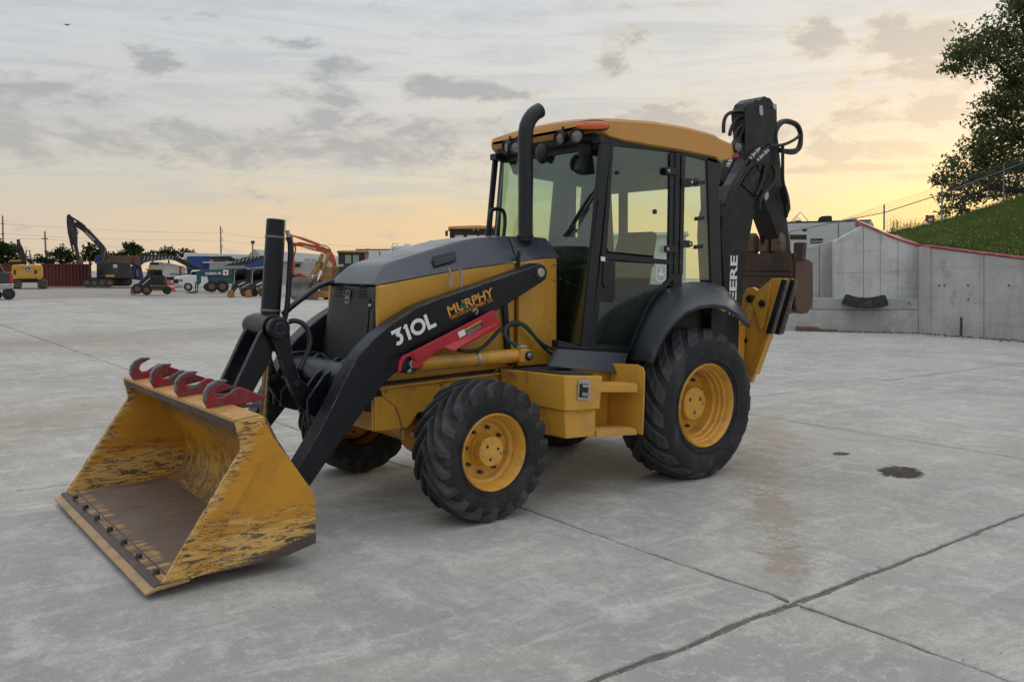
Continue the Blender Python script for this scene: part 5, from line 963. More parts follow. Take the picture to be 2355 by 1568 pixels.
for i, (x0, y0, x1, y1, m_) in enumerate(((1834, 751, 1858, 764, 'brown dirty timber block with a chipped end, leftmost by the dock'), (1859, 752, 1885, 765, 'brown timber block, middle one of three lying against the dock'), (1886, 757, 1926, 765, 'long thin brown timber lying flat against the dock'))):
    tag(MB().prism([WD.at(a, b, -.32) for a, b in ((x0, y0), (x1, y0 + 1), (x1, y1), (x0, y1))], WD.n * .25).build('timber_block', mat('old_timber', (.13, .075, .05), .8, var=.3, vscale=9), None, .02), m_, 'timber', 'timbers against the dock')
rb = MB()
for k in range(260):
    x = random.uniform(1900, 2380); p = (WD.base(x, -random.uniform(.02, .5)) if x < 2110 else WR.base(x, -abs(random.gauss(0, .35)))); r = random.uniform(.012, .05)
    rb.sphere(p + ZU * r * .4, r, 5, 3, (random.uniform(.7, 1.4), random.uniform(.7, 1.4), .7))
o = rb.build('rubble', mat('broken_concrete_rubble', (.17, .15, .13), .9, var=.4, vscale=20)); o['kind'] = 'stuff'; o['label'] = 'small broken rubble strewn along the foot of the wall'; o['category'] = 'rubble'
# grass bank
def crest(x):
    pts = [(2040, 540), (2090, 541), (2130, 531), (2165, 520), (2230, 500), (2307, 474), (2355, 460), (2500, 425), (2800, 380), (3300, 350)]
    for (a, b), (c, d) in zip(pts, pts[1:]):
        if x <= c: return b + (d - b) * (x - a) / (c - a)
    return 350
hm = MB(); NU, NV = 60, 14; rows = []
def hill_pt(x, v):
    lo = WR.at(max(x, 2085), top(max(x, 2085)) + 0, .30) + ZU * .02 if x > 2118 else WD.at(max(x, 2060), wt(max(x, 2060)) + 6, .9); hi = PD(x, crest(x), 34)
    p = lo.lerp(hi, v) if v <= 1 else hi + FH * (v - 1) * 26 - ZU * (v - 1) * 1.5
    return p + ZU * (.10 * math.sin(PI * min(v, 1)) + .12 * noise.noise(p * .4))
for i in range(NU + 1):
    x = 2060 + (3100 - 2060) * (i / NU) ** 1.25; rows.append([hill_pt(x, 2.0 * (j / NV)) for j in range(NV + 1)])
hill = hm.ring_loft(rows, closed=False, caps=False, smooth=True).build('grass_bank', mat('bank_soil_and_turf', (.07, .10, .028), .95, var=.3, vscale=2, dirt=(.08, .07, .03), dscale=1, damt=.5)); struct(hill)
gm = MB()
for k in range(42000):
    x = 2075 + random.random() ** 1.2 * 420; v = random.random() ** 1.15 * 1.06; p = hill_pt(x, v); h = random.uniform(.07, .19) * (1.7 if random.random() < .06 or v > .97 else 1); a = random.uniform(0, PI); w = random.uniform(.012, .028); dx, dy = math.cos(a) * w, math.sin(a) * w
    tip = p + V((random.gauss(0, .05), random.gauss(0, .05), h)); gm.add([p + V((dx, dy, -.02)), p - V((dx, dy, .02)), tip], [(0, 1, 2)])
def leafmat(name, a, b, trans=.35):
    m = bpy.data.materials.new(name); m.use_nodes = True; t = NT(m.node_tree); t.n.clear(); o = t.node('ShaderNodeOutputMaterial'); oc = t.node('ShaderNodeTexCoord').outputs['Object']
    g = t.node('ShaderNodeNewGeometry'); c = t.mix(t.mr(g.outputs['Random Per Island'], 0, 1, 0, 1, 'LINEAR'), a, b)
    c = t.mix(t.mr(t.noise(oc, 1.2, 3), .4, .65, 0, .5), c, tuple(x * .7 for x in a))
    d = t.node('ShaderNodeBsdfDiffuse'); tr = t.node('ShaderNodeBsdfTranslucent'); mx = t.node('ShaderNodeMixShader'); mx.inputs[0].default_value = trans
    t.l.new(c, d.inputs[0]); t.l.new(c, tr.inputs[0]); t.l.new(d.outputs[0], mx.inputs[1]); t.l.new(tr.outputs[0], mx.inputs[2]); t.l.new(mx.outputs[0], o.inputs[0]); return m
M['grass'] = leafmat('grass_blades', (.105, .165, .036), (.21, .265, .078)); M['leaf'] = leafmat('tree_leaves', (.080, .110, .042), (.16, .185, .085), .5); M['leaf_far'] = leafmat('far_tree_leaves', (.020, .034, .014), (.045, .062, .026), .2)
M['bark'] = mat('tree_bark', (.055, .042, .032), .9, var=.3, vscale=6, bump=.6, bscale=14)
o = gm.build('grass', M['grass']); o['kind'] = 'stuff'; o['label'] = 'green grass growing over the bank'; o['category'] = 'grass'
fl = MB()
for k in range(260):
    x = 2110 + random.random() * 340; p = hill_pt(x, random.random() ** 1.6 * .8) + ZU * random.uniform(.10, .17); fl.sphere(p, random.uniform(.014, .026), 4, 2)
o = fl.build('clover_flowers', mat('clover_white', (.34, .36, .28), .9)); o['kind'] = 'stuff'; o['label'] = 'white clover flowers dotted through the grass of the bank'; o['category'] = 'flowers'
wd = MB()
for k in range(240):
    x = random.uniform(2042, 2180); p = PD(x, crest(max(x, 2060)) + 3, 33.6 + random.uniform(-.5, .8)); h = random.uniform(.15, .7) * (1 if x < 2110 else .8); q = p + V((random.gauss(0, .08), random.gauss(0, .08), h)); wd.tube([p, p.lerp(q, .6) + V((random.gauss(0, .03), 0, 0)), q], [.008, .006, .002], 3)
    for j in range(4): c = p.lerp(q, random.uniform(.3, 1)); e = V((random.gauss(0, .06), random.gauss(0, .06), random.gauss(.02, .05))); wd.add([c, c + e + V((.02, 0, 0)), c + e * 1.6, c + e - V((.02, 0, 0))], [(0, 1, 2, 3)])
o = wd.build('tall_weeds', M['grass']); o['kind'] = 'stuff'; o['label'] = 'thin tall weeds against the sky on top of the wing wall bank'; o['category'] = 'weeds'
# trees
def make_tree(name, label, base, trunk, limbs, clumps, leaf, per, mt, tr=.16, seed=1, cat='tree', group=None, flat=.7):
    """clumps: (centre, radius); limbs: list of polylines"""
    rnd = random.Random(seed); root = tag(empty(name, tuple(base)), label, cat, group); t = MB()
    t.tube([V(p) for p in trunk], [tr * (1 - .6 * i / max(1, len(trunk) - 1)) for i in range(len(trunk))], 8)
    for L in limbs: t.tube([V(p) for p in L], [tr * .5 * (1 - .8 * i / max(1, len(L) - 1)) + .012 for i in range(len(L))], 6, 1)
    cr_ = MB()
    for c, r in clumps:
        c = V(c); near = min((p for L in limbs + [trunk] for p in L), key=lambda p: (V(p) - c).length) if limbs or trunk else c
        t.tube([near, V(near).lerp(c, .5) + V((rnd.gauss(0, .1), rnd.gauss(0, .1), .1)) * r, c], [.03 * r + .012, .02 * r + .008, .006], 4, 1)
        tw = []
        for k in range(max(4, int(per * r * r / 22))):
            d = V((rnd.gauss(0, 1), rnd.gauss(0, 1), rnd.gauss(0, 1) * flat)).normalized() * r * rnd.random() ** .45; tw.append(c + d)
            t.tube([c.lerp(c + d, .25), c + d], [.010, .004], 3)
        for k in range(int(per * r * r)):
            b = rnd.choice(tw); p = b + V((rnd.gauss(0, 1), rnd.gauss(0, 1), rnd.gauss(0, .8))) * (.17 * r + leaf * .6)
            n = V((rnd.gauss(0, 1), rnd.gauss(0, 1), rnd.gauss(.4, .8))).normalized(); u = n.orthogonal().normalized(); u = (Matrix.Rotation(rnd.uniform(0, 6.28), 3, n) @ u); w = n.cross(u); s = leaf * rnd.uniform(.6, 1.25)
            cr_.add([p - u * s, p - u * s * .2 + w * s * .42, p + u * s, p - u * s * .2 - w * s * .42], [(0, 1, 2, 3)])
    child(t.build('trunk', M['bark'], None), root); child(cr_.build('crown', mt, None), root); return root
tp = lambda x, y, d=36.5: PD(x, y, d)
make_tree('broadleaf_tree', 'tall dark broadleaf tree leaning over the fence on the grass bank', tp(2430, 470), [tp(2430, 480), tp(2425, 380), tp(2400, 300), tp(2385, 220)],
          [[tp(2425, 370), tp(2370, 260), tp(2340, 200), tp(2290, 140), tp(2250, 120)], [tp(2400, 300), tp(2380, 150), tp(2350, 60)], [tp(2425, 400), tp(2350, 380), tp(2270, 395), tp(2200, 430)], [tp(2425, 380), tp(2370, 330), tp(2300, 300)], [tp(2425, 430), tp(2340, 440), tp(2280, 430), tp(2220, 455)], [tp(2385, 220), tp(2440, 120), tp(2480, 60)]],
          [(tp(x, y, 36.5 + dz), r * 36.5 / FPX) for x, y, r, dz in ((2205, 122, 36, 0), (2235, 95, 40, .4), (2240, 140, 46, -.3), (2275, 105, 48, .3), (2300, 140, 44, -.4), (2320, 70, 50, 0), (2345, 30, 48, .3), (2350, 120, 46, 0), (2200, 155, 26, .2), (2180, 165, 20, 0), (2350, 5, 40, 0), (2310, 195, 34, .4), (2345, 180, 40, -.3),
                                                               (2270, 235, 34, 0), (2305, 260, 46, .4), (2340, 240, 46, -.3), (2262, 280, 30, .2), (2285, 310, 46, 0), (2330, 320, 56, .5), (2250, 335, 36, -.2), (2225, 360, 34, .3), (2265, 375, 46, 0), (2310, 375, 56, .3), (2350, 380, 56, -.4), (2190, 395, 32, 0), (2215, 410, 40, .3), (2175, 420, 26, 0), (2250, 415, 44, -.3), (2180, 450, 24, .2), (2200, 470, 28, 0), (2225, 455, 32, .3), (2180, 490, 18, .2), (2280, 445, 36, 0), (2330, 430, 44, .3), (2215, 495, 20, .4), (2400, 60, 90, 0), (2420, 200, 110, .5), (2410, 340, 90, 0), (2400, 440, 60, 0), (2350, 470, 26, .5))],
          .105, 720, M['leaf'], .30, 5)
M['fence'] = mat('weathered_fence_pipe', (.20, .20, .195), .6, .4)
# chain link fence up the bank
fe = tag(empty('chain_link_fence', tuple(PD(2033, 528, 31))), 'galvanised chain link fence with barbed wire climbing the grass bank', 'fence')
FP = [(1816, 533, 575, 33), (1928, 509, 562, 32), (2033, 471, 530, 31), (2166, 430, 526, 32.5), (2308, 376, 480, 34), (2470, 318, 430, 35.5)]
RAIL = [(1816, 533), (1928, 510), (2033, 489), (2166, 446), (2308, 392), (2470, 332)]
for x, y0, y1, d in FP: child(MB().cyl(PD(x, y1, d), PD(x + .5, y0, d), .030 if x > 2000 else .026, n=8).build('fence_post', M['fence'], None), fe)
rp = [PD(x, y, d[3]) for (x, y), d in zip(RAIL, FP)]; bp_ = [PD(x, y1, d) for x, y0, y1, d in FP]
for a, b in zip(rp, rp[1:]): child(MB().cyl(a, b, .018, n=6).build('top_rail', M['fence'], None), fe)
for k in range(3):
    child(MB().tube([PD(x, y + (d0[1] - y) * (k + 1) / 3, d0[3]) for (x, y), d0 in list(zip(RAIL, FP))[1:]], .006, 4).build('barbed_wire', M['fence'], None), fe)
mesh = MB()
for i in range(2, len(rp) - 1):
    A, B, C0, D0 = rp[i], rp[i + 1], bp_[i], bp_[i + 1]; L = (B - A).length; Hh = (A - C0).length; n = int(L / .095)
    for sgn in (1, -1):
        for k in range(-int(Hh / .095), n + 1):
            u0, u1 = k * .095 / L, (k * .095 + Hh) / L; v0, v1 = 0.0, 1.0
            if u0 < 0: v0 = -u0 / (u1 - u0); u0 = 0
            if u1 > 1: v1 = v0 + (1 - u0) * (1 - v0) / (u1 - u0) if u1 > u0 else 1; u1 = 1
            if sgn < 0: v0, v1 = 1 - v0, 1 - v1
            P0 = C0.lerp(D0, u0).lerp(A.lerp(B, u0), v0); P1 = C0.lerp(D0, u1).lerp(A.lerp(B, u1), v1); dd = (P1 - P0).normalized().cross(FH) * .0017; mesh.add([P0 - dd, P0 + dd, P1 + dd, P1 - dd], [(0, 1, 2, 3)])
mo = mesh.build('chain_link_wire', mat('dull_wire', (.16, .16, .155), .6, .5), None); mo['kind'] = 'stuff'; child(mo, fe)
# ------------------------------------------------------------------ background pieces are traced at their own distance
class BG:
    def __init__(s, name, label, cat, bx, by, depth=None, group=None):
        s.D = depth or (PZ(bx, by) - CAM).dot(FH); p = PD(bx, by, s.D); s.base = V((p.x, p.y, 0)); s.F = V((p.x - CAM.x, p.y - CAM.y, 0)).normalized(); s.R = s.F.cross(ZU); s.root = tag(empty(name, tuple(s.base)), label, cat, group)
    def p(s, px, py, y=0.0):
        d = ray(px, py); return CAM + d * ((s.base - CAM).dot(s.F) / d.dot(s.F)) + s.F * y
    def put(s, mb, name, m, par=None, bevel=0.0, **k):
        mb.v = [tuple(V(v) - s.base) for v in mb.v]
        return mb.build(name, M[m] if isinstance(m, str) else m, par or s.root, bevel, **k)
    def poly(s, name, m, pts, y0, y1, par=None, bevel=.0): return s.put(MB().prism([s.p(a, b, y0) for a, b in pts], s.F * (y1 - y0)), name, m, par, bevel)
    def box(s, name, m, x0, y0, x1, y1, d0, d1, par=None, bevel=.03): return s.poly(name, m, [(x0, y0), (x1, y0), (x1, y1), (x0, y1)], d0, d1, par, bevel)
    def wheel(s, name, x, y, r, d0, d1, par=None, hub=None):
        R = r * s.D / FPX; c = s.p(x, y, d0); o = s.put(MB().cyl(c, c + s.F * (d1 - d0), R, n=20), name, 'rubber', par, R * .12)
        if hub: s.put(MB().cyl(c - s.F * .02, c + s.F * .05, R * .52, n=16), 'hub', hub, o)
        return o
    def tube(s, name, m, pts, r, par=None, n=6, sub=0): return s.put(MB().tube([s.p(q[0], q[1], q[2] if len(q) > 2 else 0) for q in pts], r, n, sub), name, m, par)
    def text(s, name, txt, x0, y0, x1, y1, hpx, m, d=-.03, **k):
        a, b = s.p(x0, y0, d), s.p(x1, y1, d); o = lettering(name, txt, a - s.base, b - a, ZU, hpx * s.D / FPX * 1.4, M[m] if isinstance(m, str) else m, s.root, **k); return o
M['rv_white'] = mat('caravan_white_siding', (.62, .64, .66), .5, var=.04); M['dark_part'] = mat('dark_machine_part', (.018, .020, .023), .5, var=.35, vscale=3, dirt=(.09, .085, .075), dscale=2.2, damt=.6)
rv = BG('caravan', 'white ribbed caravan with a dark name plate behind the wing wall', 'caravan', 1910, 640, 46)
b = rv.poly('body', 'rv_white', [(1780, 513), (2004, 507), (2010, 516), (2011, 640), (1780, 640)], 0, 2.4, None, .06)
for i in range(26): rv.box('siding_rib', 'rv_white', 1782, 518 + i * 4.0, 2003, 519.4 + i * 4.0, -.012, .0, b, 0)
rv.poly('roof_edge', 'dark_part', [(1780, 511), (2004, 505), (2004, 507.5), (1780, 514)], -.03, 2.4)
rv.box('name_plate', 'dark_part', 1864, 549, 1893, 560, -.02, -.013, None, 0); rv.text('name_lettering', 'Coleman', 1866, 558, 1893, 557, 5.6, 'white', -.03, shear=.2, wide=.9)
rv.box('window', 'glass_dark', 1806, 540, 1855, 551, -.03, -.013, None, .01); rv.box('vent', 'dark_part', 1845, 527, 1856, 532, -.03, -.013, None, .01)
rv.poly('roof_air_conditioner', 'dark_part', [(1880, 508), (1882, 500), (1890, 495), (1913, 494), (1914, 507)], .6, 1.5, None, .05)
rv.box('roof_vent', 'rv_white', 1955, 500, 1972, 507, .6, 1.4); rv.box('roof_vent', 'dark_part', 1828, 505, 1842, 512, .6, 1.2)
rv.tube('roof_antenna', 'lightgrey', [(1815, 511, .8), (1840, 485, .8), (1860, 509, .8)], .03); rv.tube('roof_antenna', 'lightgrey', [(1818, 511, 1.2), (1833, 496, 1.2), (1846, 510, 1.2)], .025)
for i in range(3): rv.box('marker_lamp', 'dark_part', 1985 + i * 5, 511, 1988 + i * 5, 513, -.03, -.01, None, 0)
sg = BG('petrol_sign', 'small shield shaped petrol sign on a post frame beyond the fence', 'sign', 2140, 640, 130)
sg.tube('post', 'lightgrey', [(2131, 640), (2131, 520)], .14); sg.tube('post', 'lightgrey', [(2149, 640), (2149, 520)], .14); sg.tube('cross_bar', 'lightgrey', [(2130, 520), (2150, 520)], .14); sg.tube('post', 'lightgrey', [(2139, 521), (2139, 510)], .2)
sg.box('lower_panel', 'dark_part', 2134, 527, 2147, 534, -.1, .1)
SHD = [(2128, 497), (2132, 494), (2136, 496), (2139, 495), (2142, 496), (2146, 494), (2150, 497), (2149, 501), (2151, 506), (2147, 511), (2139, 514), (2131, 511), (2127, 506), (2129, 501)]
sg.poly('shield', mat('sign_grey', (.06, .06, .065), .6), SHD, -.2, .2); sg.poly('shield_face', mat('sign_red', (.20, .03, .028), .6), [(2139 * .28 + x * .72, 504 * .28 + y * .72) for x, y in SHD], -.26, -.2)
sg.text('sign_number', '66', 2139, 508, 2143, 508, 6, 'white', -.32, align='CENTER', bold=.03, shear=.2)
# ------------------------------------------------------------------ left background: machines, trucks, buildings, poles, trees
M['bgyellow'] = mat('digger_yellow', (.58, .30, .035), .45, var=.12, vscale=2, dirt=(.20, .13, .06), dscale=1.5, damt=.5); M['contred'] = mat('container_red', (.135, .030, .026), .6, var=.12, vscale=1.5, dirt=(.10, .05, .04), dscale=.8, damt=.5)
M['orange'] = mat('digger_orange', (.48, .085, .022), .5, var=.08); M['teal'] = mat('telehandler_teal', (.018, .085, .11), .5, var=.2, vscale=2, dirt=(.10, .10, .09), dscale=1.5, damt=.5); M['blue'] = mat('plant_blue', (.012, .055, .20), .5, var=.25, vscale=1.5, dirt=(.05, .05, .05), dscale=1, damt=.7)
M['carwhite'] = mat('car_white', (.72, .73, .74), .3, coat=.5); M['cargrey'] = mat('car_grey', (.030, .030, .028), .35, coat=.3); M['tan'] = mat('dozer_yellow_worn', (.34, .18, .045), .55, var=.2, vscale=2, dirt=(.14, .09, .05), dscale=1.5, damt=.6)
M['blade'] = mat('blade_steel', (.17, .155, .14), .35, .6, var=.3, vscale=1.5); M['metal_roof'] = mat('pale_metal_roof', (.62, .64, .66), .5, var=.04); M['metal_wall'] = mat('grey_metal_wall', (.36, .36, .33), .6, var=.05)
M['taillight'] = mat('tail_light_red', (.45, .012, .015), .25, coat=.6); M['rustplate'] = mat('rust_brown_plate', (.15, .085, .055), .7, var=.25, vscale=1.2); M['pole'] = mat('weathered_pole', (.20, .17, .15), .9, var=.2)
def track(b, x0, x1, y0, y1, d0, d1, par=None, m='dark_part'):
    h = (y1 - y0) / 2; pts = [(x0 + h + h * math.cos(a), y0 + h - h * math.sin(a)) for a in [PI / 2 + PI * i / 8 for i in range(9)]] + [(x1 - h + h * math.cos(a), y0 + h - h * math.sin(a)) for a in [-PI / 2 + PI * i / 8 for i in range(9)]]
    o = b.poly('track', m, pts, d0, d1, par); n = max(6, int((x1 - x0) / 4))
    for i in range(n):
        x = x0 + h + (x1 - x0 - 2 * h) * i / (n - 1)
        for yy in (y0, y1 - 1.0): b.box('track_shoe', 'dark_part', x - 1.1, yy - .6, x + 1.1, yy + 1.0, d0 - .03, d1 + .03, o, 0)
    for i in range(4):
        x = x0 + h + (x1 - x0 - 2 * h) * i / 3; c = b.p(x, y0 + h, d0 - .06); b.put(MB().cyl(c, c + b.F * .1, h * .55 * b.D / FPX, n=12), 'roller', 'rustplate', o)
    return o
# grey pickup cut by the left edge of the picture
k = BG('pickup_truck', 'dark grey pickup truck cut off by the left edge, tail light showing', 'pickup truck', 5, 690)
k.poly('bed', 'cargrey', [(-70, 626), (27, 626), (29, 632), (28, 652), (-70, 655)], 0, 1.9, None, .06); k.poly('cab', 'cargrey', [(-150, 628), (-95, 622), (-80, 600), (-60, 594), (-12, 594), (-2, 603), (12, 628), (12, 640), (-150, 652)], .05, 1.85, None, .06)
k.poly('side_window', 'glass_dark', [(-40, 603), (-12, 600), (-4, 606), (5, 624), (-40, 624)], .02, .05); k.box('tail_light', 'taillight', 22, 631, 30, 649, -.04, .25, None, .02); k.poly('bumper', 'steel', [(-20, 653), (30, 651), (32, 655), (31, 664), (-20, 668)], -.05, 1.95, None, .05)
k.wheel('wheel', 20, 676, 13.5, .0, .28, None, 'dark_part'); k.wheel('wheel', -8, 680, 11, 1.4, 1.7); k.wheel('wheel', -105, 678, 13, .0, .28)
# yellow excavator seen from behind
k = BG('excavator', 'yellow excavator seen from behind beside the red container', 'excavator', 66, 663)
k.poly('counterweight', 'bgyellow', [(27, 612), (30, 609), (94, 609), (98, 613), (99, 636), (96, 641), (30, 642), (26, 636)], 0, .9, None, .12); k.poly('house', 'bgyellow', [(28, 612), (97, 611), (97, 638), (28, 638)], .9, 3.4, None, .05)
badge(k.root, k.p(63.5, 619, -.02) - k.base, k.R, ZU, .45, .38, M['white'], M['trim']); 
for x in (31, 79): k.box('grille', 'dark_part', x, 621, x + 6, 631, -.02, .02, None, 0)
for x in (44, 80): k.box('tail_light', 'lightgrey', x, 630, x + 7, 634, -.03, .02, None, 0)
k.box('undercarriage', 'dark_part', 45, 642, 88, 650, .6, 2.8); 
for x0, x1, d in ((24, 50, 0), (87, 110, 0)):
    t_ = k.poly('track', 'dark_part', [(x0, 646), (x0 + 3, 643), (x1 - 3, 643), (x1, 647), (x1, 660), (x1 - 2, 663), (x0 + 2, 663), (x0, 660)], .3, 3.9, None, .05)
    for i in range(5): k.box('track_shoe', 'blade', x0 + .5, 645 + i * 3.5, x1 - .5, 646.4 + i * 3.5, .24, .3, t_, 0)
k.box('cab', 'dark_part', 24, 600, 46, 612, 1.2, 2.8, None, .05); k.box('cab_roof', 'bgyellow', 22, 598, 48, 601, 1.1, 2.9); k.box('cab_window', 'glass_dark', 27, 602, 44, 610, 1.15, 1.2, None, 0)
k.poly('boom', 'dark_part', [(46, 608), (42, 585), (38, 562), (37, 549), (44, 548), (46, 556), (54, 572), (60, 590), (62, 608)], 2.6, 3.2, None, .05); k.tube('hydraulic_hose', 'dark_part', [(39, 560, 2.5), (37, 570, 2.5), (42, 585, 2.5)], .05)
k.tube('hand_rail', 'dark_part', [(60, 608, 1), (60, 575, 1), (68, 575, 1), (70, 590, 1), (75, 605, 1)], .05); k.tube('hand_rail', 'dark_part', [(60, 590, 1), (70, 590, 1)], .04); k.poly('stick', 'dark_part', [(38, 549), (45, 548), (47, 566), (44, 576), (40, 570)], 2.3, 2.6, None, .03)
# containers
def container(label, x0, x1, y0, y1, dep, bx, by):
    k = BG('shipping_container', label, 'container', bx, by, dep, 'dark red shipping containers'); a, b = k.p(x0, y1, 0), k.p(x1, y1, 0); H = (y1 - y0) * k.D / FPX; L = (b - a).length; n = int(L / .28); prof = []
    for i in range(n):
        u = i / n; s = 1 / n
        for f, d in ((0, 0), (.3, 0), (.5, .05), (.8, .05)): prof.append((u + f * s, d))
    m = MB(); m.ring_loft([[a.lerp(b, u) + k.F * d for u, d in prof], [a.lerp(b, u) + k.F * d + ZU * H for u, d in prof]], closed=False, caps=False, smooth=False); k.put(m, 'corrugated_side', 'contred')
    k.put(MB().hexa([a + k.F * .05, b + k.F * .05, b + k.F * 2.4, a + k.F * 2.4, a + k.F * .05 + ZU * H, b + k.F * .05 + ZU * H, b + k.F * 2.4 + ZU * H, a + k.F * 2.4 + ZU * H]), 'box', 'contred')
    for z in (0, H - .12): k.put(MB().hexa([a - k.F * .02 + ZU * z, b - k.F * .02 + ZU * z, b + ZU * z + k.F * .1, a + ZU * z + k.F * .1] + [p + ZU * .12 for p in (a - k.F * .02 + ZU * z, b - k.F * .02 + ZU * z, b + ZU * z + k.F * .1, a + ZU * z + k.F * .1)]), 'rail', 'contred')
    for p in (a, b): k.put(MB().hexa([p - k.F * .03 - k.R * .08, p - k.F * .03 + k.R * .08, p + k.F * .1 + k.R * .08, p + k.F * .1 - k.R * .08] + [q + ZU * H for q in (p - k.F * .03 - k.R * .08, p - k.F * .03 + k.R * .08, p + k.F * .1 + k.R * .08, p + k.F * .1 - k.R * .08)]), 'corner_post', 'contred')
    return k
container('dark red shipping container between the yellow and the black excavator', 99, 204, 607, 659, None, 150, 659.5)
container('dark red shipping container behind the grey pickup, partly hidden by the yellow excavator', -40, 30, 607, 652, 92, 10, 655)
# black excavator
k = BG('excavator', 'black excavator with a tall raised boom and rusty tracks beside the container', 'excavator', 250, 660, 77)
track(k, 190, 262, 641, 660, 0, .6); track(k, 194, 306, 639, 659, 2.4, 3.0)
k.poly('house', 'dark_part', [(222, 612), (228, 600), (262, 600), (300, 606), (306, 640), (222, 640)], .3, 3.0, None, .05); k.box('stripe', 'bgyellow', 222, 632, 264, 637, .25, .3, None, 0); k.box('cab', 'dark_part', 222, 604, 243, 638, .2, 1.6, None, .06); k.poly('cab_window', 'glass_dark', [(226, 607), (236, 606), (241, 630), (226, 632)], .15, .2)
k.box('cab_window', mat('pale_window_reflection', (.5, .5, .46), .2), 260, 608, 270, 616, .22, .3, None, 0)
bo = k.poly('boom', 'dark_part', [(170, 510), (178, 509), (192, 517), (206, 528), (222, 545), (236, 560), (245, 572), (248, 584), (244, 600), (236, 604), (226, 600), (231, 585), (224, 566), (205, 547), (188, 530), (176, 522)], 1.0, 1.7, None, .05)
k.poly('stick', 'dark_part', [(152, 497), (154, 492), (160, 491), (166, 500), (174, 515), (177, 535), (178, 566), (186, 601), (177, 602), (168, 565), (160, 552), (155, 538), (152, 513)], .9, 1.6, None, .05)
k.tube('stick_cylinder', 'dark_part', [(160, 497, .8), (185, 512, .8), (196, 521, .8)], .10); k.tube('bucket_cylinder', 'dark_part', [(158, 535, .8), (163, 560, .8), (168, 580, .8)], .09); k.tube('boom_cylinder', 'dark_part', [(236, 600, .8), (240, 572, .8)], .12)
k.tube('hydraulic_hose', 'dark_part', [(174, 525, .8), (180, 530, .8), (178, 538, .8)], .04, sub=1); k.poly('digging_bucket', 'rustplate', [(178, 600), (186, 592), (191, 600), (190, 607), (180, 609)], .7, 1.9, None, .05)
k.text('boom_lettering', 'DEERE', 193, 535, 214, 553, 5.5, 'lightgrey', .95, bold=.03, wide=1.2)
# blue and rust screening plant with its conveyor
k = BG('screening_plant', 'blue and rust screening plant with a long black conveyor behind the skid steer', 'machine', 300, 655, 82)
k.poly('hopper', 'rustplate', [(236, 589), (308, 588), (308, 606), (232, 606)], 0, 2.5, None, .03); k.poly('hopper_wing', 'blue', [(218, 606), (219, 590), (228, 586), (252, 586), (234, 604)], -.1, 2.4, None, .03); k.poly('hopper_end', 'rustplate', [(308, 588), (327, 589), (330, 606), (322, 613), (308, 607)], -.2, 2.4, None, .03)
k.box('frame_beam', 'dark_part', 226, 604, 312, 609, -.1, 2.4); k.box('frame_leg', 'blue', 281, 607, 287, 645, -.1, .4); k.box('frame_leg', 'blue', 305, 607, 312, 640, -.1, .4); k.poly('engine_box', 'dark_part', [(236, 616), (306, 612), (330, 640), (236, 642)], .3, 2.2, None, .05); k.poly('chute', 'blue', [(305, 600), (325, 612), (332, 646), (300, 642)], .2, 1.5, None, .03)
k.poly('conveyor', 'dark_part', [(322, 588), (345, 586), (395, 586), (412, 592), (466, 619), (468, 625), (455, 625), (405, 600), (390, 596), (345, 601), (326, 606)], -.3, .9, None, .03); k.box('hazard_cone', 'orange', 313, 621, 318, 636, -.4, -.1)
for i in range(8): k.tube('conveyor_roller', 'dark_part', [(415 + i * 6.3, 596 + i * 3.1, -.35), (413 + i * 6.3, 601 + i * 3.1, -.35)], .08)
for i in range(9): k.tube('truss_brace', 'lightgrey', [(330 + i * 8, 600, -.36), (334 + i * 8, 590, -.36)], .05)
for x in (250, 266, 296): k.tube('ladder_post', 'dark_part', [(x, 612, -.2), (x, 640, -.2)], .07)
k.box('engine_grille', 'mouth', 262, 622, 276, 634, .25, .3, None, 0); k.box('warning_panel', 'bgyellow', 290, 618, 299, 624, .1, .2, None, 0)
# skid steer
k = BG('skid_steer', 'small dusty black and yellow skid steer loader parked in the middle of the yard', 'skid steer', 345, 678)
k.poly('body', 'dark_part', [(318, 650), (334, 636), (345, 632), (380, 634), (386, 648), (388, 668), (340, 668), (322, 664)], .0, 1.5, None, .05); k.poly('lower_body', 'tan', [(345, 655), (388, 656), (388, 668), (345, 669)], -.05, 1.5, None, .04); k.poly('cab', 'dark_part', [(336, 634), (340, 619), (374, 621), (376, 636)], .1, 1.4, None, .05); k.box('cab_roof', 'tan', 335, 618, 372, 621, .0, 1.5)
k.box('rear_window', 'glass_dark', 346, 623, 370, 632, .04, .1, None, 0); k.poly('loader_arm', 'dark_part', [(318, 652), (336, 634), (350, 632), (352, 638), (338, 642), (326, 658)], -.12, .02, None, .03); k.poly('engine_grille', 'dark_part', [(352, 640), (380, 641), (382, 654), (352, 654)], -.1, .0, None, .02)
for x, y, r in ((316, 664, 12), (337, 667, 11.5), (384, 667, 10)): k.wheel('wheel', x, y, r, -.2, .12, None, 'rustplate' if x < 380 else None)
k.poly('front_bucket', 'rustplate', [(300, 676), (301, 660), (308, 655), (313, 660), (312, 677)], -.2, 1.7, None, .03); k.box('bumper', 'dark_part', 348, 658, 388, 664, -.15, -.05)
for x in (352, 357, 362, 367, 372): k.box('grille_bar', 'mouth', x, 641, x + 1.4, 653, -.13, -.1, None, 0)
for x in (353, 363): k.box('window_bar', 'dark_part', x, 622, x + 1.2, 633, .0, .04, None, 0)
for x in (350, 383): k.box('tail_lamp', 'taillight', x, 655, x + 3, 657, -.17, -.15, None, 0)
k.tube('arm_cylinder', 'steel', [(328, 655, -.16), (345, 640, -.16)], .05); k.tube('hose', 'dark_part', [(336, 634, -.1), (330, 642, -.16), (324, 652, -.14)], .03, sub=1)
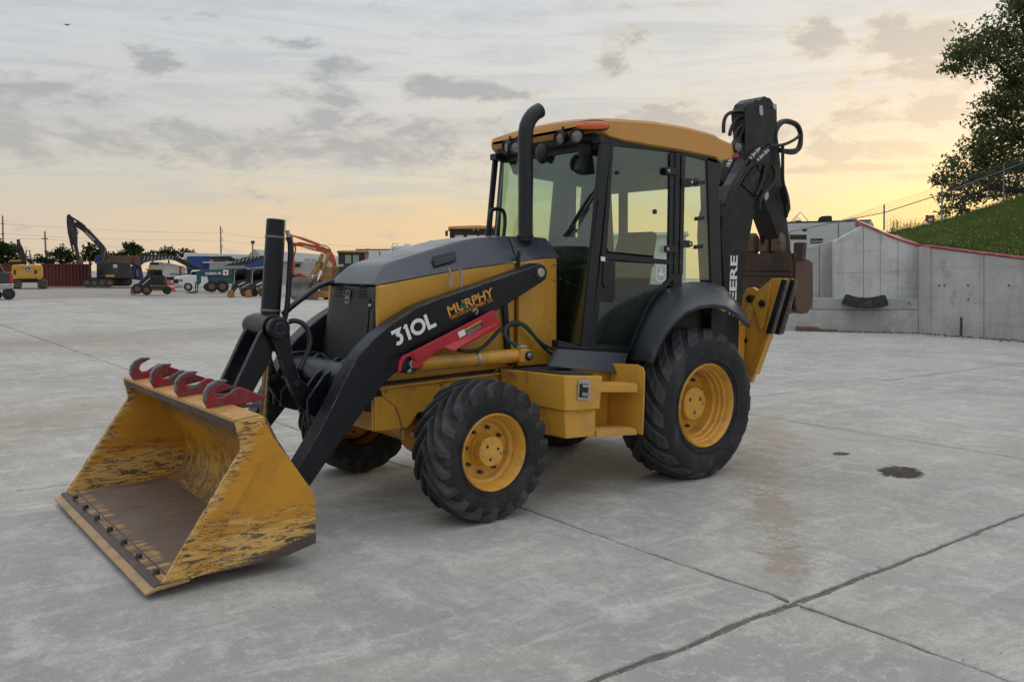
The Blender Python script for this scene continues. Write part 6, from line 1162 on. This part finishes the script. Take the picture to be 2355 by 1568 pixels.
# white lorry, orange lift, white pickup
k = BG('white_lorry', 'white lorry with dark lettering behind the skid steer', 'lorry', 385, 660, 84)
k.poly('cab', 'carwhite', [(342, 612), (346, 602), (374, 603), (374, 634), (342, 634)], 0, 2.2, None, .06); k.box('side_window', 'glass_dark', 374, 605, 386, 626, .05, .1, None, 0); k.box('grille', 'dark_part', 346, 605, 365, 609, -.03, 0, None, 0); k.poly('box_body', 'carwhite', [(374, 604), (388, 605), (424, 613), (428, 622), (430, 637), (374, 637)], .0, 2.3, None, .05)
k.text('lorry_lettering', 'HICKLEFORD', 391, 633, 420, 633, 5, 'trim', -.05, bold=.02); k.box('chassis', 'dark_part', 342, 637, 430, 645, .2, 2.0); k.box('stripe', 'orange', 412, 613, 417, 632, -.03, 0, None, 0)
for x in (352, 410): k.wheel('wheel', x, 650, 11, .0, .3)
for i, (x, y, h, lb) in enumerate(((388, 662, 26, 'orange traffic drum beside the white pickup, nearer the skid steer'), (396, 662, 20, 'orange traffic drum touching the nose of the white pickup'))):
    k = BG('traffic_drum', lb, 'traffic drum', x, y, 66, 'orange traffic drums'); c = k.base; k.put(MB().lathe([(.0, .0), (.30, .0), (.30, .08), (.20, .10), (.17, h * .55 * k.D / FPX), (.13, h * k.D / FPX), (0, h * k.D / FPX)], c, ZU, 14), 'drum', 'orange'); k.put(MB().lathe([(.19, .34), (.186, .44)], c, ZU, 14), 'reflective_band', 'white')
k = BG('pickup_truck', 'white pickup truck facing left beside the teal telehandler', 'pickup truck', 440, 669)
k.poly('body', 'carwhite', [(399, 643), (402, 637), (420, 634), (432, 632), (500, 634), (500, 660), (440, 662), (436, 654), (428, 651), (420, 655), (418, 662), (402, 660), (399, 654)], 0, 1.95, None, .06); k.poly('cab', 'carwhite', [(430, 634), (438, 624), (445, 621), (482, 621), (485, 634)], .1, 1.85, None, .06); k.poly('side_window', 'glass_dark', [(436, 633), (442, 625), (460, 624), (460, 633)], .06, .1); k.poly('windscreen', 'glass_dark', [(430, 634), (438, 624), (440, 624), (434, 634)], .05, 1.8)
k.box('grille', 'dark_part', 399, 642, 411, 652, -.02, .05, None, .02); k.box('headlamp', 'lens', 412, 642, 420, 648, -.02, .02, None, .01); k.box('bumper', 'lightgrey', 399, 654, 419, 660, -.06, .1, None, .03)
for x in (433, 478): k.wheel('wheel', x, 660, 9.5, -.03, .25, None, 'lightgrey')
k = BG('telehandler', 'teal telehandler with white model lettering and brown tyres', 'telehandler', 510, 673)
k.poly('boom', 'teal', [(450, 624), (462, 621), (540, 617), (546, 622), (546, 634), (470, 636), (452, 634)], 0, .8, None, .04); k.poly('body', 'teal', [(476, 634), (545, 632), (545, 652), (480, 652)], .1, 2.0, None, .05); k.poly('cab', 'dark_part', [(522, 617), (545, 616), (546, 640), (522, 640)], .2, 1.2, None, .04); k.poly('boom_head', 'teal', [(452, 624), (462, 622), (462, 650), (456, 656), (452, 650)], -.1, .9, None, .04); k.box('label_panel', 'white', 513, 621, 525, 633, -.04, 0, None, 0); k.box('label_mark', 'taillight', 517, 624, 521, 630, -.06, -.04, None, 0)
k.text('model_lettering', 'S340DS-45', 472, 632, 509, 631, 5.5, 'white', -.04, bold=.025, wide=1.0); k.tube('fork', 'dark_part', [(455, 650, -.2), (454, 672, -.2), (428, 676, -.4)], .05); k.tube('fork', 'dark_part', [(450, 648, .5), (449, 671, .5), (425, 675, .3)], .05)
for x, r in ((487, 13), (512, 14)): k.wheel('wheel', x, 659, r, -.1, .4, None, 'rustplate')
# compact track loaders
for i, (ox, lb) in enumerate(((0, 'compact track loader beside the telehandler, the left of two with black lift arms'), (41, 'compact track loader with black lift arms, the right of two beside the bucket cylinder'))):
    k = BG('compact_track_loader', lb, 'track loader', 545 + ox, 683 + i, None, 'compact track loaders'); X = lambda pts: [(a + ox, b) for a, b in pts]
    k.poly('cab', 'dark_part', X([(533, 640), (536, 620), (566, 620), (570, 644), (560, 652), (535, 652)]), .2, 1.5, None, .04); k.poly('cab_window', 'glass_dark', X([(540, 625), (562, 624), (564, 642), (540, 645)]), .15, .2); k.poly('cab_roof', mat('dark_teal_roof', (.03, .07, .09), .5), X([(530, 618), (566, 616), (570, 620), (532, 622)]), .0, 1.6, None, .03)
    k.poly('body', 'bgyellow', X([(548, 656), (586, 644), (590, 668), (552, 674)]), .1, 1.6, None, .04); k.poly('lift_arm', 'dark_part', X([(536, 676), (530, 668), (534, 654), (550, 648), (588, 634), (592, 640), (560, 656), (544, 664)]), -.15, .05, None, .03); k.poly('front_post', 'lightgrey', X([(537, 622), (541, 622), (540, 655), (534, 660)]), -.05, .1, None, .02)
    k.tube('arm_cylinder', 'steel', [(556 + ox, 662, -.2), (574 + ox, 652, -.2)], .05); k.tube('grab_rail', 'dark_part', [(538 + ox, 622, -.1), (537 + ox, 640, -.1), (535 + ox, 652, -.1)], .03); k.box('head_lamp', 'lens', 541 + ox, 620, 545 + ox, 623, -.03, .05, None, 0)
    k.text('arm_lettering', 'DEERE', 549 + ox, 657, 562 + ox, 651.5, 3.6, 'white', -.17, bold=.03, wide=1.1); track(k, 553 + ox, 594 + ox, 664, 682, -.1, .35); k.poly('coupler', 'tan', X([(522, 680), (524, 668), (536, 666), (540, 682), (526, 684)]), -.2, 1.7, None, .03)
# conveyors and blue plant behind
k = BG('crushing_plant', 'blue crushing plant with black folded conveyors in front of the white buildings', 'machine', 500, 652, 95)
k.box('main_body', 'blue', 430, 589, 482, 620, 0, 2.6, None, .05); k.poly('conveyor', 'dark_part', [(481, 590), (530, 589), (560, 608), (550, 612), (520, 597), (481, 596)], -.3, .8, None, .03); k.poly('conveyor', 'dark_part', [(515, 612), (560, 592), (606, 588), (612, 606), (560, 610)], -.6, .6, None, .03); k.poly('side_guard', 'blue', [(560, 613), (606, 594), (610, 612), (575, 616)], -.8, -.6, None, .02); k.box('walkway', 'lightgrey', 466, 602, 540, 606, -.5, .2); k.box('feed_hopper', 'rustplate', 490, 598, 520, 606, .3, 1.5); k.box('chassis', 'dark_part', 430, 620, 610, 645, .3, 2.2)
for i in range(12): x = 484 + i * 6; k.tube('truss_brace', 'dark_part', [(x, 590 + max(0, i - 7) * 3, -.4), (x + 4, 597 + max(0, i - 7) * 3, -.4)], .06)
for i in range(9): x = 520 + i * 9; k.tube('truss_brace', 'lightgrey', [(x, 610 - i * 2, -.7), (x + 5, 603 - i * 2, -.7)], .05)
# buildings
def hall(label, pts_roof, wall, dep, bx, m_r='metal_roof', m_w='metal_wall', gable=None, ribs=0, depth=14):
    k = BG('metal_hall', label, 'building', bx, 655, dep, 'metal halls beyond the yard'); k.poly('roof', m_r, pts_roof, 0, depth, None, .05); w = k.box('wall', m_w, wall[0], wall[1], wall[2], 655, .4, depth - .4, None, 0)
    for i in range(ribs): x = wall[0] + (wall[2] - wall[0]) * (i + .5) / ribs; k.box('wall_rib', m_w, x - .5, wall[1] + 1, x + .5, 652, .34, .4, w, 0)
    if gable: k.poly('gable', m_w, gable, -.05, .1)
    return k
hall('long pale metal hall with a white roof behind the blue plant', [(424, 581), (585, 586), (590, 596), (421, 594)], (426, 594, 586), 118, 500)
h = hall('metal hall with a pale gable roof behind the orange excavator', [(585, 573), (775, 588), (784, 603), (616, 602)], (612, 602, 782), 112, 640, gable=[(566, 592), (585, 573), (614, 602), (614, 640), (566, 640)])
h.box('window', 'glass_dark', 667, 607, 690, 614, .3, .38, None, 0)
hall('pale grey green metal hall seen through the cab glass', [(1360, 538), (1580, 532), (1586, 541), (1356, 545)], (1362, 543, 1578), 90, 1460, ribs=40, m_w='metal_roof')
k = BG('panel_wall', 'light concrete panel wall with a mesh fence in front of the pale hall', 'wall', 735, 650, 90)
for i in range(5): k.box('panel', 'metal_wall', 700 + i * 16, 594 + i * .6, 715.5 + i * 16, 645, 0, .2)
for i in range(6): k.tube('fence_post', 'lightgrey', [(698 + i * 15, 640, -2), (698 + i * 15, 596, -2)], .05)
k.tube('fence_rail', 'lightgrey', [(698, 604, -2), (775, 606, -2)], .04); k.tube('fence_rail', 'lightgrey', [(698, 628, -2), (775, 628, -2)], .04)
# light mast, utility poles and wires
k = BG('light_mast', 'slim light mast with a box lamp in front of the gable', 'lamp post', 581, 640, 108); k.tube('mast', 'pole', [(581, 640), (581, 560)], .09); k.box('lamp_head', 'dark_part', 577, 554, 586, 560, -.3, .3)
def upole(label, x0, y0, x1, ytop, dep, arms, kind):
    k = BG('utility_pole', label, 'utility pole', x0, 655, dep, 'utility poles along the horizon'); k.tube('pole', 'pole', [(x0, 655), (x1, ytop)], [.22, .13] if dep > 150 else [.2, .12], None, 8)
    for y, w in arms:
        if kind == 'cross': k.tube('crossarm', 'pole', [(x1 - w, y), (x1 + w, y)], .09)
        else: k.tube('davit_arm', 'lightgrey', [(x1, y), (x1 + w * .7, y + .5), (x1 + w, y + 4)], .07); k.tube('insulator', 'lightgrey', [(x1 + w, y + 4), (x1 + w * .6, y + 7), (x1, y + 8)], .05)
    return k
p1 = upole('tall utility pole at the far left edge above the trees', 9, 0, 6, 496, 170, [(515, 4), (538, 5)], 'cross'); p2 = upole('utility pole with one crossarm above the red container', 109, 0, 103, 532, 140, [(549, 8)], 'cross'); p3 = upole('tall steel utility pole with three davit arms above the white hall', 510, 0, 507, 520, 180, [(528, 6), (547, 6), (563, 6)], 'davit')
for y0, y1, y2 in ((515, 523, 535), (537, 545, 553), (538, 549, 560)):
    k = None
def wire(label, pts, dep):
    o = MB().tube([PD(x, y, dep) for x, y in pts], .018, 4, 1).build('power_line', M['dark_part']); tag(o, label, 'power line', 'power lines'); return o
wire('topmost power line running from the left edge to the davit pole', [(-60, 510), (8, 516), (150, 523), (300, 532), (420, 535), (510, 535)], 165)
wire('power line sagging right of the davit pole towards the bucket cylinder, upper one', [(512, 535), (570, 545), (640, 549), (760, 566), (1000, 570), (1140, 580)], 180)
wire('power line right of the davit pole, lower one', [(512, 554), (570, 561), (640, 566), (760, 580), (1000, 585)], 180)
wire('power line at the crossarm of the short pole', [(-60, 548), (10, 550), (103, 549), (200, 560), (300, 572), (420, 578)], 140)
wire('middle power line crossing behind the black boom', [(-60, 535), (10, 538), (120, 545), (300, 552), (508, 553)], 165)
# orange excavator
k = BG('excavator', 'orange excavator with white lettering on its boom behind the bucket cylinder', 'excavator', 700, 662, 62)
k.poly('boom', 'orange', [(672, 558), (690, 556), (720, 562), (745, 567), (760, 574), (770, 588), (774, 602), (762, 606), (754, 588), (742, 580), (715, 574), (690, 566), (676, 565)], .6, 1.2, None, .05); k.poly('stick', 'orange', [(662, 541), (668, 536), (673, 541), (675, 558), (678, 600), (677, 630), (670, 633), (665, 600), (661, 560)], .5, 1.1, None, .05)
k.tube('stick_cylinder', 'orange', [(671, 541, .4), (697, 549, .4), (735, 563, .4)], [.05, .11, .11]); k.tube('bucket_cylinder', 'dark_part', [(677, 560, .4), (680, 575, .4), (675, 590, .4)], .05); k.text('boom_lettering', 'HITACHI', 697, 568.5, 721, 573.5, 5, 'white', .55, bold=.03, wide=1.05)
k.tube('hose', 'dark_part', [(735, 563, .5), (752, 565, .5), (762, 576, .5)], .04, sub=1); k.poly('house', 'orange', [(672, 632), (690, 627), (706, 636), (760, 632), (770, 600), (776, 604), (778, 650), (672, 648)], 1.2, 3.4, None, .05); track(k, 668, 770, 645, 662, .6, 1.3); k.poly('digging_bucket', 'dark_part', [(664, 632), (674, 628), (680, 640), (668, 648)], .3, 1.4, None, .04)
k = BG('trailer_wheel', 'small white hubbed wheel showing right of the bucket cylinder base', 'wheel', 664, 672, 60); k.wheel('tyre', 664, 660, 7, 0, .3, None, 'white')
# bulldozer
k = BG('bulldozer', 'worn yellow bulldozer with a steel blade behind the grille', 'bulldozer', 750, 689, 51.5)
k.poly('engine_bonnet', 'tan', [(742, 618), (750, 613), (792, 612), (800, 650), (742, 650)], .5, 1.9, None, .05); k.box('side_grille', mat('bonnet_grille_brown', (.16, .09, .04), .6), 765, 617, 788, 640, .44, .5, None, .01); k.text('maker_lettering', 'CAT', 777, 613, 787, 613, 5, 'white', .4, bold=.03)
k.poly('cab', 'dark_part', [(778, 580), (846, 579), (850, 640), (782, 640)], .4, 2.0, None, .05); k.box('cab_roof', 'tan', 776, 576, 848, 581, .2, 2.2, None, .04); k.poly('roof_post', 'tan', [(838, 578), (850, 577), (848, 596), (840, 600)], .3, 2.0, None, .03)
for x0, x1 in ((794, 808), (812, 826)): k.box('cab_window', mat('pale_cab_window', (.22, .27, .24), .15), x0, 586, x1, 606, .33, .4, None, .01)
k.tube('lift_cylinder', 'tan', [(736, 606, .0), (722, 632, .0)], .13); k.tube('lift_rod', 'chrome', [(724, 630, 0), (717, 642, .0)], .06); k.tube('lift_cylinder', 'tan', [(758, 583, .4), (740, 622, .2)], .13); k.tube('lift_rod', 'chrome', [(740, 622, .2), (730, 646, .1)], .06); k.tube('lift_cylinder', 'tan', [(742, 583, 1.8), (728, 610, 1.6), (716, 632, 1.5)], .13)
k.box('cylinder_bracket', 'dark_part', 726, 603, 742, 616, .2, 1.6, None, .03)
bl = MB(); bl.ring_loft([[k.p(x, y, -.9 + d) for x, y, d in ((671, 642, 0), (676, 639, -.1), (705, 639, -.1), (730, 640, 0))], [k.p(x, y, -.7 + d) for x, y, d in ((669, 656, 0), (676, 655, -.1), (705, 655, -.1), (731, 656, 0))], [k.p(x, y, -.72 + d) for x, y, d in ((669, 672, 0), (676, 672, -.1), (705, 673, -.1), (731, 674, 0))], [k.p(x, y, -1.0 + d) for x, y, d in ((671, 685, 0), (676, 687, -.1), (712, 690, -.1), (730, 688, 0))]], closed=False, caps=False); o = k.put(bl, 'blade', 'blade'); md = o.modifiers.new('thickness', 'SOLIDIFY'); md.thickness = .06
k.poly('blade_end', 'rustplate', [(712, 690), (718, 656), (731, 640), (733, 688)], -1.0, -.9, None, .02); k.poly('push_arm', 'tan', [(728, 668), (800, 672), (800, 682), (728, 684)], -.3, .1, None, .03); track(k, 735, 830, 652, 689, .1, .7, None, 'rustplate')
# caravans and wheel loader over the hood
k = BG('caravan', 'white ribbed caravan with a dark roof line above the hood', 'caravan', 860, 650, 70); b = k.poly('body', 'rv_white', [(818, 577), (824, 574), (899, 574), (899, 640), (818, 640)], 0, 2.4, None, .05)
for i in range(8): k.box('siding_rib', 'rv_white', 820, 579 + i * 4, 898, 580 + i * 4, -.015, 0, b, 0)
k.box('roof_edge', 'dark_part', 818, 572.6, 899, 574.6, -.03, 2.4, None, 0); k.box('window', 'glass_dark', 872, 578, 874, 595, -.02, 0, None, 0); k.box('roof_vent', 'rv_white', 840, 571, 850, 573, .5, 1.2)
k = BG('motorhome', 'white motorhome with a roof rack above the hood', 'motorhome', 925, 650, 66); b = k.poly('body', 'rv_white', [(899, 569), (903, 565), (950, 564), (985, 569), (985, 640), (899, 640)], 0, 2.4, None, .08); k.tube('roof_rack', 'lightgrey', [(902, 567, .3), (903, 560, .3), (914, 560, .3), (914, 566, .3)], .03); k.box('air_conditioner', 'rv_white', 928, 560, 946, 566, .5, 1.5, None, .05); k.box('stripe', 'lightgrey', 901, 573, 985, 575, -.02, 0, None, 0); k.poly('ladder_rail', 'lightgrey', [(902, 569), (904, 569), (904, 620), (902, 620)], -.05, 0)
k = BG('wheel_loader', 'yellow roofed wheel loader cab showing above the hood beside the windscreen', 'wheel loader', 1085, 700, 34)
k.poly('cab_roof', 'yellow_roof', [(1030, 522), (1036, 520), (1100, 518), (1140, 520), (1142, 526), (1030, 527)], 0, 1.6, None, .04); k.poly('cab', 'interior', [(1034, 527), (1140, 526), (1140, 546), (1034, 546)], .1, 1.5, None, .03); k.box('lower_cab', 'interior', 1034, 552, 1140, 640, .1, 1.5)
for x in (1038, 1070, 1100, 1136): k.box('cab_post', 'trim', x - 2, 526, x + 2, 560, .0, .15, None, .01)
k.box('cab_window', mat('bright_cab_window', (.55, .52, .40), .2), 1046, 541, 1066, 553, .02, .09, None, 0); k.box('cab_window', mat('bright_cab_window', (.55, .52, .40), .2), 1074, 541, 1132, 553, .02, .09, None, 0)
for x in (1087, 1097): k.box('roof_lamp', 'lens', x, 527, x + 5, 531, -.05, .02, None, .01)
k.box('mirror', 'trim', 1024, 531, 1030, 543, -.1, .1, None, .01); k.tube('mirror_arm', 'trim', [(1028, 532, 0), (1040, 527, .1)], .02); k.box('mirror', 'trim', 1043, 532, 1047, 542, -.2, -.05, None, .01)
k.poly('engine_bonnet', 'bgyellow', [(985, 575), (1034, 568), (1034, 640), (985, 640)], .2, 1.5, None, .04); k.poly('exhaust_cap', 'trim', [(984, 556), (986, 552), (1002, 551), (1004, 557), (1000, 580), (990, 580)], .6, .9, None, .02)
for x in (1000, 1120): k.wheel('wheel', x, 670, 40, .0, .6)
# trees along the horizon
rnd = random.Random(3)
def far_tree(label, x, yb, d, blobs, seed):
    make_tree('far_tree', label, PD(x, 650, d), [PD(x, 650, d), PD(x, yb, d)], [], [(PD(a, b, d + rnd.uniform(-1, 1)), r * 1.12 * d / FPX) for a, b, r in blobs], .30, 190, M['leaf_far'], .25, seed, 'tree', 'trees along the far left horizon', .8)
far_tree('dark tree at the far left edge behind the grey pickup', 2, 580, 115, [(0, 565, 11), (8, 558, 8), (-6, 580, 12), (10, 578, 12), (4, 595, 14), (14, 600, 10)], 11)
far_tree('dark tree between the left edge and the yellow excavator', 27, 580, 115, [(24, 566, 8), (30, 572, 9), (20, 580, 9), (34, 586, 9), (26, 596, 12)], 12)
far_tree('broad tree left of the utility pole with one crossarm', 98, 592, 130, [(94, 594, 8), (102, 598, 8), (86, 600, 7), (78, 603, 6), (110, 602, 7)], 13)
far_tree('spreading tree right of the utility pole above the container', 140, 585, 130, [(120, 588, 10), (130, 582, 10), (141, 578, 9), (152, 584, 10), (164, 590, 10), (140, 596, 12), (156, 600, 10), (118, 600, 10), (172, 600, 8)], 14)
far_tree('dark tree behind the stick of the black excavator', 207, 580, 125, [(198, 582, 10), (206, 572, 9), (214, 570, 8), (222, 578, 9), (206, 590, 12), (220, 592, 11), (190, 594, 9)], 15)
far_tree('rounded dark tree right of the black excavator boom', 298, 575, 125, [(278, 582, 9), (288, 572, 10), (298, 566, 9), (308, 566, 9), (318, 574, 10), (324, 584, 9), (300, 582, 14), (284, 592, 10), (314, 590, 11)], 16)
far_tree('low light green tree above the black conveyor, the left one', 388, 582, 140, [(380, 580, 7), (388, 575, 7), (396, 578, 7), (400, 586, 7), (386, 588, 8)], 17)
far_tree('low light green tree above the black conveyor, the right one', 430, 584, 140, [(412, 583, 6), (422, 580, 7), (433, 580, 7), (446, 582, 6), (428, 588, 8)], 18)
far_tree('small tree behind the screening plant hopper', 262, 588, 125, [(262, 584, 5), (258, 590, 6), (268, 592, 6), (340, 588, 5)], 19)
far_tree('low bush behind the yellow excavator roof', 58, 600, 130, [(50, 602, 6), (60, 598, 6), (70, 601, 7)], 21)
far_tree('low bush between the black excavator boom and the hopper', 250, 592, 130, [(240, 592, 7), (250, 588, 7), (260, 590, 7)], 22)
far_tree('low bush above the conveyor left of the light green trees', 352, 590, 135, [(338, 588, 6), (350, 585, 6), (362, 587, 6), (372, 584, 6)], 23)
# bird
bc = PD(154, 58, 45); bd = MB(); bd.sphere(bc, .05, 8, 5, (1.6, 1, .7)); w1 = RH
bo = bd.build('bird', M['dark_part']); tag(bo, 'small dark bird flying high at the upper left', 'bird')
for s in (1, -1): MB().add([bc + RH * .06, bc - RH * .06, bc - RH * .05 + RH * s * .11 + ZU * .05, bc + RH * s * .18 + ZU * .03, bc + RH * s * .12 + ZU * .06], [(0, 1, 2, 3, 4)] if s < 0 else [(1, 0, 4, 3, 2)]).build('wing', M['dark_part'], bo)
